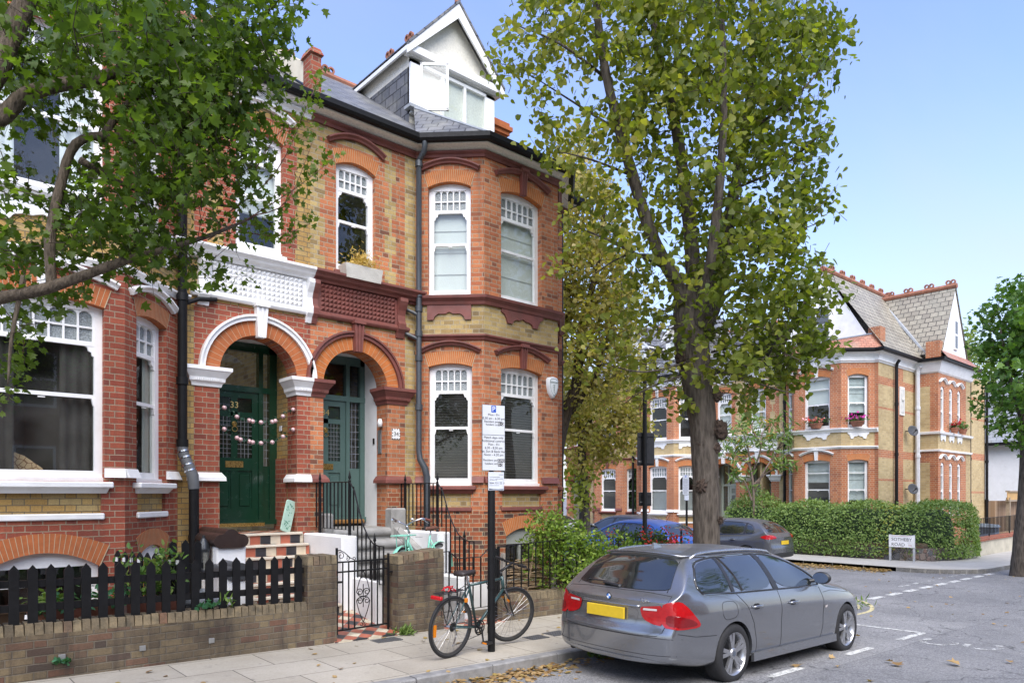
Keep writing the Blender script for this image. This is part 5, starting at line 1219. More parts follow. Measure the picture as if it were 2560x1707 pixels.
# bin, pots, plants in the forecourt
BN=root('dustbin','round grey dustbin with a domed lid behind the picket fence','bin',(2.85,8.75,0))
m=MB(); m.lathe([(.22,0),(.26,.55),(.28,.57),(.28,.6)],(2.85,8.75,.0),'z',24); m.build('body',PM('grey plastic bin',(.12,.13,.14),.45),BN,auto=40)
m=MB(); m.lathe([(.29,.585),(.30,.6),(.29,.63),(.24,.66),(.12,.69),(.06,.70),(.05,.73),(0,.73)],(2.85,8.75,.0),'z',24); m.build('lid',PM('grey plastic lid',(.19,.21,.23),.35),BN,auto=40)
def trough(x0,x1,y,label,mt,leafm,tall,n,ht=.22):
    T=root('plant_trough',label,'planter',((x0+x1)/2,y,.5),group='planters behind the picket fence')
    m=MB(); m.hexa([(x0+.02,y-.09,.48),(x1-.02,y-.09,.48),(x1-.02,y+.09,.48),(x0+.02,y+.09,.48),(x0,y-.12,.48+ht),(x1,y-.12,.48+ht),(x1,y+.12,.48+ht),(x0,y+.12,.48+ht)]); m.box(x0-.01,x1+.01,y-.13,y+.13,.46+ht,.49+ht); m.build('trough',mt,T)
    P=[];s=MB()
    for k in range(max(2,n//60)):
        bx,by=random.uniform(x0+.05,x1-.05),y+random.uniform(-.06,.06); h=tall*random.uniform(.5,1.)
        tx,ty=bx+random.uniform(-.15,.15),by+random.uniform(-.15,.1); s.tube([(bx,by,.68),((bx+tx)/2,(by+ty)/2,.68+h*.5),(tx,ty,.68+h)],[.008,.006,.003],5)
        for j in range(60): f=random.uniform(.25,1.05); P.append((bx+(tx-bx)*f+rng.normal()*.07,by+(ty-by)*f+rng.normal()*.07,.68+h*f+rng.normal()*.04))
    s.build('stems',PM('brown stem '+label[:6],(.10,.06,.035),.8),T); leafmesh('foliage',P,.075,leafm,T,OVAL,.8)
rose=LM('rose leaf',[(0,(.05,.11,.025)),(.6,(.12,.22,.05)),(1,(.25,.30,.09))],.3); gero=LM('geranium leaf',[(0,(.03,.10,.04)),(1,(.08,.22,.12))],.3)
terp=PM('brown plastic trough',(.20,.075,.05),.6,0,.1,8)
trough(.55,1.05,8.62,'dark timber planter with a leafy rose shoot at the left end of the fence',PM('old timber',(.14,.085,.05),.85,0,.2,5),rose,.6,160)
trough(1.3,1.85,8.6,'brown trough with low trailing leaves in front of the basement window',terp,gero,.14,180)
trough(1.95,2.48,8.6,'brown trough with a tall rose bush beside the short picket fence',terp,rose,.62,520)
trough(1.1,1.35,8.75,'small terracotta pot of ferny leaves behind the fence',terra,rose,.16,60,.18)
def tuft(x,y,z,n,h,label,cat,mt,tm=LANCE,w=.08,nm='weed'):
    P=[(x+rng.normal()*w,y+rng.normal()*w*.5,z+abs(rng.normal())*h*.3) for _ in range(n)]
    o=leafmesh(nm,P,h,mt,None,tm,.15,droop=-1.5); tag(o,label,cat); return o
tuft(2.68,8.12,.60,26,.06,'small round leaved weed growing from the top of the wall under the pickets','weed',gero,LIME,.06); tuft(2.86,8.12,.60,12,.13,'narrow leaved green weed on the wall top beside the round leaved one','weed',rose)
tuft(1.3,8.1,.2,18,.05,'tiny green weed growing from the foot of the wall near the left edge','weed',gero,LIME,.035)
grassm=LM('grass blade',[(0,(.06,.12,.02)),(1,(.2,.28,.08))],.3)
tuft(5.2,8.07,-.03,55,.11,'tuft of grass at the foot of the broad brick gate pier','grass tuft',grassm,LANCE,.06,'grass_tuft')
tuft(6.6,5.92,-.17,30,.12,'small green weed growing from the gutter by the kerb','weed',grassm,LANCE,.04)
tuft(14.0,6.05,-.3,120,.12,'patch of weeds in the gutter at the corner kerb','weed',grassm,LANCE,.25)
# ------------------------------------------------------------------ signs
def parkingsign(P0,ang,label,cat='sign',scale=1.,lines=True,g=None):
    S=root('parking_sign',label,cat,P0,group=g); x,y,z=P0
    fr=(x,y,math.cos(ang),math.sin(ang),math.sin(ang),-math.cos(ang),z)
    m=MB(); m.lathe([(.045,-.1),(.045,2.14),(.0,2.14)],P0,'z',16); m.build('pole',blackp,S,auto=40)
    m=MB(); m.lathe([(.052,.75),(.052,.78)],P0,'z',16); m.lathe([(.028,2.1),(.028,2.95)],P0,'z',12); m.tube([(x,y,z+.22),(x,y,z+.3)],.049,12); m.build('collar',blackp,S)
    face=PM('reflective white sign face',(.56,.58,.60),.4,0,.03); ink=PM('black sign lettering',(.02,.02,.025),.5); blue=PM('blue sign panel',(.02,.08,.42),.4)
    W=.152; m=MB(); m.fr=fr; ub,ut=2.16,2.945
    m.cbox(-W,W,.05,.062,ub,ut,.004); m.fr=None; pl=m.build('sign_plate',PM('grey sign edge',(.12,.13,.15),.5),S)
    m=MB(); m.fr=fr; z2=2.585; m.box(-W+.006,W-.006,.062,.0632,z2+.004,ut-.006); m.box(-W+.006,W-.006,.062,.0632,ub+.006,z2-.003); m.fr=None; m.build('sign_face',face,pl)
    m=MB(); m.fr=fr; m.box(-.031,.031,.0632,.0642,2.855,2.935); m.fr=None; m.build('blue_panel',blue,pl)
    m=MB(); txt(m,'P',.085,0,2.867,.0648,fr); m.build('white_letter',PM('white lettering',(.75,.75,.75),.5),pl)
    if lines:
        m=MB(); w=.0642
        def L(s,zz,sz=.040,u=0,al='CENTER'): txt(m,s,sz,u,zz,w,fr,0,al)
        L('Mon - Fri',2.813); L('8.30 am - 6.30 pm',2.770); L('Resident permit',2.733,.037,-.125,'LEFT'); L('holders only',2.698,.037,-.105,'LEFT')
        L('Match days only',2.543); L('Additional controls',2.502); L('Mon - Fri',2.461); L('6.30 - 8.30 pm',2.420); L('Sat, Sun & Bank Hols',2.378); L('Noon - 4.30 pm',2.338)
        L('Resident permit',2.275,.037,-.138,'LEFT'); L('holders only',2.234,.037,-.118,'LEFT')
        for a,b,c,d in ((.062,.132,2.700,2.742),(.052,.144,2.262,2.302),(.056,.12,2.212,2.252)): m.fr=fr; m.box(a,b,.0632,.0641,c,d); m.fr=None
        m.build('lettering',ink,pl)
        m=MB(); txt(m,'IS-Q',.038,.097,2.708,.0646,fr); txt(m,'IS-MQ',.034,.098,2.270,.0646,fr); txt(m,'IS-Q',.036,.088,2.219,.0646,fr); m.build('white_codes',PM('white code lettering',(.75,.75,.75),.5),pl)
    else:
        m=MB(); m.fr=fr
        r=random.Random(3)
        for k in range(15):
            zz=2.22+k*.04; u=r.uniform(.07,.12)
            if abs(zz-2.585)<.02: continue
            u0=-u
            while u0<u-.01: d=r.uniform(.015,.04); m.box(u0,min(u,u0+d),.0632,.064,zz,zz+.018); u0+=d+.012
        m.fr=None; m.build('lettering',PM('grey small lettering',(.16,.16,.18),.5),pl)
    m=MB(); m.fr=fr; o=.025; m.cbox(-.092+o,.135+o-.02,.05,.060,1.925,2.145,.004); m.fr=None; p2=m.build('info_plate',PM('white info plate',(.58,.61,.66),.4),S)
    m=MB(); m.fr=fr
    m.poly([(-.085+o,.0606,1.932),(.108+o,.0606,1.932),(.108+o,.0606,1.945),(.03+o,.0606,1.941),(-.03+o,.0606,1.944),(-.085+o,.0606,1.952)]); m.fr=None
    m.build('wave_band',PM('dark wave band',(.10,.11,.14),.5),p2)
    if lines:
        m=MB(); w=.0606
        txt(m,'Arsenal FC match and event',.0155,-.08+o,2.062,w,fr,0,'LEFT'); txt(m,'information line:',.0155,-.08+o,2.044,w,fr,0,'LEFT'); txt(m,'0844 931 22 11',.0335,-.082+o,2.004,w,fr,0,'LEFT'); 
        m.fr=fr; m.box(-.08+o,.06+o,.0606,.0612,2.086,2.090); m.box(.045+o,.1+o,.0606,.0612,2.112,2.116); m.box(-.08+o,.05+o,.0606,.0612,1.985,1.988); m.fr=None
        m.build('lettering',ink,p2)
    return S
parkingsign((5.46,6.57,gz(5.46)),math.atan2(-.243,.970),'black pole with white resident permit parking signs, beside the leaning bicycle')
parkingsign((24.0,16.7,gz(24)),R(-90),'distant parking sign on a black pole in front of the white shuttered windows',lines=False)
LP=root('sign_post','tall black post carrying two dark sign backs, left of the big tree trunk','sign post',(14.6,11.3,0))
px,py=14.5,11.35
m=MB(); m.lathe([(.085,-.4),(.085,.6),(.06,.7),(.055,3.2),(.05,5.2),(0,5.25)],(px,py,0),'z',14); m.build('pole',blackp,LP,auto=40)
sb=PM('dark sign back',(.02,.021,.024),.4)
fr=(px,py,.83,-.56,-.56,-.83,0)
for k,(a,b,z0,z1) in enumerate(((-.17,.28,2.58,3.42),(-.13,.20,1.55,1.90))):
    m=MB(); m.fr=fr; m.cbox(a,b,-.10,-.075,z0,z1,.006); m.fr=None; pb=m.build('sign_back',sb,LP)
    m=MB(); m.fr=fr; m.box(a+.02,b-.02,-.075,-.05,z1-.1,z1-.05); m.box(a+.02,b-.02,-.075,-.05,z0+.05,z0+.1); m.fr=None; m.build('bracket',sb,pb)
    m=MB(); m.fr=fr; m.box(a+.03,a+.1,-.0745,-.0735,z0+.05,z0+.11); m.fr=None; m.build('sticker',PM('white sticker',(.6,.6,.6),.6),pb)
SN=root('street_sign','white street name sign on two grey posts in front of the stone wall and hedge','street sign',(24.7,9.3,0))
sx=24.7; g=gz(24.7); fr=(sx,9.31,0,-1,-1,0,g)
m=MB()
for u in (0,.72): m.fr=fr; m.box(u-.03,u+.03,-.035,.0,-.1,.88); m.fr=None
m.build('post',PM('grey post',(.36,.37,.38),.6),SN)
m=MB(); m.fr=fr; m.cbox(-.03,.75,0,.02,.47,.86,.004); m.fr=None; sp_=m.build('name_plate',PM('white enamel',(.72,.72,.72),.35),SN)
m=MB(); txt(m,'SOTHEBY',.145,.05,.675,.021,fr,0,'LEFT'); txt(m,'ROAD',.145,.05,.51,.021,fr,0,'LEFT'); m.build('lettering',PM('black name lettering',(.03,.03,.035),.5),sp_)
m=MB(); txt(m,'N5',.08,.57,.51,.021,fr,0,'LEFT'); m.fr=fr; m.box(.05,.66,.0205,.0215,.825,.837); m.fr=None; m.build('district_code',PM('red grey lettering',(.4,.2,.2),.5),sp_)
# ------------------------------------------------------------------ corner garden wall, far fence, bin
def rubble():
    N=NT('dark rubble stone'); v=N.n('TexVoronoi',{'Vector':N.pos(),'Scale':6.}); e=N.n('TexVoronoi',{'Vector':N.pos(),'Scale':6.},feature='DISTANCE_TO_EDGE')
    c=N.ramp(N.n('SeparateXYZ',{0:v.outputs['Color']}).outputs[0],[(0,(.07,.07,.075)),(.35,(.11,.105,.105)),(.6,(.15,.095,.075)),(.8,(.085,.08,.085)),(1,(.20,.15,.12))])
    c=N.mix(N.mr(e.outputs[0],.02,.06),(.22,.20,.17),c)
    return N.fin(N.bsdf(c,.85,0,N.bump(N.mr(e.outputs[0],0,.12),1.,.04)))
RW=root('stone_wall','low dark rubble stone wall under the clipped hedge on the corner','wall',(25,12,0))
m=MB(); pw=[(25.1,40),(25.1,14),(25.1,9.3),(25.6,8.5),(26.6,8.15),(28.4,8.2)]
m.extr([(x,y,gz(x)) for x,y in pw],[(-.3,-.2),(.06,-.2),(.03,.42),(-.25,.46)],side=-1) ; m.build('wall',rubble(),RW)
m=MB(); m.extr([(x,y,gz(x)) for x,y in pw[:4]],[(-.26,.44),(.03,.41),(.035,.56),(-.26,.58)],side=-1); m.build('coping',b_grey,RW)
FW=root('rendered_wall','low cream garden wall with a red brick top and railings beside the far pavement','wall',(32,8.2,0))
m=MB(); m.hexa([(28.6,8.15,-1),(60,8.5,-1),(60,8.8,-1),(28.6,8.4,-1),(28.6,8.15,.12),(60,8.5,.3),(60,8.8,.3),(28.6,8.4,.12)]); m.build('wall',PM('cream render wall',(.48,.44,.34),.9,0,.15,1.5,.3,dirt=.3),FW)
m=MB(); m.hexa([(28.6,8.1,.12),(60,8.45,.3),(60,8.85,.3),(28.6,8.45,.12),(28.6,8.1,.24),(60,8.45,.42),(60,8.85,.42),(28.6,8.45,.24)]); m.build('coping',b_deep,FW)
d=(31.4**2+.35**2)**.5
railing('low black railing on the cream garden wall at the far right',(28.7,8.28,31.4/d,.35/d,.35/d,-31.4/d,0),14,lambda u:.95+.006*u,lambda u:.35+.006*u,75,thick=(0,15,30,45,60,75),loc=(28.7,8.3,.2),r=.011)
TF=root('timber_fence','tall brown close boarded timber fence with a gate, beside the flank of the corner house','fence',(38,10,0))
def timber():
    N=NT('brown fence boards'); p=N.uv(); sp=N.n('SeparateXYZ',{0:p}); k=N.ma('FLOOR',N.ma('DIVIDE',sp.outputs[0],.12)); f=N.ma('FRACT',N.ma('DIVIDE',sp.outputs[0],.12))
    w=N.n('TexWhiteNoise',{1:k},noise_dimensions='1D'); c=N.mix(w.outputs[0],(.24,.15,.085),(.36,.25,.16)); c=N.mix(N.mr(f,.0,.08),(.05,.03,.02),c)
    return N.fin(N.bsdf(c,.8,0,N.bump(N.mr(f,0,.1),.5,.02)))
tb=timber()
m=MB(); m.quad((38.4,9.9,-.6),(43.2,9.5,-.6),(43.2,9.5,1.55),(38.4,9.9,1.55)); m.quad((38.4,10.3,-.6),(38.4,9.9,-.6),(38.4,9.9,1.55),(38.4,10.3,1.55)); m.build('boards',tb,TF)
m=MB(); m.box(38.4,43.2,9.4,9.44,1.55,1.95); m.build('boards',PM('new golden timber',(.48,.30,.12),.8,0,.1,4),TF)
m=MB()
for x in (38.5,41.6,42.3): m.box(x,x+.14,9.35,9.5,-.6,2.35 if x==41.6 else 1.7)
m.box(38.4,43.2,9.34,9.5,1.52,1.6); m.box(38.4,43.2,9.34,9.5,1.95,2.02); m.build('post',PM('weathered post',(.30,.24,.17),.85),TF)
WB=root('wheelie_bin','blue grey wheeled bin behind the low railing at the far right','bin',(34.5,8.9,0))
m=MB(); m.hexa([(34.0,8.8,-.45),(34.5,8.8,-.45),(34.5,9.3,-.45),(34.0,9.3,-.45),(33.95,8.75,.5),(34.55,8.75,.5),(34.55,9.35,.5),(33.95,9.35,.5)]); m.build('body',PM('blue grey plastic',(.12,.16,.21),.5),WB)
m=MB(); m.hexa([(33.92,8.7,.5),(34.58,8.7,.5),(34.58,9.4,.5),(33.92,9.4,.5),(33.98,8.76,.6),(34.52,8.76,.6),(34.52,9.36,.64),(33.98,9.36,.64)]); m.build('lid',PM('pale blue lid',(.25,.31,.37),.45),WB)
# woven twigs behind the railing
HU=root('wattle_hurdle','collapsed woven twig hurdle with grey stakes behind the railings','hurdle',(8.,8.75,0))
m=MB(); r=random.Random(5)
for k in range(95):
    z=r.uniform(.0,.78); y=8.62+r.uniform(-.03,.1); a=r.uniform(-.12,.12)+.1*(z-.4)
    x0=7.25+r.uniform(-.1,.5); x1=x0+r.uniform(.9,1.5); pts=[]
    for q in range(6): f=q/5; pts.append((x0+(x1-x0)*f,y+.025*math.sin(q*2.6+k),.0+z+a*(x1-x0)*(f-.5)-.25*max(0,f-.55)*z))
    m.tube(pts,r.uniform(.006,.011),5)
m.tube([(7.9,8.6,.2),(8.02,8.55,.98)],.012,5); m.tube([(8.2,8.56,.15),(8.9,8.6,.8)],.012,5)
m.build('twigs',PM('dry brown twigs',(.27,.19,.11),.85,0,.35,9),HU)
for x,t_ in ((7.28,.92),(8.42,.98),(8.75,.85)):
    m=MB(); m.hexa([(x,8.5,-.1),(x+.08,8.5,-.1),(x+.08,8.58,-.1),(x,8.58,-.1),(x+.03,8.5,t_),(x+.09,8.5,t_),(x+.09,8.57,t_),(x+.03,8.57,t_)]); m.build('stake',PM('silver grey stake',(.30,.27,.23),.9,0,.2,8,.4),HU)
# ------------------------------------------------------------------ planting
CT,ST_=math.cos(R(48.61388)),math.sin(R(48.61388)); FPX,HZ,CZ=1780.,1235.,1.85
def U(px,py,d):
    """point d metres away along the viewing direction, from its place in the 2560 px photograph"""
    t=(px-1280)/FPX; return np.array((d*(CT+t*ST_),d*(ST_-t*CT),CZ+d*(HZ-py)/FPX))
def barkm(name,c1,c2,sc_=14.):
    N=NT(name); p=N.obj(); mp=N.n('Mapping',{0:p}); mp.inputs['Scale'].default_value=(1,1,.22)
    n=N.noise(mp.outputs[0],sc_,7,.7); v=N.n('TexVoronoi',{'Vector':mp.outputs[0],'Scale':sc_*1.6})
    h=N.ma('ADD',n,N.ma('MULTIPLY',v.outputs[0],.5)); c=N.mix(N.mr(h,.35,.95),c1,c2)
    return N.fin(N.bsdf(c,.95,0,N.bump(h,1.,.035),spec=.15))
bark=barkm('rough grey brown bark',(.03,.025,.02),(.125,.105,.085)); bark2=barkm('dark branch bark',(.028,.022,.017),(.10,.078,.06),22.)
def limb(mb,pts,r0,r1,n=9,wob=.0):
    P=[np.array(p) for p in pts]; out=[];m=len(P)
    for i in range(m-1):
        for k in range(4):
            f=k/4; a=P[max(i-1,0)];b=P[i];c=P[i+1];d=P[min(i+2,m-1)]
            out.append(.5*((2*b)+(-a+c)*f+(2*a-5*b+4*c-d)*f*f+(-a+3*b-3*c+d)*f**3))
    out.append(P[-1]); q=len(out)
    rr=[(r0+(r1-r0)*(i/(q-1)))*(1+wob*rng.uniform(-1,1)) for i in range(q)] if not isinstance(r0,list) else [float(np.interp(i/(q-1),np.linspace(0,1,len(r0)),r0))*(1+wob*rng.uniform(-1,1)) for i in range(q)]
    mb.tube([tuple(p) for p in out],rr,n); return out
def crown(T,blobs,depth,n,per,size,lm,limbs,tmpl=LIME,up=.35,droop=.8,twr=.006,tonef=None,dsp=.9,twm=None,spread=.20):
    """leaf clusters spread through overlapping lobes; each cluster hangs on a twig that points back to the nearest limb"""
    B=np.array([(b[0],b[1],b[2]) for b in blobs],float); W=np.array([b[2]**2*(b[3] if len(b)>3 else 1.) for b in blobs]); W/=W.sum()
    L=np.array([p for l in limbs for p in l]); k=max(1,n//per)
    idx=rng.choice(len(B),k,p=W); P=[];tn=[];tw=MB()
    for i in idx:
        b=B[i]; a=rng.uniform(0,2*math.pi); r=b[2]*math.sqrt(rng.uniform())
        d=depth+rng.normal()*dsp*b[2]/150*.8
        if len(blobs[i])>4: d+=blobs[i][4]
        c=U(b[0]+r*math.cos(a),b[1]+r*math.sin(a),d); ct=rng.uniform(0,1)
        j=np.argmin(((L-c)**2).sum(1)); v=L[j]-c; v/=max(.01,np.linalg.norm(v)); v=v+rng.normal(size=3)*.35; v/=np.linalg.norm(v)
        ln=rng.uniform(.35,.75)*spread*2.6
        if twr: tw.tube([tuple(c+v*ln*.9),tuple(c+v*ln*.35+rng.normal(size=3)*.02),tuple(c-v*ln*.55)],[twr,twr*.7,twr*.35],4,cap=False)
        m=rng.integers(int(per*.5),int(per*1.5)+1)
        f=rng.uniform(-.6,.45,m)
        q=c+v*(f*ln)[:,None]+rng.normal(size=(m,3))*np.array((1,1,.8))*spread*.5
        P.append(q); tn.append(np.clip(ct*.55+rng.uniform(0,1,m)*.45,0,1))
    P=np.concatenate(P); tn=np.concatenate(tn)
    if tonef is not None: tn=np.clip(tonef(P,tn),0,1)
    if twr: tw.build('twigs',twm or bark2,T,fixn=False)
    return leafmesh('crown',P,size,lm,T,tmpl,up,droop,tn)
# big street lime beside the grey car
TL=root('lime_tree','big street lime tree with a burred grey trunk just beyond the grey estate car','tree',(9.85,6.45,-.13))
d0=11.35; tk=MB(); A=[]
A.append(limb(tk,[U(1768,1600,d0),U(1768,1500,d0),U(1766,1350,d0),U(1764,1200,d0),U(1757,1060,d0),U(1742,960,d0),U(1730,870,d0),U(1722,790,d0),U(1716,730,d0)],[.29,.235,.21,.208,.215,.235,.27,.25,.16],0,18,.03))
A.append(limb(tk,[U(1725,800,d0),U(1690,705,d0-.1),U(1650,635,d0-.2),U(1612,540,d0-.25),U(1582,440,d0-.3),U(1550,330,d0-.35),U(1518,200,d0-.4),U(1500,90,d0-.4),U(1485,-40,d0-.4),U(1470,-250,d0-.3)],[.15,.115,.10,.092,.084,.076,.068,.06,.05,.03],0,10,.05))
A.append(limb(tk,[U(1730,830,d0),U(1734,720,d0+.1),U(1728,600,d0+.2),U(1712,470,d0+.2),U(1692,330,d0+.25),U(1665,210,d0+.3),U(1640,90,d0+.3),U(1625,-80,d0+.3),U(1615,-300,d0+.3)],[.16,.13,.115,.10,.09,.08,.068,.056,.03],0,10,.05))
A.append(limb(tk,[U(1745,850,d0),U(1790,740,d0+.5),U(1812,620,d0+.8),U(1835,480,d0+1.),U(1865,330,d0+1.1),U(1880,150,d0+1.1),U(1880,-80,d0+1.1)],[.16,.13,.12,.10,.085,.07,.03],0,9,.05))
A.append(limb(tk,[U(1740,830,d0-.1),U(1775,660,d0-.6),U(1800,450,d0-.8),U(1810,220,d0-.9),U(1800,-50,d0-.9)],[.11,.08,.07,.05,.03],0,8,.05))
for (a,b,c,r) in (((1700,690),(1520,600),(1420,560),.03),((1650,640),(1560,640),(1480,690),.025),((1735,900),(1610,930),(1500,905),.022),((1735,930),(1620,970),(1560,1010),.018),((1790,920),(1900,960),(1985,985),.024),((1780,880),(1890,860),(2000,900),.022),((1812,640),(1930,600),(2040,560),.03),((1840,470),(1950,420),(2060,330),.03),((1870,330),(1990,240),(2090,130),.03),((1550,330),(1440,260),(1330,190),.03),((1520,200),(1400,110),(1280,60),.03),((1582,440),(1480,400),(1400,380),.025)):
    A.append(limb(tk,[U(*a,d0),U(*b,d0+rng.uniform(-.8,.8)),U(*c,d0+rng.uniform(-1.2,1.2))],r,.006,6))
for k in range(70):   # epicormic shoots round the crown break
    y=rng.uniform(790,1000); sd=rng.choice((-1,1)); x0=1735+sd*rng.uniform(20,40); l=rng.uniform(50,200)
    limb(tk,[U(x0,y,d0+rng.uniform(-.3,.1)),U(x0+sd*l*.5,y+rng.uniform(-25,35),d0+rng.uniform(-.6,.4)),U(x0+sd*l,y+rng.uniform(-20,60),d0+rng.uniform(-.9,.7))],.006,.002,4)
tk.build('trunk',bark,TL,smooth=True)
bu=MB()
for (x,y,r) in ((1755,1215,.13),(1800,1075,.15),(1750,1110,.07),(1790,1120,.09),(1705,895,.12),(1800,1300,.06),(1792,990,.09)):
    c=U(x,y,d0-.12)
    g=bmesh.new(); bmesh.ops.create_icosphere(g,subdivisions=3,radius=r)
    b=len(bu.V)
    bu.add([tuple(np.array(v.co)*(1+.22*rng.uniform(-1,1))*np.array((.8,.8,1.))+c) for v in g.verts],[tuple(v.index for v in f.verts) for f in g.faces]); g.free()
    for k in range(26):
        v=rng.normal(size=3); v/=np.linalg.norm(v); bu.tube([tuple(c+v*r*.8),tuple(c+v*r*1.1),tuple(c+v*r*rng.uniform(1.15,1.6)+np.array((0,0,.02)))],[.006,.005,.002],4,cap=False)
bu.build('burr',PM('burr bark',(.055,.036,.025),.95,0,.4,30,1.,40),TL)
lime_l=LM('lime leaf',[(0,(.085,.12,.022)),(.35,(.15,.18,.036)),(.62,(.235,.245,.05)),(.80,(.31,.295,.07)),(.90,(.33,.25,.07)),(.97,(.52,.45,.08)),(1,(.42,.42,.2))],.5,.38,1.7)
BL=[(1330,50,100,.8),(1290,170,60,.6),(1420,150,120,.8),(1390,300,80,.6),(1450,400,95,.45),(1560,60,140),(1600,250,120,.9),(1540,540,95,.55),(1700,100,170),(1750,300,180),(1850,120,190,1.1),(1980,150,120,1.2),(2075,110,60,1.2,1.5),(2010,60,90),(1960,330,120,1.1),(1880,480,160,1.1),(2010,500,75),(1760,560,130,.8),(1900,680,150,1.1),(2010,650,70),(1810,800,140),(1930,830,110,1.1),(2020,820,50,.8),(1890,930,90,.9),(2062,735,48,.9),(2045,845,52,.9),(2000,915,50,.9),(1960,960,36,.7),(1640,560,90,.5,-.7),(1600,380,90,.5,-.7),(1540,300,80,.45,-.7),(1650,740,90,.7),(1570,690,70,.6),(1610,880,100,.65),(1510,860,80,.5),(1640,960,70,.5),(1740,960,70,.8,-.3),(2030,740,50,.7),(1970,940,45,.8),(1400,640,55,.5),(1460,560,70,.4),(1650,-150,220,.7),(1870,-160,200,.7),(1430,-100,150,.7)]
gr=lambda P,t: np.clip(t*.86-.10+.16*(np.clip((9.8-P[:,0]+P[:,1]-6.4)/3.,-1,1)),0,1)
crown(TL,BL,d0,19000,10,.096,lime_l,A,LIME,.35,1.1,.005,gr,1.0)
# browner limes in the side street
brown_l=LM('autumn lime leaf',[(0,(.13,.15,.035)),(.3,(.24,.23,.065)),(.6,(.37,.31,.12)),(.85,(.50,.41,.2)),(1,(.30,.31,.08))],.5,.45)
def sidetree(label,d,base,limbs,blobs,n,size,sprout=None):
    T=root('lime_tree',label,'tree',tuple(U(base[0],base[1],d)),group='browning lime trees in the side street'); m=MB(); A=[]
    for pts,r0,r1 in limbs: A.append(limb(m,[U(p[0],p[1],d+(p[2] if len(p)>2 else 0)) for p in pts],r0,r1,10,.06))
    m.build('trunk',bark2 if sprout is None else bark,T,smooth=True)
    crown(T,blobs,d,n,10,size,brown_l,A,LIME,.3,.9,.007,None,1.6,None,.26)
    if sprout:
        P=[U(rng.normal()*22+sprout[0],rng.normal()*34+sprout[1],d-.3+rng.normal()*.25) for _ in range(260)]
        leafmesh('foliage',P,.13,LM('yellow green sprout leaf',[(0,(.16,.20,.03)),(1,(.34,.36,.08))],.35),T,LIME,.5,.5)
sidetree('brown leaved lime with a dark leaning limb right behind the orange brick end house',18.5,(1385,1400),[([(1375,1420),(1385,1200),(1395,1100),(1418,1020),(1440,960),(1452,860),(1470,760),(1500,640),(1510,520)],.24,.04),([(1425,1030),(1480,960),(1505,890),(1530,800),(1545,700)],.1,.03),([(1395,1080),(1400,980),(1400,880),(1420,760),(1430,600)],.1,.03)],
   [(1430,430,55,.6),(1470,510,80,.7),(1420,600,70),(1530,610,50,.6),(1480,700,90),(1410,760,60),(1555,730,60,.7),(1520,820,70,.8),(1440,850,70),(1560,900,50,.6),(1480,960,70,.7),(1440,350,45,.5)],11000,.10)
sidetree('brown leaved lime with yellow sprouts low on its trunk, behind the white parked car',23.,(1462,1420),[([(1462,1430),(1462,1330),(1460,1230),(1456,1150),(1450,1050),(1445,930),(1450,800)],.22,.05),([(1452,1090),(1500,1010),(1540,930)],.08,.02)],
   [(1450,1040,70),(1520,1080,70,1.1),(1410,1060,50),(1580,1050,45,.8),(1470,1130,60,.9),(1560,980,60),(1610,1085,28,.6),(1420,960,60)],6500,.11,(1450,1225))
# maple overhanging from the left
TM=root('maple_tree','green leaved maple overhanging the street from the left edge, its trunk out of view','tree',(-.35,6.6,.1)); dm=5.0
m=MB(); A=[]
A.append(limb(m,[(-.35,6.6,0),(-.36,6.62,1.2),(-.33,6.6,2.4),(-.25,6.55,3.4),(-.2,6.5,4.5),(-.1,6.4,6.)],[.2,.16,.15,.13,.1,.05],0,14,.03))
A.append(limb(m,[np.array((-.3,6.58,2.9)),U(-150,380,4.7),U(0,295,4.8),U(60,240,4.85),U(140,215,4.9),U(240,197,5.),U(320,165,5.1),U(420,110,5.2),U(560,60,5.4)],[.08,.06,.054,.049,.044,.04,.032,.022,.008],0,10,.04))
A.append(limb(m,[np.array((-.33,6.6,2.3)),U(-150,790,4.7),U(0,745,4.8),U(100,725,4.85),U(200,692,4.95),U(300,655,5.),U(380,632,5.1),U(520,590,5.3),U(640,540,5.6)],[.06,.045,.041,.04,.036,.03,.024,.016,.006],0,9,.05))
A.append(limb(m,[np.array((-.25,6.55,3.4)),U(-60,250,4.75),U(20,100,4.9),U(80,-30,5.)],[.10,.08,.075,.06],0,10,.04))
A.append(limb(m,[U(130,720,4.9),U(125,600,4.95),U(150,470,5.),U(190,360,5.05),U(280,340,5.1),U(390,365,5.2),U(460,370,5.4)],[.035,.035,.032,.03,.028,.02,.008],0,8,.05))
A.append(limb(m,[U(250,350,5.1),U(330,250,5.2),U(470,170,5.4),U(600,100,5.6)],.03,.008,7)); A.append(limb(m,[U(60,690,4.85),U(30,840,4.8),U(20,960,4.75)],.02,.006,6))
A.append(limb(m,[U(200,400,5.),U(330,470,5.3),U(470,500,5.5),U(600,520,5.7)],.025,.008,6))
m.build('trunk',barkm('mottled branch bark',(.05,.04,.03),(.17,.135,.10),30.),TM,smooth=True)
maple_l=LM('maple leaf',[(0,(.036,.066,.010)),(.45,(.062,.105,.016)),(.8,(.10,.155,.026)),(.985,(.15,.21,.038)),(1,(.38,.33,.04))],.5,.36,1.8)
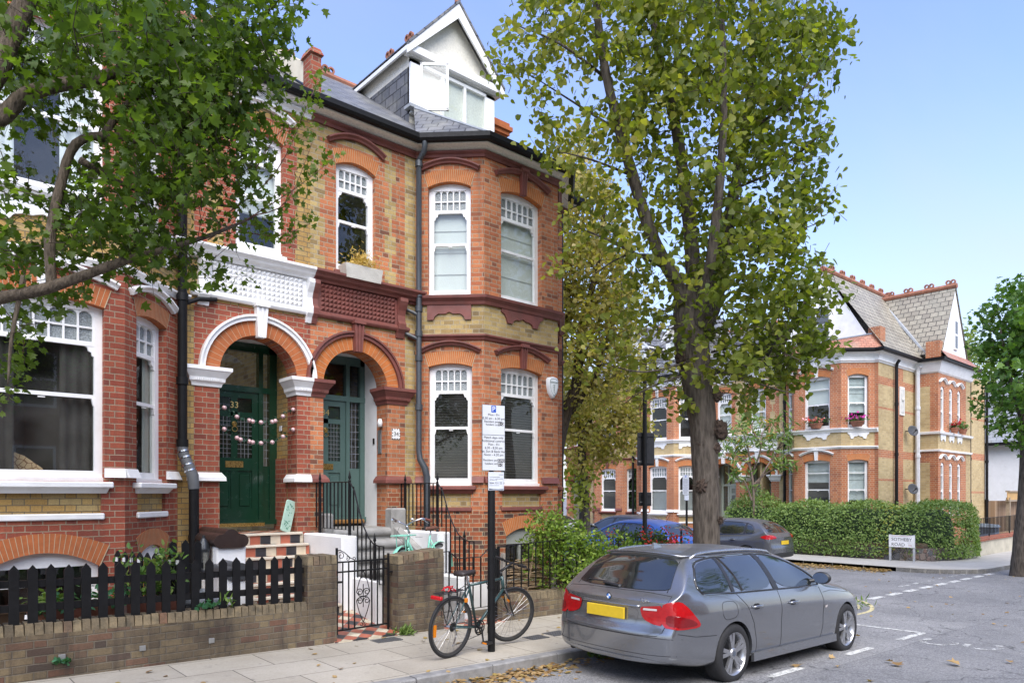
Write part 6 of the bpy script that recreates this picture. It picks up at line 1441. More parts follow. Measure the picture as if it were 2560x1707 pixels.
MBl=[(90,50,130,1.1),(280,70,150,1.3),(450,80,150,1.2),(610,50,110,1.1),(700,40,45,.8),(120,170,70,.9),(60,300,60,.7),(50,420,55,.7),(150,300,60,.8),(330,230,130,1.1),(480,220,130,1.2),(600,190,100),(680,220,45,.7),(400,390,140,1.1),(520,370,110),(600,320,60,.8),(290,480,110),(420,550,110,1.1),(560,500,75,.9),(200,540,90,.9),(350,660,65),(480,640,65,.9),(90,670,80,.9),(20,620,55,.8),(170,740,55,.7),(60,800,55,.9),(25,910,35,.9),(560,590,40,.7),(250,600,80),(640,120,60),(-120,200,200,.5),(-100,600,180,.5),(300,-150,250,.5),(600,-120,160,.4)]
crown(TM,MBl,dm+.25,10500,8,.058,maple_l,A,MAPLE,.35,1.3,.0032,None,.6,None,.14)
P=[];m=MB();tn=[]
for pts in ([(560,540),(690,430),(770,260),(800,190)],[(600,560),(740,470),(830,400)],[(540,560),(680,590),(775,560)],[(600,500),(660,380),(700,230)],[(520,600),(600,560),(720,590)],[(630,540),(720,500),(790,330)],[(640,420),(700,330),(760,300)],[(330,600),(470,690),(620,690)],[(0,760),(60,860),(20,1000)]):
    c=[U(x,y,5.5+.25*k) for k,(x,y) in enumerate(pts)]; o=limb(m,c,.005,.0015,4)
    for p in o[2:]:
        for _ in range(9): P.append(p+rng.normal(size=3)*.055); tn.append(rng.uniform(.6,.96))
m.build('twigs',PM('reddish shoot',(.12,.045,.03),.7),TM); leafmesh('leaves',P,.048,maple_l,TM,MAPLE,.5,.3,np.array(tn))
# tree at the right edge
TR=root('maple_tree','dense green street tree at the right edge with its grey trunk on the far pavement','tree',tuple(U(2556,1435,20.))); m=MB(); A=[]
A.append(limb(m,[U(2552,1450,20),U(2556,1380,20),U(2566,1250,20),U(2572,1120,20),U(2575,950,20),U(2580,760,20)],[.30,.25,.21,.2,.15,.06],0,14,.03)); A.append(limb(m,[U(2572,1100,20),U(2530,960,19.8),U(2500,820,19.6)],.1,.02,8)); m.build('trunk',bark,TR,smooth=True)
crown(TR,[(2530,740,38,.9),(2490,800,38),(2560,830,70),(2475,880,35),(2530,900,65),(2485,960,38),(2470,1010,30),(2530,1020,60),(2560,1080,40,.7),(2600,930,110),(2620,780,90),(2700,900,120,.6)],20.,5200,12,.15,LM('green maple leaf',[(0,(.035,.085,.017)),(.5,(.08,.16,.032)),(1,(.17,.28,.065))],.35),A,MAPLE,.8,.5,.007,None,2.2,None,.28)
# trees beyond the corner house, copper shrub
TB=root('garden_tree','pale green tree rising behind the gable of the corner house at right','tree',tuple(U(2420,1200,60))); m=MB(); A=[limb(m,[U(2425,1260,60),U(2425,1050,60),U(2420,850,60)],.35,.1,8)]; m.build('trunk',bark,TB)
crown(TB,[(2415,860,35),(2440,900,45),(2460,960,50),(2430,1000,40)],60.,1500,12,.4,LM('pale leaf',[(0,(.10,.15,.04)),(1,(.24,.30,.10))],.35),A,OVAL,.5,.3,.0,None,4,None,.9)
TC_=root('copper_shrub','coppery red leaved shrub above the timber fence, in front of the white house','shrub',tuple(U(2500,1290,40))); m=MB(); A=[limb(m,[U(2500,1330,40),U(2500,1250,40),U(2520,1190,40)],.06,.02,6),limb(m,[U(2500,1300,40),U(2480,1210,40)],.05,.02,6)]; m.build('stems',bark,TC_)
crown(TC_,[(2490,1220,32),(2520,1205,38),(2545,1225,30,.8),(2500,1255,40),(2540,1262,36),(2480,1195,16,.5)],40.,1500,10,.22,LM('copper leaf',[(0,(.10,.035,.03)),(.6,(.22,.085,.06)),(1,(.36,.18,.13))],.3),A,OVAL,.6,.3,.01,None,1.5,None,.35)
# loquat like small tree above the hedge
TS=root('small_tree','small airy tree with long pale leaves in rosettes between hedge and double porch','tree',tuple(U(1885,1300,27.6))); m=MB(); A=[];P=[]
for pts in ([(1885,1310),(1882,1200),(1866,1150),(1835,1110),(1812,1075)],[(1878,1190),(1872,1130),(1858,1080),(1850,1050)],[(1882,1180),(1900,1130),(1905,1085),(1925,1055)],[(1880,1240),(1915,1170),(1950,1120),(1985,1080)],[(1885,1210),(1920,1180),(1960,1165),(1995,1150)],[(1873,1160),(1845,1140),(1822,1120)],[(1903,1110),(1880,1070),(1890,1040)],[(1940,1130),(1960,1090),(1955,1060)],[(1880,1250),(1860,1200),(1838,1190)]):
    A.append(limb(m,[U(x,y,27.6+rng.uniform(-.4,.4)) for x,y in pts],.045,.012,6))
m.build('trunk',barkm('smooth red grey bark',(.10,.07,.055),(.22,.17,.14)),TS)
for a in A:
    for q in a[-7:]:
        for _ in range(2):
            c=q+rng.normal(size=3)*.2
            for k in range(7): P.append(c+rng.normal(size=3)*.09)
leafmesh('crown',P,.27,LM('pale long leaf',[(0,(.07,.14,.035)),(.6,(.16,.26,.08)),(.93,(.36,.42,.22)),(1,(.55,.33,.06))],.35),TS,LANCE,.5,.3)
# bushes at the front of number 34
def bush(name,label,blobs,d,n,size,lm,stem,extra=None):
    T=root(name,label,'bush',tuple(U(blobs[0][0],1450,d))); m=MB(); A=[]
    for b in blobs: A.append(limb(m,[U(b[0]+rng.uniform(-30,30),1530,d),U(b[0],(b[1]+1500)/2,d),U(b[0],b[1],d)],.014,.005,5))
    m.build('stems',stem,T)
    crown(T,blobs,d,n,9,size,lm,A,OVAL,.7,.2,.003,None,.9,None,.11)
    if extra: extra(T)
    return T
bush('leafy_bush','light green leafy bush behind the railings at the corner of number 34',[(1365,1318,40),(1415,1345,48),(1490,1375,42),(1350,1370,40),(1430,1400,65),(1510,1425,52),(1330,1420,30,.7),(1545,1405,42),(1550,1375,34,.8),(1400,1460,50,.7),(1490,1470,50,.7),(1390,1288,20,.4),(1440,1312,20,.5)],12.0,8500,.066,LM('bright bush leaf',[(0,(.065,.12,.02)),(.5,(.15,.24,.04)),(.85,(.27,.36,.065)),(1,(.44,.43,.10))],.35),PM('grey stem',(.12,.09,.06),.9))
def berries(T):
    m=MB()
    for k in range(30):
        c=U(rng.normal()*42+1640,rng.normal()*16+1350,13.3+rng.normal()*.3)
        for j in range(9): p=c+rng.normal(size=3)*.05; m.lathe([(0,-.016),(.014,-.008),(.014,.008),(0,.016)],tuple(p),'z',5)
    m.build('berries',PM('red berries',(.42,.03,.015),.4,0,.3,30),T)
bush('berry_bush','darker bush with red berries behind the railings near the sign post',[(1590,1365,34),(1640,1365,36,.8),(1690,1375,28,.6),(1600,1400,45),(1680,1405,36,.6),(1560,1350,24,.6)],13.3,3600,.065,LM('berry bush leaf',[(0,(.03,.06,.015)),(.6,(.07,.12,.03)),(1,(.16,.2,.06))],.3),PM('dark stem',(.08,.05,.04),.9),berries)
# clipped hedge round the corner
HD=root('hedge','long dense clipped hedge on top of the dark stone wall, rounded at one end','hedge',(26,11,0))
hp=[(25.75,15.6),(25.75,13.5),(25.7,11.5),(25.7,10.2),(25.95,9.35),(26.7,8.75),(28.0,8.62),(29.3,8.75)]
sec=lambda i: (1.,1.62) if i<6 else ((.95,1.5) if i==6 else (.6,1.1))
pr=[(-.70,.3),(-.78,.7),(-.76,1.2),(-.64,1.58),(-.3,1.75),(.3,1.75),(.64,1.58),(.78,1.2),(.84,.7),(.84,.3),(.78,.0)]
m=MB(); m.extr([(x,y,gz(x)+.1) for x,y in hp[:6]]+[(27.3,8.85,gz(27)+.1)],[(a*.72,z*.9) for a,z in pr]); m.build('core',PM('dark hedge core',(.02,.04,.012),.95,0,.4,9,1.,20),HD)
P=[];O=[]
hv=[Vector(p) for p in hp]; sl=[(hv[i+1]-hv[i]).length for i in range(len(hv)-1)]; tot=sum(sl)
for _ in range(27000):
    s=rng.uniform(0,tot+.5); i=0
    while i<len(sl)-1 and s>sl[i]: s-=sl[i]; i+=1
    f=min(1.,s/sl[i]); p=hv[i].lerp(hv[i+1],f); d0_=(hv[i+1]-hv[max(i-1,0)]).normalized(); d1_=(hv[min(i+2,len(hv)-1)]-hv[i]).normalized(); dd=d0_.lerp(d1_,f).normalized(); nn=Vector((dd.y,-dd.x))
    k=rng.uniform(0,len(pr)-1.001); a=int(k); fr_=k-a; o=pr[a][0]+(pr[a+1][0]-pr[a][0])*fr_; z=pr[a][1]+(pr[a+1][1]-pr[a][1])*fr_
    e=1+.05*math.sin(p.y*3.1+z*4)+rng.normal()*.03; sc_=1.
    rest=sum(sl[:i])+f*sl[i]
    if tot-rest<.9: q=1-((.9-(tot-rest))/.9)**2*.45; o*=q; z=.1+(z-.1)*q
    wild=.35*max(0,1-abs(rest-.9)/1.1)*max(0,z-1.3)/.3
    P.append((p.x+nn.x*o*e,p.y+nn.y*o*e,gz(p.x)+.1+z*e+wild*rng.uniform(0,1.2))); O.append((nn.x*o,nn.y*o,.3))
tn=rng.uniform(0,.8,len(P)); PP=np.array(P); yl=np.exp(-((PP[:,1]-9.5)/.35)**2)*(PP[:,0]<26.3); tn=np.clip(tn+yl*rng.uniform(0,.6,len(P)),0,1)
leafmesh('foliage',P,.085,LM('hedge leaf',[(0,(.10,.17,.045)),(.5,(.19,.28,.08)),(.8,(.29,.38,.13)),(1,(.36,.34,.06))],.25),HD,OVAL,.4,.0,tn,.3,np.array(O)*.9)
# ------------------------------------------------------------------ fallen leaves
lit=LM('dry fallen leaf',[(0,(.16,.09,.035)),(.4,(.30,.19,.08)),(.75,(.42,.29,.14)),(1,(.30,.22,.06))],.15,.7)
P=[]
for _ in range(900):
    x=rng.uniform(3.2,7.2); f=abs(rng.normal())*.2
    if rng.uniform()>.25+.75*(math.sin(x*2.7)*.5+.5): continue
    P.append((x,5.97-f,gz(x)-.11+rng.uniform(0,.03)*math.exp(-f*7)))
for _ in range(2300):
    y=rng.uniform(8.4,15.5); f=abs(rng.normal())*.75; P.append((22.45-f*(1 if y>10 else .6),y,gz(22.4)-.10+rng.uniform(0,.03)))
for _ in range(160):
    x=rng.uniform(-2,24); y=rng.uniform(5.8,8.1) if x<12 else rng.uniform(2,9); P.append((x,y,(gz(x)+.008 if x<12 and y>6.02 else rz(x,y)+.012)))
o=leafmesh('leaf_litter',P,.062,lit,None,LIME,3.2); o['kind']='stuff'; o['label']='drifts of dry brown leaves along the gutters and paving'
for k,(px,py,s) in enumerate(((2245,1663,.13),(2245,1663,.1),(2400,1661,.11),(2230,1653,.09),(2000,1660,.13),(2098,1662,.07),(2148,1590,.08),(2325,1514,.08),(2072,1641,.07),(2526,1655,.07),(2180,1700,.09),(2212,1437,.1),(2340,1462,.09))):
    t=(px-1280)/FPX; w=(HZ-py)/FPX; kk=(CZ+.22)/-w
    for _ in range(4): x,y=kk*(CT+t*ST_),kk*(ST_-t*CT); kk=(CZ-rzs(x,y)-.02)/-w
    x,y=kk*(CT+t*ST_),kk*(ST_-t*CT)
    if k==1: continue
    o=leafmesh('fallen_leaf',[(x,y,rzs(x,y)+.022)],s,lit,None,MAPLE,2.2,tone=np.array([.25+.5*((k*.37)%1)]))
    tag(o,'single curled dry leaf lying on the open asphalt','leaf','single leaves on the road')
# ------------------------------------------------------------------ vehicles
def carpaint(name,c,metal=.55,rough=.32):
    N=NT(name); p=N.obj(); fl=N.noise(p,700.,2)
    c2=N.mix(N.mr(fl,.35,.65),sc3(c,.85),sc3(c,1.18)); nrm=N.n('NewGeometry').outputs['Normal']
    dz=N.mr(N.n('SeparateXYZ',{0:nrm}).outputs[2],.6,1.)   # road dust that has settled on upward faces
    c2=N.mix(N.ma('MULTIPLY',dz,N.mr(N.noise(p,6.,6,.7),.3,.75,.25,.75)),c2,(.16,.145,.125))
    rg=N.ma('ADD',rough,N.ma('MULTIPLY',dz,.25))
    b=N.bsdf(c2,rg,metal,N.bump(N.noise(p,1.1,2),.02,.02),coat=.9,spec=.5); N.set(b.inputs['Coat Weight'],N.ma('SUBTRACT',.95,N.ma('MULTIPLY',dz,.75)))
    b.inputs['Coat Roughness'].default_value=.03
    return N.fin(b)
carglass=PM('dark car glass',(.014,.017,.017),.02,0,.2,3,spec=.5,coat=.5); carglass.node_tree.nodes['Principled BSDF'].inputs['IOR'].default_value=1.95; tyre=PM('tyre rubber',(.016,.016,.017),.8,0,.2,20,.3,90); alloy=PM('silver alloy',(.45,.455,.47),.32,.85,.08,8); chrome=PM('chrome',(.65,.66,.67),.12,1.,.03)
blackpl=PM('black plastic trim',(.018,.018,.02),.45,0,.15,12,.15,90); seam=PM('dark panel gap',(.006,.006,.007),.8)
redl=PM('red lamp lens',(.36,.006,.008),.12,0,.12,30,.1,80,coat=.5); redd=PM('deep red lamp lens',(.17,.004,.006),.15,coat=.4); clearl=PM('clear lamp lens',(.55,.50,.48),.2)
platey=PM('yellow number plate',(.62,.42,.02),.4,0,.06,20)
HALF=dict(
 estate=dict(L=4.50,wb=(.98,3.74),hw=.90,
  top=[(.0,.90),(.08,.985),(.13,1.00),(.30,1.19),(.50,1.365),(.62,1.405),(.95,1.42),(1.5,1.432),(2.0,1.425),(2.35,1.39),(2.62,1.31),(3.12,1.00),(3.3,.965),(3.75,.905),(4.15,.81),(4.4,.70),(4.5,.56)],
  belt=[(.0,.86),(.13,.955),(.5,.975),(1.2,.965),(2.,.945),(2.9,.915),(3.3,.88),(3.8,.82),(4.2,.73),(4.5,.55)]),
 hatch=dict(L=4.25,wb=(.78,3.38),hw=.89,
  top=[(.0,.92),(.08,1.00),(.14,1.04),(.34,1.26),(.52,1.38),(.70,1.43),(1.1,1.475),(1.6,1.485),(2.0,1.465),(2.3,1.41),(2.5,1.33),(2.95,1.04),(3.1,.99),(3.5,.93),(3.9,.83),(4.15,.72),(4.25,.56)],
  belt=[(.0,.87),(.14,.985),(.5,.995),(1.2,.975),(2.,.945),(2.7,.92),(3.1,.88),(3.6,.82),(3.95,.73),(4.25,.55)]))
def ipl(t,x): return float(np.interp(x,[p[0] for p in t],[p[1] for p in t]))
def carbody(kind):
    K=HALF[kind]; L=K['L']; hw=K['hw']
    X=[0.02,.06,.13,.22,.33,.46,.60,.8,.98,1.25,1.55,1.85,2.15,2.42,2.62,2.8,2.98,3.14,3.4,3.74,4.0,4.2,4.36,4.46]
    if kind=='hatch': X=[x*L/4.5 for x in X]
    S=[]
    for x in X:
        f=x/L
        W=hw*float(np.interp(x,[0,.06,.2,.5,1.,2.,3.4,3.9,4.2,4.4,4.5],[.86,.905,.945,.975,.998,1.,1.,.97,.91,.82,.72]))
        zb=ipl(K['belt'],x); zt=ipl(K['top'],x); zlo=float(np.interp(x,[0,.25,.5,3.9,4.5],[.30,.24,.20,.19,.24]))
        wb=W*.945
        gh=max(zt-zb,.005); k=min(1,gh/.42)
        wr=wb-.045*k-.265*k*k*.95
        if x>3.1*L/4.5: wr=wb-.12
        pts=[(0,zlo),(W*.6,zlo),(W*.93,zlo+.02),(W*.985,zlo+.10),(W*.992,.45),(W*.988,.60),(W*1.0,zb-.19),(W*.985,zb-.09),(wb,zb),(wb-(wb-wr)*.22,zb+gh*.28),(wb-(wb-wr)*.62,zb+gh*.66),(wr,zb+gh*.885),(wr-.075,zt-.012*k-.002),(wr*.5,zt+.012*k),(0,zt+.018*k)]
        S.append([(x,w,z) for w,z in pts])
    m=MB(); n=len(S[0]); idx={}
    for i,s in enumerate(S):
        for j,p in enumerate(s):
            for sg in (1,-1):
                if j in (0,n-1) and sg==-1: idx[i,j,-1]=idx[i,j,1]; continue
                x,w,z=p; 
                bul=(-.10*(1-(w/(hw*.9))**2)*max(0,1-i/5.) if z<1.02 else -.05*(1-(w/.7)**2)*max(0,1-abs(i-4)/4.))
                if i<2 and z<.62: bul-=.045*(1-i*.6)
                if i>len(S)-5: bul=.16*(1-(w/hw)**2)*(i-(len(S)-5))/4
                idx[i,j,sg]=len(m.V); m.V.append((x+bul,sg*w,z))
    for i in range(len(S)-1):
        for j in range(n-1):
            for sg in (1,-1): 
                q=(idx[i,j,sg],idx[i+1,j,sg],idx[i+1,j+1,sg],idx[i,j+1,sg]); m.F.append(q if sg>0 else q[::-1]); m.M.append(0)
    # rear and front faces as strips between the two sides
    for i in (0,len(S)-1):
        x0=S[i][0][0]; cols=[1.,.5,0.,-.5,-1.]; rows=list(range(1,n-1)); g={}
        for j in rows:
            w,z=S[i][j][1],S[i][j][2]
            for c in cols:
                if abs(c)==1.: g[j,c]=idx[i,j,int(c)]
                else:
                    ww=w*c; bul=(-.10*(1-(ww/(hw*.9))**2))-(.045 if z<.62 else 0) if i==0 else .16*(1-(ww/hw)**2)
                    g[j,c]=len(m.V); m.V.append((x0+bul,ww,z))
        for a,b in zip(rows[:-1],rows[1:]):
            for c,d in zip(cols[:-1],cols[1:]): m.F.append((g[a,c],g[b,c],g[b,d],g[a,d])); m.M.append(0)
        a=rows[0]; m.F.append(tuple([idx[i,0,1]]+[g[a,c] for c in cols])); m.M.append(0)
        a=rows[-1]; m.F.append(tuple([idx[i,n-1,1]]+[g[a,c] for c in cols])); m.M.append(0)
    me=bpy.data.meshes.new('b'); me.from_pydata(m.V,[],m.F)
    bm=bmesh.new(); bm.from_mesh(me); bmesh.ops.remove_doubles(bm,verts=bm.verts,dist=.0008); bmesh.ops.recalc_face_normals(bm,faces=bm.faces)
    cr=bm.edges.layers.float.get('crease_edge') or bm.edges.layers.float.new('crease_edge')
    for e in bm.edges:
        if all(abs(v.co.y)>.7 and .3<v.co.x<4.2 and abs(v.co.z-(ipl(K['belt'],v.co.x)-.19))<.004 for v in e.verts): e[cr]=.75
        if all(v.co.x<.2 and abs(v.co.z-.60)<.004 for v in e.verts): e[cr]=.8
    bm.to_mesh(me); bm.free()
    o=bpy.data.objects.new('b',me); col.objects.link(o)
    o.modifiers.new('s','SUBSURF').levels=2; o.modifiers['s'].render_levels=2
    cut=[]
    for wx in K['wb']:
        for sg in (1,-1):
            c=MB(); c.lathe([(0,-.16),(.352,-.16),(.352,.3),(0,.3)],(wx,sg*.80,.325),'y',40)
            cm=bpy.data.meshes.new('c'); cm.from_pydata(c.V,[],c.F); b2=bmesh.new(); b2.from_mesh(cm); bmesh.ops.remove_doubles(b2,verts=b2.verts,dist=1e-5); bmesh.ops.recalc_face_normals(b2,faces=b2.faces); b2.to_mesh(cm); b2.free()
            co=bpy.data.objects.new('c',cm); col.objects.link(co); cut.append(co)
            q=o.modifiers.new('x','BOOLEAN'); q.operation='DIFFERENCE'; q.object=co; q.solver='EXACT'
    dg=bpy.context.evaluated_depsgraph_get(); dg.update()
    res=bpy.data.meshes.new_from_object(o.evaluated_get(dg))
    for c in cut: bpy.data.objects.remove(c)
    bpy.data.objects.remove(o)
    return res
class Skin:
    """lays panes, lamps and seams on a body surface by projecting outlines on to it"""
    def __init__(s,me):
        bm=bmesh.new(); bm.from_mesh(me); s.t=BVHTree.FromBMesh(bm); bm.free()
    def hit(s,o,d):
        h=s.t.ray_cast(Vector(o),Vector(d)); return h[0],h[1]
    def side(s,x,z,sg=-1): return s.hit((x,sg*3,z),(0,-sg,0))
    def rear(s,y,z): return s.hit((-3,y,z),(1,0,0))
    def top(s,x,y): return s.hit((x,y,4),(0,0,-1))
    def diag(s,q,z,sg=-1):
        d=Vector((1,-sg*1.,0)).normalized(); o=Vector((0,sg*.9,z))-d*3+Vector((q*q7,sg*q*q7,0)); return s.hit(o,d)
    def patch(s,poly,f,off=.004,step=.05,mb=None,mi=0,thick=0.):
        mb=mb or MB(); P=[]
        n=len(poly); B=[]
        for i in range(n):
            a,b=Vector(poly[i]),Vector(poly[(i+1)%n]); k=max(1,int((b-a).length/step))
            B+=[a.lerp(b,j/k) for j in range(k)]
        x0,x1=min(p.x for p in B),max(p.x for p in B); y0,y1=min(p.y for p in B),max(p.y for p in B)
        I=[Vector((x,y)) for x in np.arange(x0+step/2,x1,step) for y in np.arange(y0+step/2,y1,step)]
        v,e,fc_,_,_,_=delaunay_2d_cdt(B+I,[],[list(range(len(B)))],1,1e-6)
        pts=[];ok=[]
        for p in v:
            h,nn=f(p.x,p.y)
            if h is None: pts.append((0,0,0)); ok.append(False)
            else: pts.append(tuple(h+nn*off)); ok.append(True)
        fs=[tuple(q) for q in fc_ if all(ok[i] for i in q)]; us=sorted({i for q in fs for i in q}); rm_={i:k for k,i in enumerate(us)}
        mb.add([pts[i] for i in us],[tuple(rm_[i] for i in q) for q in fs],mi); return mb
    def line(s,pts,f,r=.004,mb=None,off=.0,step=.04,closed=False,flat=1.):
        mb=mb or MB(); pts=[Vector(p) for p in pts]
        if closed: pts.append(pts[0])
        out=[]
        for a,b in zip(pts[:-1],pts[1:]):
            k=max(1,int((b-a).length/step))
            for j in range(k): 
                p=a.lerp(b,j/k); h,n=f(p.x,p.y)
                if h is not None: out.append(tuple(h+n*off))
        h,n=f(pts[-1].x,pts[-1].y)
        if h is not None: out.append(tuple(h+n*off))
        if len(out)>1: mb.tube(out,r,5,flat=flat)
        return mb
def sm(poly,n=3):
    """round an outline by corner cutting"""
    P=[Vector(p) for p in poly]
    for _ in range(n):
        Q=[]
        for i in range(len(P)): a,b=P[i],P[(i+1)%len(P)]; Q+=[a.lerp(b,.2),a.lerp(b,.8)]
        P=Q
    return [(p.x,p.y) for p in P]
def wheel(parent,x,y,sg,r=.318,spokes=5,rimm=None,style=0):
    rimm=rimm or alloy
    W=root_part('wheel',parent)
    m=MB(); w=.215
    m.lathe([(.22,-.09),(.235,-.105),(r-.03,-w/2),(r-.008,-w/2+.02),(r,-w/2+.05),(r,w/2-.05),(r-.008,w/2-.02),(r-.03,w/2),(.235,.105),(.22,.09)],(x,y,r),'y',44); t=m.build('tyre',tyre,W,auto=50)
    o=sg*.098
    m=MB(); m.lathe([(.225,o),(.232,o+sg*.008),(.222,o-sg*.004),(.205,o-sg*.03),(.20,-sg*.02)],(x,y,r),'y',44)
    Mx=lambda a,rad,lat: (x+rad*math.cos(a),y+lat,r+rad*math.sin(a))
    for k in range(spokes):
        a0=2*math.pi*k/spokes+.35
        for da,sk in ((-.10,.09),(.13,.17)) if style==0 else ((0,0),):
            wi,wo=(.022,.023) if style==0 else (.035,.03)
            ro,ri=.222,.045
            p=[]
            for rad,aa,wd,lt in ((ri,a0+da*1.4,wi,o-sg*.012),(ro,a0+da+sk,wo,o-sg*.004)):
                for l2 in (lt,lt-sg*.03):
                    for s_ in (-1,1): p.append(Mx(aa+s_*wd/max(rad,.06),rad,l2))
            m.add(p,[(0,1,3,2),(4,6,7,5),(0,4,5,1),(2,3,7,6),(0,2,6,4),(1,5,7,3)])
    m.lathe([(0,o+sg*.002),(.05,o),(.062,o-sg*.012),(.06,o-sg*.04)],(x,y,r),'y',20); m.build('rim',rimm,W,auto=35)
    m=MB(); m.lathe([(0,-sg*.0),(.15,-sg*.0),(.15,-sg*.02)],(x,y,r),'y',24); m.lathe([(.15,o-sg*.09),(.21,o-sg*.09)],(x,y,r),'y',24); m.build('brake_disc',PM('dark brake disc',(.06,.06,.06),.6,.5),W)
    m=MB(); m.lathe([(0,o+sg*.004),(.03,o+sg*.003)],(x,y,r),'y',18); m.build('hub_cap',roundel if style==0 else blackpl,W)
def root_part(name,parent):
    o=bpy.data.objects.new(name,None); col.objects.link(o); o.parent=parent; o.empty_display_size=.1; return o
def roundm():
    N=NT('blue and white roundel'); g=N.n('TexCoord').outputs['Object']
    return PM('blue and white roundel',(.12,.14,.18),.3,.3)
roundel=roundm()
def rot_place(H,loc,yaw,pitch=0.):
    H.location=loc; H.rotation_euler=(0,pitch,yaw)
def car(kind,label,paint,loc,yaw,group=None,detail=False,side=-1,pitch=0.,lamp='estate'):
    K=HALF[kind]; H=root('parked_car',label,'car',(0,0,0),group)
    me=carbody(kind); me.materials.clear(); me.materials.append(paint); me.polygons.foreach_set('use_smooth',[True]*len(me.polygons)); me.set_sharp_from_angle(angle=R(38)); me.update()
    body=link('body',me,H); S=Skin(me); sc_=K['L']/4.5; zo=0. if kind=='estate' else .03
    # wheel wells
    for wx in K['wb']:
        for sg in (1,-1):
            wheel(H,wx,sg*(K['hw']-.122),sg,.325,5,None,0 if detail else 1)
            m=MB(); m.lathe([(.35,-.16*sg),(.35,.055*sg)],(wx,sg*.80,.325),'y',32,ang=math.pi); m.lathe([(0,-.155*sg),(.35,-.155*sg)],(wx,sg*.80,.325),'y',32,ang=math.pi); m.build('wheel_liner',seam,H)
    # side glass
    if kind=='estate':
        qv=[(.475,1.00),(.42,1.06),(.44,1.13),(.60,1.285),(.90,1.325),(.985,1.325),(.985,.995)]
        rd=[(1.02,.993),(1.02,1.326),(1.50,1.343),(1.80,1.34),(1.87,.972)]
        fd=[(1.955,.968),(1.885,1.338),(2.15,1.32),(2.42,1.265),(2.62,1.185),(2.93,1.00),(2.94,.955)]
        chrome_l=[(.475,.985),(1.0,.978),(1.9,.955),(2.95,.935)]; wf=[(.475,.985),(.405,1.06),(.43,1.14),(.59,1.30),(.9,1.342),(1.4,1.358),(1.9,1.352),(2.2,1.33),(2.48,1.265),(2.72,1.16),(2.98,.99),(2.97,.935)]
        bp=[(1.86,.955),(1.97,.955),(1.90,1.352),(1.79,1.352)]; cp_=[(.975,.985),(1.035,.985),(1.035,1.342),(.975,1.342)]
        gaps=[[(1.05,.96),(1.22,.82),(1.36,.62),(1.42,.4),(1.42,.24)],[(1.93,.95),(1.97,.7),(1.96,.24)],[(2.98,.92),(3.03,.75),(3.02,.45),(2.96,.24)],[(1.42,.27),(2.97,.27)]]
        hand=[(1.30,.80),(2.13,.785)]
    else:
        qv=[(.60,1.05),(.56,1.12),(.70,1.27),(.86,1.30),(.86,1.04)]; rd=[(.9,1.03),(.9,1.345),(1.45,1.375),(1.72,1.37),(1.76,.985)]; fd=[(1.84,.982),(1.80,1.37),(2.05,1.35),(2.3,1.29),(2.75,1.03),(2.76,.97)]
        chrome_l=[(.6,1.03),(1.,1.01),(1.8,.97),(2.76,.95)]; wf=[(.58,1.03),(.53,1.12),(.68,1.29),(.9,1.36),(1.4,1.39),(1.75,1.385),(2.1,1.36),(2.35,1.295),(2.8,1.02),(2.8,.95)]
        bp=[(1.75,.97),(1.85,.97),(1.81,1.38),(1.71,1.38)]; cp_=[(.85,1.03),(.91,1.03),(.91,1.36),(.85,1.36)]
        gaps=[[(.98,.97),(1.1,.8),(1.2,.4),(1.2,.25)],[(1.8,.95),(1.82,.25)],[(2.78,.92),(2.76,.25)]]; hand=[(1.15,.83),(1.95,.80)]
    for sg in ((-1,1)):
        f=lambda x,z,sg=sg: S.side(x,z,sg)
        for nm,pl in (('side_window',qv),('side_window',rd),('side_window',fd)): S.patch(sm(pl,2),f,.005).build(nm,carglass,H,smooth=True,fixn=False)
        m=MB(); S.patch(bp,f,.007,mb=m); S.patch(cp_,f,.007,mb=m); S.line(sm(wf,1),f,.011,m,.002,closed=True)
        if kind=='estate': S.line([(1.19,.985),(1.155,1.15),(1.06,1.335)],f,.014,m,.004)
        m.build('window_surround',blackpl,H)
        m=MB(); S.line(chrome_l,f,.006,m,.005); 
        if kind=='estate': S.line([(.475,.985),(.41,1.055),(.428,1.14),(.59,1.302),(.9,1.345),(1.9,1.355),(2.2,1.333),(2.48,1.27),(2.72,1.165)],f,.0035,m,.006)
        m.build('chrome_strip',chrome,H)
        m=MB()
        for g in gaps: S.line(g,f,.0035,m)
        if detail: S.line(sm([(.72,.90),(1.0,.895),(1.03,.72),(.76,.70)],2),f,.003,m,closed=True); S.line([(.05,.62),(.3,.575),(.64,.56)],f,.0035,m); S.line([(3.05,.85),(3.3,.86),(3.9,.79)],f,.003,m)
        m.build('panel_gap',seam,H)
        for hx,hz in hand:
            h,n=f(hx,hz)
            if h: 
                m=MB(); m.tube([tuple(h+n*.006),tuple(h+n*.03+Vector((.03,0,.002))),tuple(h+n*.036+Vector((.11,0,.004))),tuple(h+n*.03+Vector((.19,0,.002))),tuple(h+n*.004+Vector((.22,0,0)))],[.012,.016,.017,.015,.01],8); m.build('door_handle',paint,H,smooth=True)
                m=MB(); S.patch(sm([(hx+.04,hz-.028),(hx+.17,hz-.028),(hx+.17,hz+.035),(hx+.04,hz+.035)],2),f,.002,mb=m); m.build('handle_recess',seam,H)
        mx,mz=(2.80,1.0) if kind=='estate' else (2.62,1.03)
        h,n=f(mx,mz)
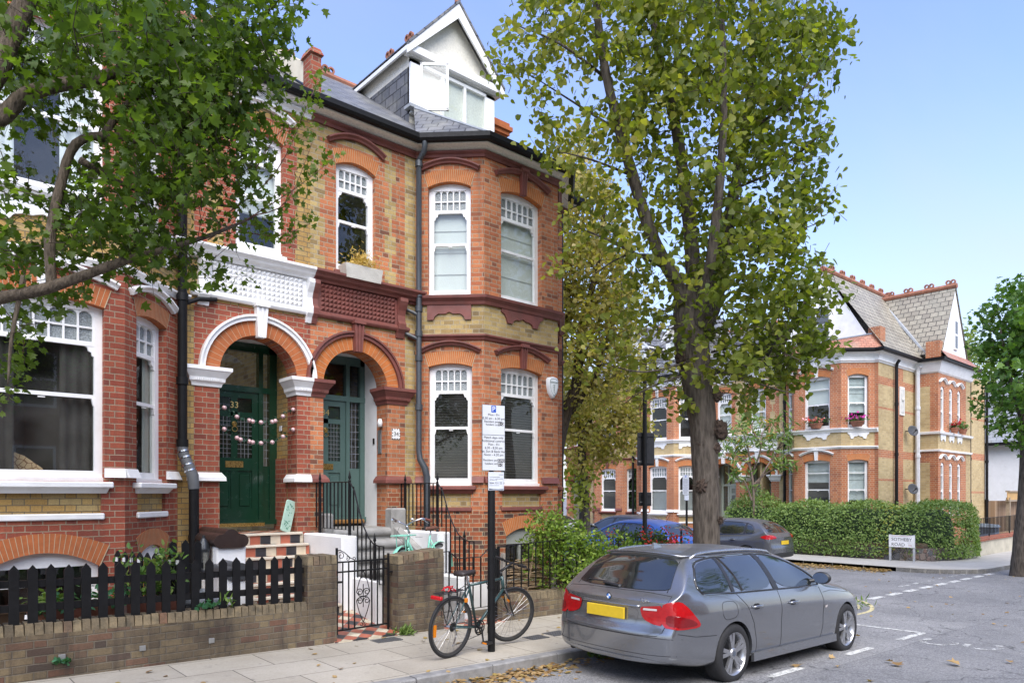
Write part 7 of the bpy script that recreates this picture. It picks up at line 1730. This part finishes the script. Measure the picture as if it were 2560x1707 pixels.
        if h:
            m=MB(); g=bmesh.new(); bmesh.ops.create_uvsphere(g,u_segments=16,v_segments=10,radius=1.)
            c=h+Vector((.06,sg*.13,.045)); m.add([(c.x+v.co.x*.085*(1 if v.co.x>0 else .45),c.y+v.co.y*.115,c.z+v.co.z*.078) for v in g.verts],[tuple(v.index for v in q.verts) for q in g.faces]); g.free()
            mi_=m.build('wing_mirror',paint if not detail else blackpl,H,smooth=True)
            m=MB(); m.tube([tuple(h),tuple(c+Vector((0,-sg*.06,-.03)))],.025,8); m.build('mirror_arm',blackpl,mi_)
            m=MB(); x_=c.x-.0395; m.add([(x_,c.y+.1*math.cos(a),c.z+.066*math.sin(a)) for a in np.linspace(0,6.283,20,endpoint=False)],[tuple(range(20))]); m.build('mirror_glass',PM('mirror glass',(.35,.37,.4),.03,1.),mi_)
        m=MB()
        m.hexa([(K['wb'][0]+.36,sg*(K['hw']-.03),.19),(K['wb'][1]-.36,sg*(K['hw']-.03),.19),(K['wb'][1]-.36,sg*(K['hw']+.008),.20),(K['wb'][0]+.36,sg*(K['hw']+.008),.20),(K['wb'][0]+.36,sg*(K['hw']-.03),.29),(K['wb'][1]-.36,sg*(K['hw']-.03),.29),(K['wb'][1]-.36,sg*(K['hw']+.002),.29),(K['wb'][0]+.36,sg*(K['hw']+.002),.29)]); m.build('sill_panel',paint,H)
    r=S.rear
    if kind=='estate':
        rw=sm([(-.64,1.015),(.64,1.015),(.60,1.12),(.545,1.29),(.45,1.335),(0,1.348),(-.45,1.335),(-.545,1.29),(-.60,1.12)],2)
        S.patch(rw,r,.006,.06).build('rear_window',carglass,H,smooth=True,fixn=False)
        m=MB(); P_=[(.02,.68),(0,.70)]; 
        for a in np.linspace(0,1,3): pass
        sp=[]
        for y in np.linspace(-.60,.60,13): 
            z=1.372-.045*(abs(y)/.6)**2.5; h,n=S.rear(y,z)
            if h: sp.append((h.x-.035,y,h.z+.022))
        m.tube(sp,[.012]+[.024]*(len(sp)-2)+[.012],8,flat=.6); m.build('roof_spoiler',paint,H,smooth=True)
        m=MB(); S.line(sm([(-.70,1.0),(.70,1.0),(.71,.92),(.69,.64),(.60,.57),(-.60,.57),(-.69,.64),(-.71,.92)],1),r,.0035,m,closed=True); S.line([(-.62,1.01),(-.585,1.15),(-.53,1.31)],r,.004,m); S.line([(.62,1.01),(.585,1.15),(.53,1.31)],r,.004,m); S.line([(-.82,.565),(.82,.565)],r,.0028,m); S.line([(-.80,.40),(-.5,.385),(.5,.385),(.80,.40)],r,.003,m); m.build('tailgate_gap',seam,H)
        # plate recess
        m=MB(); S.patch(sm([(-.40,.855),(.40,.855),(.36,.68),(.32,.665),(-.32,.665),(-.36,.68)],2),r,.003,mb=m); m.build('plate_recess',paint,H,smooth=True)
        m=MB(); S.line([(-.40,.86),(.40,.86)],r,.016,m,.004); m.build('plate_grip',paint,H,smooth=True)
        m=MB(); h0,n0=r(0,.775); x_=h0.x-.03; m.cbox(x_-.008,x_+.02,-.235,.285,.712,.832,.004); m.build('number_plate',platey,H)
        h0,n0=r(0,.93); 
        m=MB(); m.lathe([(0,-.008),(.034,-.007),(.040,-.001)],(h0.x-.004,0,.93),'x',24); eb=m.build('emblem',blackpl,H)
        q=MB(); w_=MB()
        for k in range(4):
            a=[(0,0)]+[(.027*math.cos(t),.027*math.sin(t)) for t in np.linspace(k*math.pi/2,(k+1)*math.pi/2,7)]
            (q if k%2==0 else w_).add([(h0.x-.0135,p[0],.93+p[1]) for p in a],[tuple(range(len(a)))])
        q.build('blue_quarters',PM('emblem blue',(.02,.16,.55),.3),eb); w_.build('white_quarters',PM('emblem white',(.75,.75,.75),.3),eb)
        m=MB(); h1,_=r(-.44,.925); txt(m,'320i',.062,.40,.905,.0,(h1.x-.006,0,0,-1,-1,0,0),0,'LEFT',.003,1.1); m.build('badge',chrome,H)
        # rear wiper
        m=MB(); h,_=r(.0,1.035); m.tube([(h.x-.02,-.0,1.03),(h.x-.02,.12,1.045),(h.x-.015,.22,1.05)],[.02,.016,.01],8); m.tube([(h.x-.02,-.0,1.03),(h.x-.01,-.02,1.02)],.026,8); h,_=r(.35,1.06); m.tube([(h.x-.012,.02,1.06),(h.x-.008,.48,1.06)],.008,6); m.build('rear_wiper',blackpl,H)
        for sg in (-1,1):
            inn=sm([(sg*.40,.86),(sg*.44,.74),(sg*.56,.695),(sg*.665,.685),(sg*.665,.895),(sg*.52,.875)],1)
            S.patch(inn,r,.008,.03).build('tail_light',redl,H,fixn=False)
            m=MB(); S.patch([(sg*.44,.83),(sg*.60,.835),(sg*.60,.855),(sg*.45,.852)],r,.011,.03,m); m.build('reversing_lens',clearl,H)
            dg_=lambda q,z,sg=sg: S.diag(q,z,sg)
            out=sm([(-.185,.675),(-.185,.895),(-.12,.93),(.0,.94),(.09,.87),(.23,.71),(.21,.67),(.0,.66)],1)
            S.patch(out,dg_,.009,.03).build('tail_light',redl,H,fixn=False)
            m=MB(); S.patch(sm([(-.14,.70),(-.14,.80),(-.04,.80),(.12,.76),(.19,.71),(.17,.69),(0,.68)],1),dg_,.012,.03,m); m.build('lower_lens',redd,H)
        m=MB(); m.tube([(.07,.66,.285),(.25,.66,.285)],.038,14,cap=False); m.build('exhaust_pipe',PM('steel exhaust',(.25,.24,.23),.35,.9),H,smooth=True)
        m=MB(); S.patch(sm([(-.72,.35),(.72,.35),(.66,.27),(-.66,.27)],1),r,.003,mb=m); m.build('lower_bumper',PM('shaded lower bumper plastic',(.10,.105,.115),.45,.3),H)
        for sg in (-1,1):   # roof rails and aerial
            m=MB(); pp=[]
            for x in np.linspace(.62,2.35,16):
                h,n=S.top(x,sg*.535); e=min(1,(x-.62)/.12,(2.35-x)/.12)
                if h: pp.append((x,sg*.535,h.z-.01+.035*e))
            m.tube(pp,.017,8); m.build('roof_rail',PM('satin aluminium rail',(.5,.5,.51),.28,.9),H,smooth=True)
        h,n=S.top(.72,0); m=MB(); m.add([(.66,-.03,h.z-.012),(.66,.03,h.z-.012),(.88,.012,h.z-.005),(.88,-.012,h.z-.005),(.69,-.008,h.z+.062),(.69,.008,h.z+.062),(.74,.008,h.z+.058),(.74,-.008,h.z+.058)],[(0,1,5,4),(1,2,6,5),(2,3,7,6),(3,0,4,7),(4,5,6,7)]); m.build('aerial_fin',paint,H)
        for sg in (-1,1):
            m=MB(); S.patch(sm([(3.06,.655),(3.12,.66),(3.12,.69),(3.06,.685)],1),lambda x,z,sg=sg:S.side(x,z,sg),.006,.02,m); m.build('side_repeater',clearl,H)
    else:
        rw=sm([(-.60,1.06),(.60,1.06),(.56,1.2),(.48,1.365),(0,1.385),(-.48,1.365),(-.56,1.2)],2); S.patch(rw,r,.006,.06).build('rear_window',carglass,H,smooth=True,fixn=False)
        m=MB(); S.patch([(-.25,.70),(.25,.70),(.25,.82),(-.25,.82)],r,.012,.06,m); m.build('number_plate',platey,H)
        for sg in (-1,1):
            m=MB(); S.patch(sm([(sg*.48,.90),(sg*.76,.88),(sg*.76,1.0),(sg*.55,.99)],1),r,.008,.03,m); S.patch(sm([(-.16,.88),(-.16,1.0),(.06,1.0),(.2,.93),(.04,.87)],1),lambda q,z,sg=sg:S.diag(q,z,sg),.009,.03,m); m.build('tail_light',redl,H,fixn=False)
        m=MB(); S.patch(sm([(-.75,.45),(.75,.45),(.70,.30),(-.70,.30)],1),r,.004,mb=m); m.build('lower_bumper',blackpl,H)
        h,n=S.top(.75,0); m=MB(); m.tube([(.75,0,h.z),(.62,0,h.z+.18)],.006,5); m.build('aerial',blackpl,H)
    for nm,pl in (('windscreen',None),):
        x0,x1=(2.58,3.06) if kind=='estate' else (2.46,2.90)
        m=MB(); S.patch(sm([(x0,-.50),(x0,.50),(x1,.68),(x1,-.68)],1),S.top,.006,.08,m); m.build(nm,carglass,H,smooth=True,fixn=False)
    for sg in (-1,1):
        q_=lambda y,z: S.hit((8,y,z),(-1,0,0)); L_=.0
        m=MB(); S.patch(sm([(sg*.35,.60),(sg*.62,.60),(sg*.70,.66),(sg*.60,.69),(sg*.38,.67)],1),q_,.008,.04,m); m.build('headlight',clearl,H,fixn=False)
    rot_place(H,loc,yaw,pitch); return H
grey=carpaint('space grey metallic paint',(.26,.268,.283),.8,.2)
cy=math.radians(0.)
car('estate','metallic grey estate car parked by the kerb, dusty roof, yellow rear plate',grey,(5.90,5.06,rzs(6.9,5.1)),R(.0),None,True,pitch=math.atan(.023))
sg_='cars parked in the side street'
car('hatch','pale silver white hatchback parked behind the bushes in the side street',carpaint('silver white paint',(.60,.64,.66),.25,.25),(21.3,20.6,gz(21)-.12),R(92),sg_)
car('hatch','bright blue hatchback parked behind the red berry bush',carpaint('bright blue paint',(.03,.13,.55),.3,.25),(16.6,11.5,gz(16)-.12),R(88),sg_)
car('hatch','black hatchback with a long roof seen between the blue car and the tree trunk',carpaint('black paint',(.02,.021,.023),.2,.3),(21.4,15.9,gz(21)-.12),R(90),sg_)
car('hatch','dark grey hatchback right of the big tree trunk, red tail lights lit by daylight',carpaint('dark grey paint',(.12,.125,.14),.5,.22),(21.25,11.2,gz(21.3)-.12),R(92),sg_)
# ------------------------------------------------------------------ bicycles
def bike(label,framec,loc,yaw,lean=0.,steer=0.,style='hybrid'):
    B=root('bicycle',label,'bicycle',(0,0,0)); r=.345; wb=1.05
    fm=PM('frame paint '+style,framec,.3,.1,.1,9,coat=.4); rub=PM('bike tyre rubber',(.014,.014,.015),.8); rim=PM('bike rim',(.14,.14,.14) if style=='hybrid' else (.5,.5,.5),.35,.8); wire=PM('spoke steel',(.45,.45,.45),.3,1.); blk=PM('bike black parts',(.015,.015,.016),.45); slv=PM('bike silver parts',(.55,.55,.56),.25,.95); org=PM('amber reflector',(.65,.20,.01),.25); redm=PM('red rear light',(.45,.01,.015),.25)
    def wheelb(cx,f=None):
        W=root_part('wheel',B); c=(cx,0,r)
        F=f or (lambda p:p)
        def bl(mb,n,mt,**k): mb.V=[F(p) for p in mb.V]; mb.build(n,mt,W,**k)
        m=MB(); q=[(r-.018+.018*math.cos(a),.017*math.sin(a)) for a in np.linspace(0,6.283,9,endpoint=False)]; m.lathe(q,c,'y',56,close=True); bl(m,'tyre',rub,smooth=True)
        m=MB(); m.lathe([(r-.036,-.011),(r-.030,-.013),(r-.055,-.008),(r-.055,.008),(r-.030,.013),(r-.036,.011)],c,'y',56,close=True); bl(m,'rim',rim,auto=40)
        m=MB()
        for k in range(28):
            a=2*math.pi*k/28; b=a+(.5 if k%4<2 else -.5); s_=.02 if k%2 else -.02
            m.tube([(cx+.022*math.cos(b),s_,r+.022*math.sin(b)),(cx+(r-.05)*math.cos(a),0,r+(r-.05)*math.sin(a))],.0012,4,cap=False)
        bl(m,'spokes',wire); m=MB(); m.tube([(cx,-.055,r),(cx,.055,r)],[.012,.012],8); m.tube([(cx,-.03,r),(cx,.03,r)],.02,10); bl(m,'hub',slv)
    bb=(.43,0,.28); st=(.27,0,.78); ht=(.865,0,.80); hb=(.90,0,.67)
    ax=Vector((ht[0],0,ht[2])); dr=(Vector(hb)-Vector(ht)).normalized()
    M=Matrix.Translation(ax)@Matrix.Rotation(steer,4,-dr)@Matrix.Translation(-ax); tf=lambda p:tuple(M@Vector(p))
    wheelb(0); wheelb(wb,tf)
    m=MB()
    if style=='hybrid': m.tube([st,ht],.0165,10); m.tube([bb,hb],.018,10)
    else: m.tube([(.29,0,.62),(.5,0,.45),(.7,0,.52),(.87,0,.76)],.02,10); m.tube([bb,hb],.018,10)
    m.tube([bb,st,(st[0]-.02,0,st[2]+.04)],.016,10); m.tube([(ht[0]-.012,0,ht[2]+.03),(hb[0]+.008,0,hb[2]-.03)],.021,10)
    for y in (-1,1): m.tube([(bb[0]-.02,y*.02,bb[2]),(0,y*.06,r)],[.011,.009],8); m.tube([(st[0],y*.015,st[2]-.02),(.02,y*.055,r+.04),(0,y*.06,r)],[.009,.008,.008],8)
    m.build('frame',fm,B,smooth=True)
    m=MB()
    for y in (-1,1): m.tube([tf((.905,y*.03,.66)),tf((.955,y*.055,.56)),tf((.99,y*.055,.46)),tf((wb,y*.05,r))],[.014,.013,.011,.008],8)
    m.tube([tf((.905,-.04,.66)),tf((.905,.04,.66))],.018,8); m.build('fork',blk if style=='hybrid' else fm,B,smooth=True)
    m=MB(); m.tube([(st[0]-.015,0,st[2]),(st[0]-.055,0,.95)],.013,8); m.build('seat_post',slv,B)
    m=MB(); prof=[(-.14,.075,.955),(-.10,.085,.965),(-.03,.065,.962),(.04,.03,.955),(.12,.018,.955),(.15,.008,.948)]
    v=[];F=[]
    for k,(x,w,z) in enumerate(prof):
        for a in np.linspace(-1,1,7): v.append((st[0]-.05+x,w*a,z-.028*a*a))
        for a in np.linspace(1,-1,7): v.append((st[0]-.05+x,w*a*.8,z-.055))
    for k in range(len(prof)-1):
        for q in range(14): F.append((k*14+q,k*14+(q+1)%14,(k+1)*14+(q+1)%14,(k+1)*14+q))
    F+=[tuple(range(14)),tuple(range(14*(len(prof)-1),14*len(prof)))]
    m.add(v,F); m.tube([(st[0]-.15,-.03,.915),(st[0]-.0,-.02,.90),(st[0]+.06,-.01,.91)],.004,5); m.tube([(st[0]-.15,.03,.915),(st[0]-.0,.02,.90),(st[0]+.06,.01,.91)],.004,5); m.build('saddle',PM('saddle leather '+style,(.03,.022,.02) if style=='hybrid' else (.12,.05,.03),.5),B,smooth=True)
    m=MB(); e=(.985,0,.985) if style=='hybrid' else (.90,0,1.0)
    m.tube([tf((ht[0]-.01,0,ht[2]+.02)),tf((ht[0]-.03,0,ht[2]+.09))],.014,8); m.tube([tf((ht[0]-.03,0,ht[2]+.09)),tf(e)],.016,8)
    sb=MB(); hbm=blk if style=='hybrid' else slv
    if style=='hybrid': pts=[(e[0]-.02,-.29,e[2]+.015),(e[0]-.005,-.12,e[2]+.005),e,(e[0]-.005,.12,e[2]+.005),(e[0]-.02,.29,e[2]+.015)]
    else: pts=[(e[0]-.2,-.28,e[2]+.06),(e[0]-.03,-.24,e[2]+.1),(e[0]+.03,-.1,e[2]+.05),e,(e[0]+.03,.1,e[2]+.05),(e[0]-.03,.24,e[2]+.1),(e[0]-.2,.28,e[2]+.06)]
    m.tube([tf(p) for p in pts],.0125,8); m.build('handlebar',hbm,B,smooth=True)
    for a,b in ((0,1),(-1,-2)):
        g=MB(); p,q=Vector(pts[a]),Vector(pts[b]); d=(q-p).normalized(); g.tube([tf(p-d*.005),tf(p+d*.12)],.018,10); g.build('grip',blk if style=='hybrid' else PM('brown grip',(.22,.07,.05),.6),B)
        g=MB(); g.tube([tf(p+d*.13+Vector((.02,0,-.01))),tf(p+d*.07+Vector((.06,0,-.025))),tf(p-d*.01+Vector((.07,0,-.035)))],.005,6); g.tube([tf(p+d*.14-Vector((0,0,.01))),tf(p+d*.17+Vector((.03,0,-.01)))],.014,8); g.build('brake_lever',blk if style=='hybrid' else slv,B)
    for p,q,z in (((.98,-.08,.98),(.95,-.03,.8),.62),((.98,.1,.98),(.96,.04,.82),.66),((.7,.02,.82),(.5,.018,.81),.8)):
        g=MB(); g.tube([tf(p),tf((p[0]+.07,p[1]*1.2,p[2]-.12)),tf((q[0]+.04,q[1],q[2]-.03)),tf((.92,0,z))] if q[0]>.9 else [p,q],.0028,5); g.build('cable',blk,B)
    m=MB()
    for rr,y in ((.088,-.045),(.068,-.036)): 
        m.lathe([(rr-.016,y),(rr,y),(rr,y-.003),(rr-.016,y-.003)],bb,'y',32,close=True)
        for k in range(5): a=k*1.2566; m.tube([(bb[0]+.015*math.cos(a),y-.001,bb[2]+.015*math.sin(a)),(bb[0]+(rr-.01)*math.cos(a),y-.001,bb[2]+(rr-.01)*math.sin(a))],.006,5)
    m.tube([(bb[0],-.075,bb[2]),(bb[0],.07,bb[2])],.016,8)
    m.build('chainring',blk,B)
    for sg,ang in ((-1,R(-80)),(1,R(100))):
        c=MB(); e2=(bb[0]+.168*math.cos(ang),sg*.085,bb[2]+.168*math.sin(ang)); c.tube([(bb[0],sg*.075,bb[2]),e2],[.012,.009],8); c.build('crank_arm',blk,B)
        c=MB(); c.box(e2[0]-.045,e2[0]+.045,min(sg*.095,sg*.185),max(sg*.095,sg*.185),e2[2]-.012,e2[2]+.012); p_=c.build('pedal',blk,B)
        c=MB(); c.box(e2[0]-.048,e2[0]-.044,min(sg*.11,sg*.17),max(sg*.11,sg*.17),e2[2]-.009,e2[2]+.009); c.box(e2[0]+.044,e2[0]+.048,min(sg*.11,sg*.17),max(sg*.11,sg*.17),e2[2]-.009,e2[2]+.009); c.build('reflector',org,p_)
    m=MB()
    for k in range(6): m.lathe([(.02,-.022-k*.004),(.05-k*.005,-.022-k*.004),(.05-k*.005,-.024-k*.004),(.02,-.024-k*.004)],(0,0,r),'y',20,close=True)
    m.build('cassette',PM('dark steel cassette',(.09,.09,.085),.4,.8),B)
    m=MB(); m.tube([(.0,-.05,r-.02),(.03,-.055,r-.09),(.02,-.05,r-.10)],.014,7); m.tube([(.03,-.05,r-.09),(.0,-.045,r-.2)],.009,6); m.lathe([(0,-.05),(.018,-.05),(.018,-.042),(0,-.042)],(0,0,r-.2),'y',10); m.build('derailleur',slv,B)
    m=MB(); m.tube([(0,-.04,r+.04),(bb[0],-.042,bb[2]+.088)],.004,4); m.tube([(.02,-.042,r-.2),(bb[0],-.042,bb[2]-.088)],.004,4); m.build('chain',blk,B)
    # spoke and fork reflectors
    g=MB(); g.box(-.28,-.24,-.012,.012,.27,.40); g.build('reflector',org,B)
    if style=='hybrid':
        g=MB(); q=[tf(p) for p in ((.94,-.09,.52),(.94,-.03,.53),(.94,-.03,.56),(.94,-.09,.55))]; g.poly(q); q=[tf(p) for p in ((.94,.03,.54),(.94,.10,.55),(.94,.10,.585),(.94,.03,.575))]; g.poly(q); g.build('reflector',org,B)
        k=MB()
        for y in (-.05,.0,.05): k.tube([(-.22,y,.735),(.17,y*.7,.745)],.0055,6)
        k.tube([(-.23,-.06,.735),(-.23,.06,.735)],.0055,6); k.tube([(.0,-.06,.74),(.0,.06,.74)],.005,6); k.tube([(.17,-.04,.745),(.26,-.02,.79)],.0045,6); k.tube([(.17,.04,.745),(.26,.02,.79)],.0045,6)
        for y in (-.065,.065): k.tube([(-.14,y,.735),(-.02,y,.40),(.0,y,r+.01)],.0055,6); k.tube([(.06,y,.74),(.0,y,.38)],.005,6); k.tube([(-.10,y,.62),(-.06,y*1.3,.44),(.04,y*1.3,.44),(.05,y,.62)],.004,5)
        k.build('luggage_rack',blk,B)
        g=MB(); g.cbox(-.265,-.225,-.075,.075,.675,.715,.008); g.build('rear_light',redm,B)
        g=MB()
        for q in range(3): g.tube([(-.12+.12*f,(-1)**q*.05*math.sin(f*5+q),.755+.035*math.sin(f*3.14)*(1+q*.3)) for f in np.linspace(0,1.2,14)],.006,5)
        g.build('bungee_cord',redm,B)
        g=MB(); g.cbox(.16,.2,-.06,-.03,.60,.65,.006); g.build('rear_reflector',org,B)
        g=MB(); g.tube([(.55,-.02,.78),(.60,-.06,.70),(.66,-.05,.58),(.72,-.02,.52)],.007,6); g.build('lock_cable',blk,B)
    else:
        k=MB()
        for y in np.linspace(-.12,.12,5): k.tube([tf((.86,y,.86)),tf((1.16,y,.86))],.009,6)
        for x in (.87,1.02,1.15): k.tube([tf((x,-.13,.86)),tf((x,.13,.86))],.009,6)
        for y in (-.07,.07): k.tube([tf((1.1,y,.86)),tf((wb,y,r))],.007,6)
        k.build('front_rack',fm,B)
        g=MB(); g.lathe([(r+.022,-.03),(r+.03,-.015),(r+.03,.015),(r+.022,.03)],(wb,0,r),'y',30,ang=math.pi*1.05); g.V=[tf(p) for p in g.V]; g.build('mudguard',fm,B,smooth=True)
        g=MB(); g.lathe([(r+.022,-.03),(r+.03,-.015),(r+.03,.015),(r+.022,.03)],(0,0,r),'y',30,ang=math.pi*1.05); g.build('mudguard',fm,B,smooth=True)
        g=MB(); g.lathe([(0,-.02),(.02,-.018),(.026,0),(.02,.014),(0,.02)],tf((.96,.12,1.09)),'z',12); g.build('bell',slv,B)
    B.location=loc; B.rotation_euler=(lean,0,yaw); return B
bike('dark green hybrid bicycle with rear rack and red bungee, leaning against the parking sign pole',(.035,.075,.075),(4.85,6.58,gz(4.86)-.0),R(11.5),R(3),R(-17),'hybrid').scale=(1.06,1.06,1.03)
bike('mint green town bicycle with a front rack behind the iron gate by the stone steps',(.25,.62,.47),(6.52,9.08,.40),R(204),R(3),R(6),'town')
# ------------------------------------------------------------------ the opposite side of the street (met only in reflections)
OT=root('terraced_house','plain red brick terrace across the street, mirrored in the car and window panes','house',(6,-13,0))
m=MB(); m.box(-14,26,-20,-13,-1,8.4); m.build('wall',b_deep,OT)
m=MB(); m.quad((-14.4,-12.7,8.3),(26.4,-12.7,8.3),(26.4,-16.5,11.3),(-14.4,-16.5,11.3)); m.quad((-14.4,-20.3,8.3),(26.4,-20.3,8.3),(26.4,-16.5,11.3),(-14.4,-16.5,11.3)); m.build('roof',slates,OT)
for k in range(10):
    x=-12+k*3.9
    for z in (1.6,5.2):
        m=MB(); m.box(x,x+1.4,-13,-12.95,z,z+2.1); o_=m.build('window',white,OT); m=MB(); m.box(x+.1,x+1.3,-12.95,-12.94,z+.1,z+1.); m.box(x+.1,x+1.3,-12.95,-12.94,z+1.1,z+2.); m.build('pane',carglass,o_)
for k,(tx,ty,lb) in enumerate(((21.,-4.5,'green street tree across the road, mirrored in the car side'),(-7.,-7.,'dark green street tree across the road, mirrored in the house windows'))):
    T=root('street_tree',lb,'tree',(tx,ty,-.2)); m=MB(); m.tube([(tx,ty,-.3),(tx+.1,ty,2.5),(tx,ty-.1,5.),(tx,ty,10)],[.28,.22,.16,.05],10); m.build('trunk',bark,T,smooth=True)
    v=rng.normal(size=(3800,3)); v/=np.linalg.norm(v,axis=1)[:,None]; P=v*(rng.uniform(.35,1,3800)**.6)[:,None]*(np.array((3.2,3.,3.4))*(1.6 if k==0 else 1))+np.array((tx,ty,11. if k==0 else 6.3))
    leafmesh('crown',P[np.sin(P[:,0]*2.1)+np.sin(P[:,1]*1.9)+np.sin(P[:,2]*2.3)>-.9],.22,maple_l,T,MAPLE,.6)
# ------------------------------------------------------------------ light, sky, camera
w=bpy.data.worlds.new('World'); sc.world=w; w.use_nodes=True
nt=w.node_tree; nt.nodes.clear(); o=nt.nodes.new('ShaderNodeOutputWorld'); b=nt.nodes.new('ShaderNodeBackground'); s=nt.nodes.new('ShaderNodeTexSky')
SUN_E,SUN_Z=R(50),R(212)      # elevation; compass azimuth measured from +y towards +x
sund=Vector((math.sin(SUN_Z)*math.cos(SUN_E),math.cos(SUN_Z)*math.cos(SUN_E),math.sin(SUN_E)))
s.sky_type='NISHITA'; s.sun_disc=False; s.sun_elevation=SUN_E; s.sun_rotation=SUN_Z; s.air_density=1.25; s.dust_density=.7; s.ozone_density=3.; s.altitude=50
hs=nt.nodes.new('ShaderNodeHueSaturation'); hs.inputs['Saturation'].default_value=1.05; hs.inputs['Hue'].default_value=.518
tcn=nt.nodes.new('ShaderNodeTexCoord'); sx_=nt.nodes.new('ShaderNodeSeparateXYZ'); nt.links.new(tcn.outputs['Generated'],sx_.inputs[0])
def wm(op,a,b_): 
    q=nt.nodes.new('ShaderNodeMath'); q.operation=op
    for i,v in enumerate((a,b_)):
        if isinstance(v,(int,float)): q.inputs[i].default_value=v
        else: nt.links.new(v,q.inputs[i])
    return q.outputs[0]
# thin high cloud, denser towards the horizon
dn_=wm('ADD',wm('MAXIMUM',sx_.outputs[2],0.),.18); cv_=nt.nodes.new('ShaderNodeCombineXYZ'); nt.links.new(wm('DIVIDE',sx_.outputs[0],dn_),cv_.inputs[0]); nt.links.new(wm('MULTIPLY',wm('DIVIDE',sx_.outputs[1],dn_),2.6),cv_.inputs[1])
nz=nt.nodes.new('ShaderNodeTexNoise'); nz.inputs['Scale'].default_value=.55; nz.inputs['Detail'].default_value=6; nz.inputs['Roughness'].default_value=.55; nt.links.new(cv_.outputs[0],nz.inputs['Vector'])
mr_=nt.nodes.new('ShaderNodeMapRange'); nt.links.new(nz.outputs[0],mr_.inputs[0]); mr_.inputs[1].default_value=.42; mr_.inputs[2].default_value=.8; mr_.inputs[4].default_value=.34
mh=nt.nodes.new('ShaderNodeMapRange'); mh.interpolation_type='SMOOTHSTEP'; nt.links.new(sx_.outputs[2],mh.inputs[0]); mh.inputs[1].default_value=.46; mh.inputs[2].default_value=.0; mh.inputs[3].default_value=.0; mh.inputs[4].default_value=.78
fc_=wm('MINIMUM',wm('ADD',mr_.outputs[0],mh.outputs[0]),.92)
mx_=nt.nodes.new('ShaderNodeMix'); mx_.data_type='RGBA'; nt.links.new(fc_,mx_.inputs[0]); nt.links.new(hs.outputs[0],mx_.inputs[6]); mx_.inputs[7].default_value=(2.1,2.2,2.55,1)
b.inputs[1].default_value=.15; nt.links.new(s.outputs[0],hs.inputs['Color']); nt.links.new(mx_.outputs[2],b.inputs[0]); nt.links.new(b.outputs[0],o.inputs[0])
L=bpy.data.lights.new('sun','SUN'); L.energy=2.4; L.angle=R(60); L.color=(1,.945,.86); lo_=bpy.data.objects.new('sun',L); col.objects.link(lo_); lo_.rotation_euler=sund.to_track_quat('Z','Y').to_euler()
cam=bpy.data.cameras.new('camera'); co=bpy.data.objects.new('camera',cam); col.objects.link(co)
cam.sensor_width=36; cam.lens=FPX/2560*36; cam.shift_y=(HZ-853.5)/2560; cam.clip_end=3000; cam.clip_start=.05
co.location=(0,0,CZ); co.rotation_euler=(R(90),0,R(48.61388-90)); sc.camera=co
sc.view_settings.view_transform='Standard'; sc.view_settings.look='None'; sc.view_settings.gamma=1; sc.view_settings.exposure=1.28
sc.cycles.max_bounces=6; sc.cycles.transparent_max_bounces=10; sc.cycles.use_denoising=True
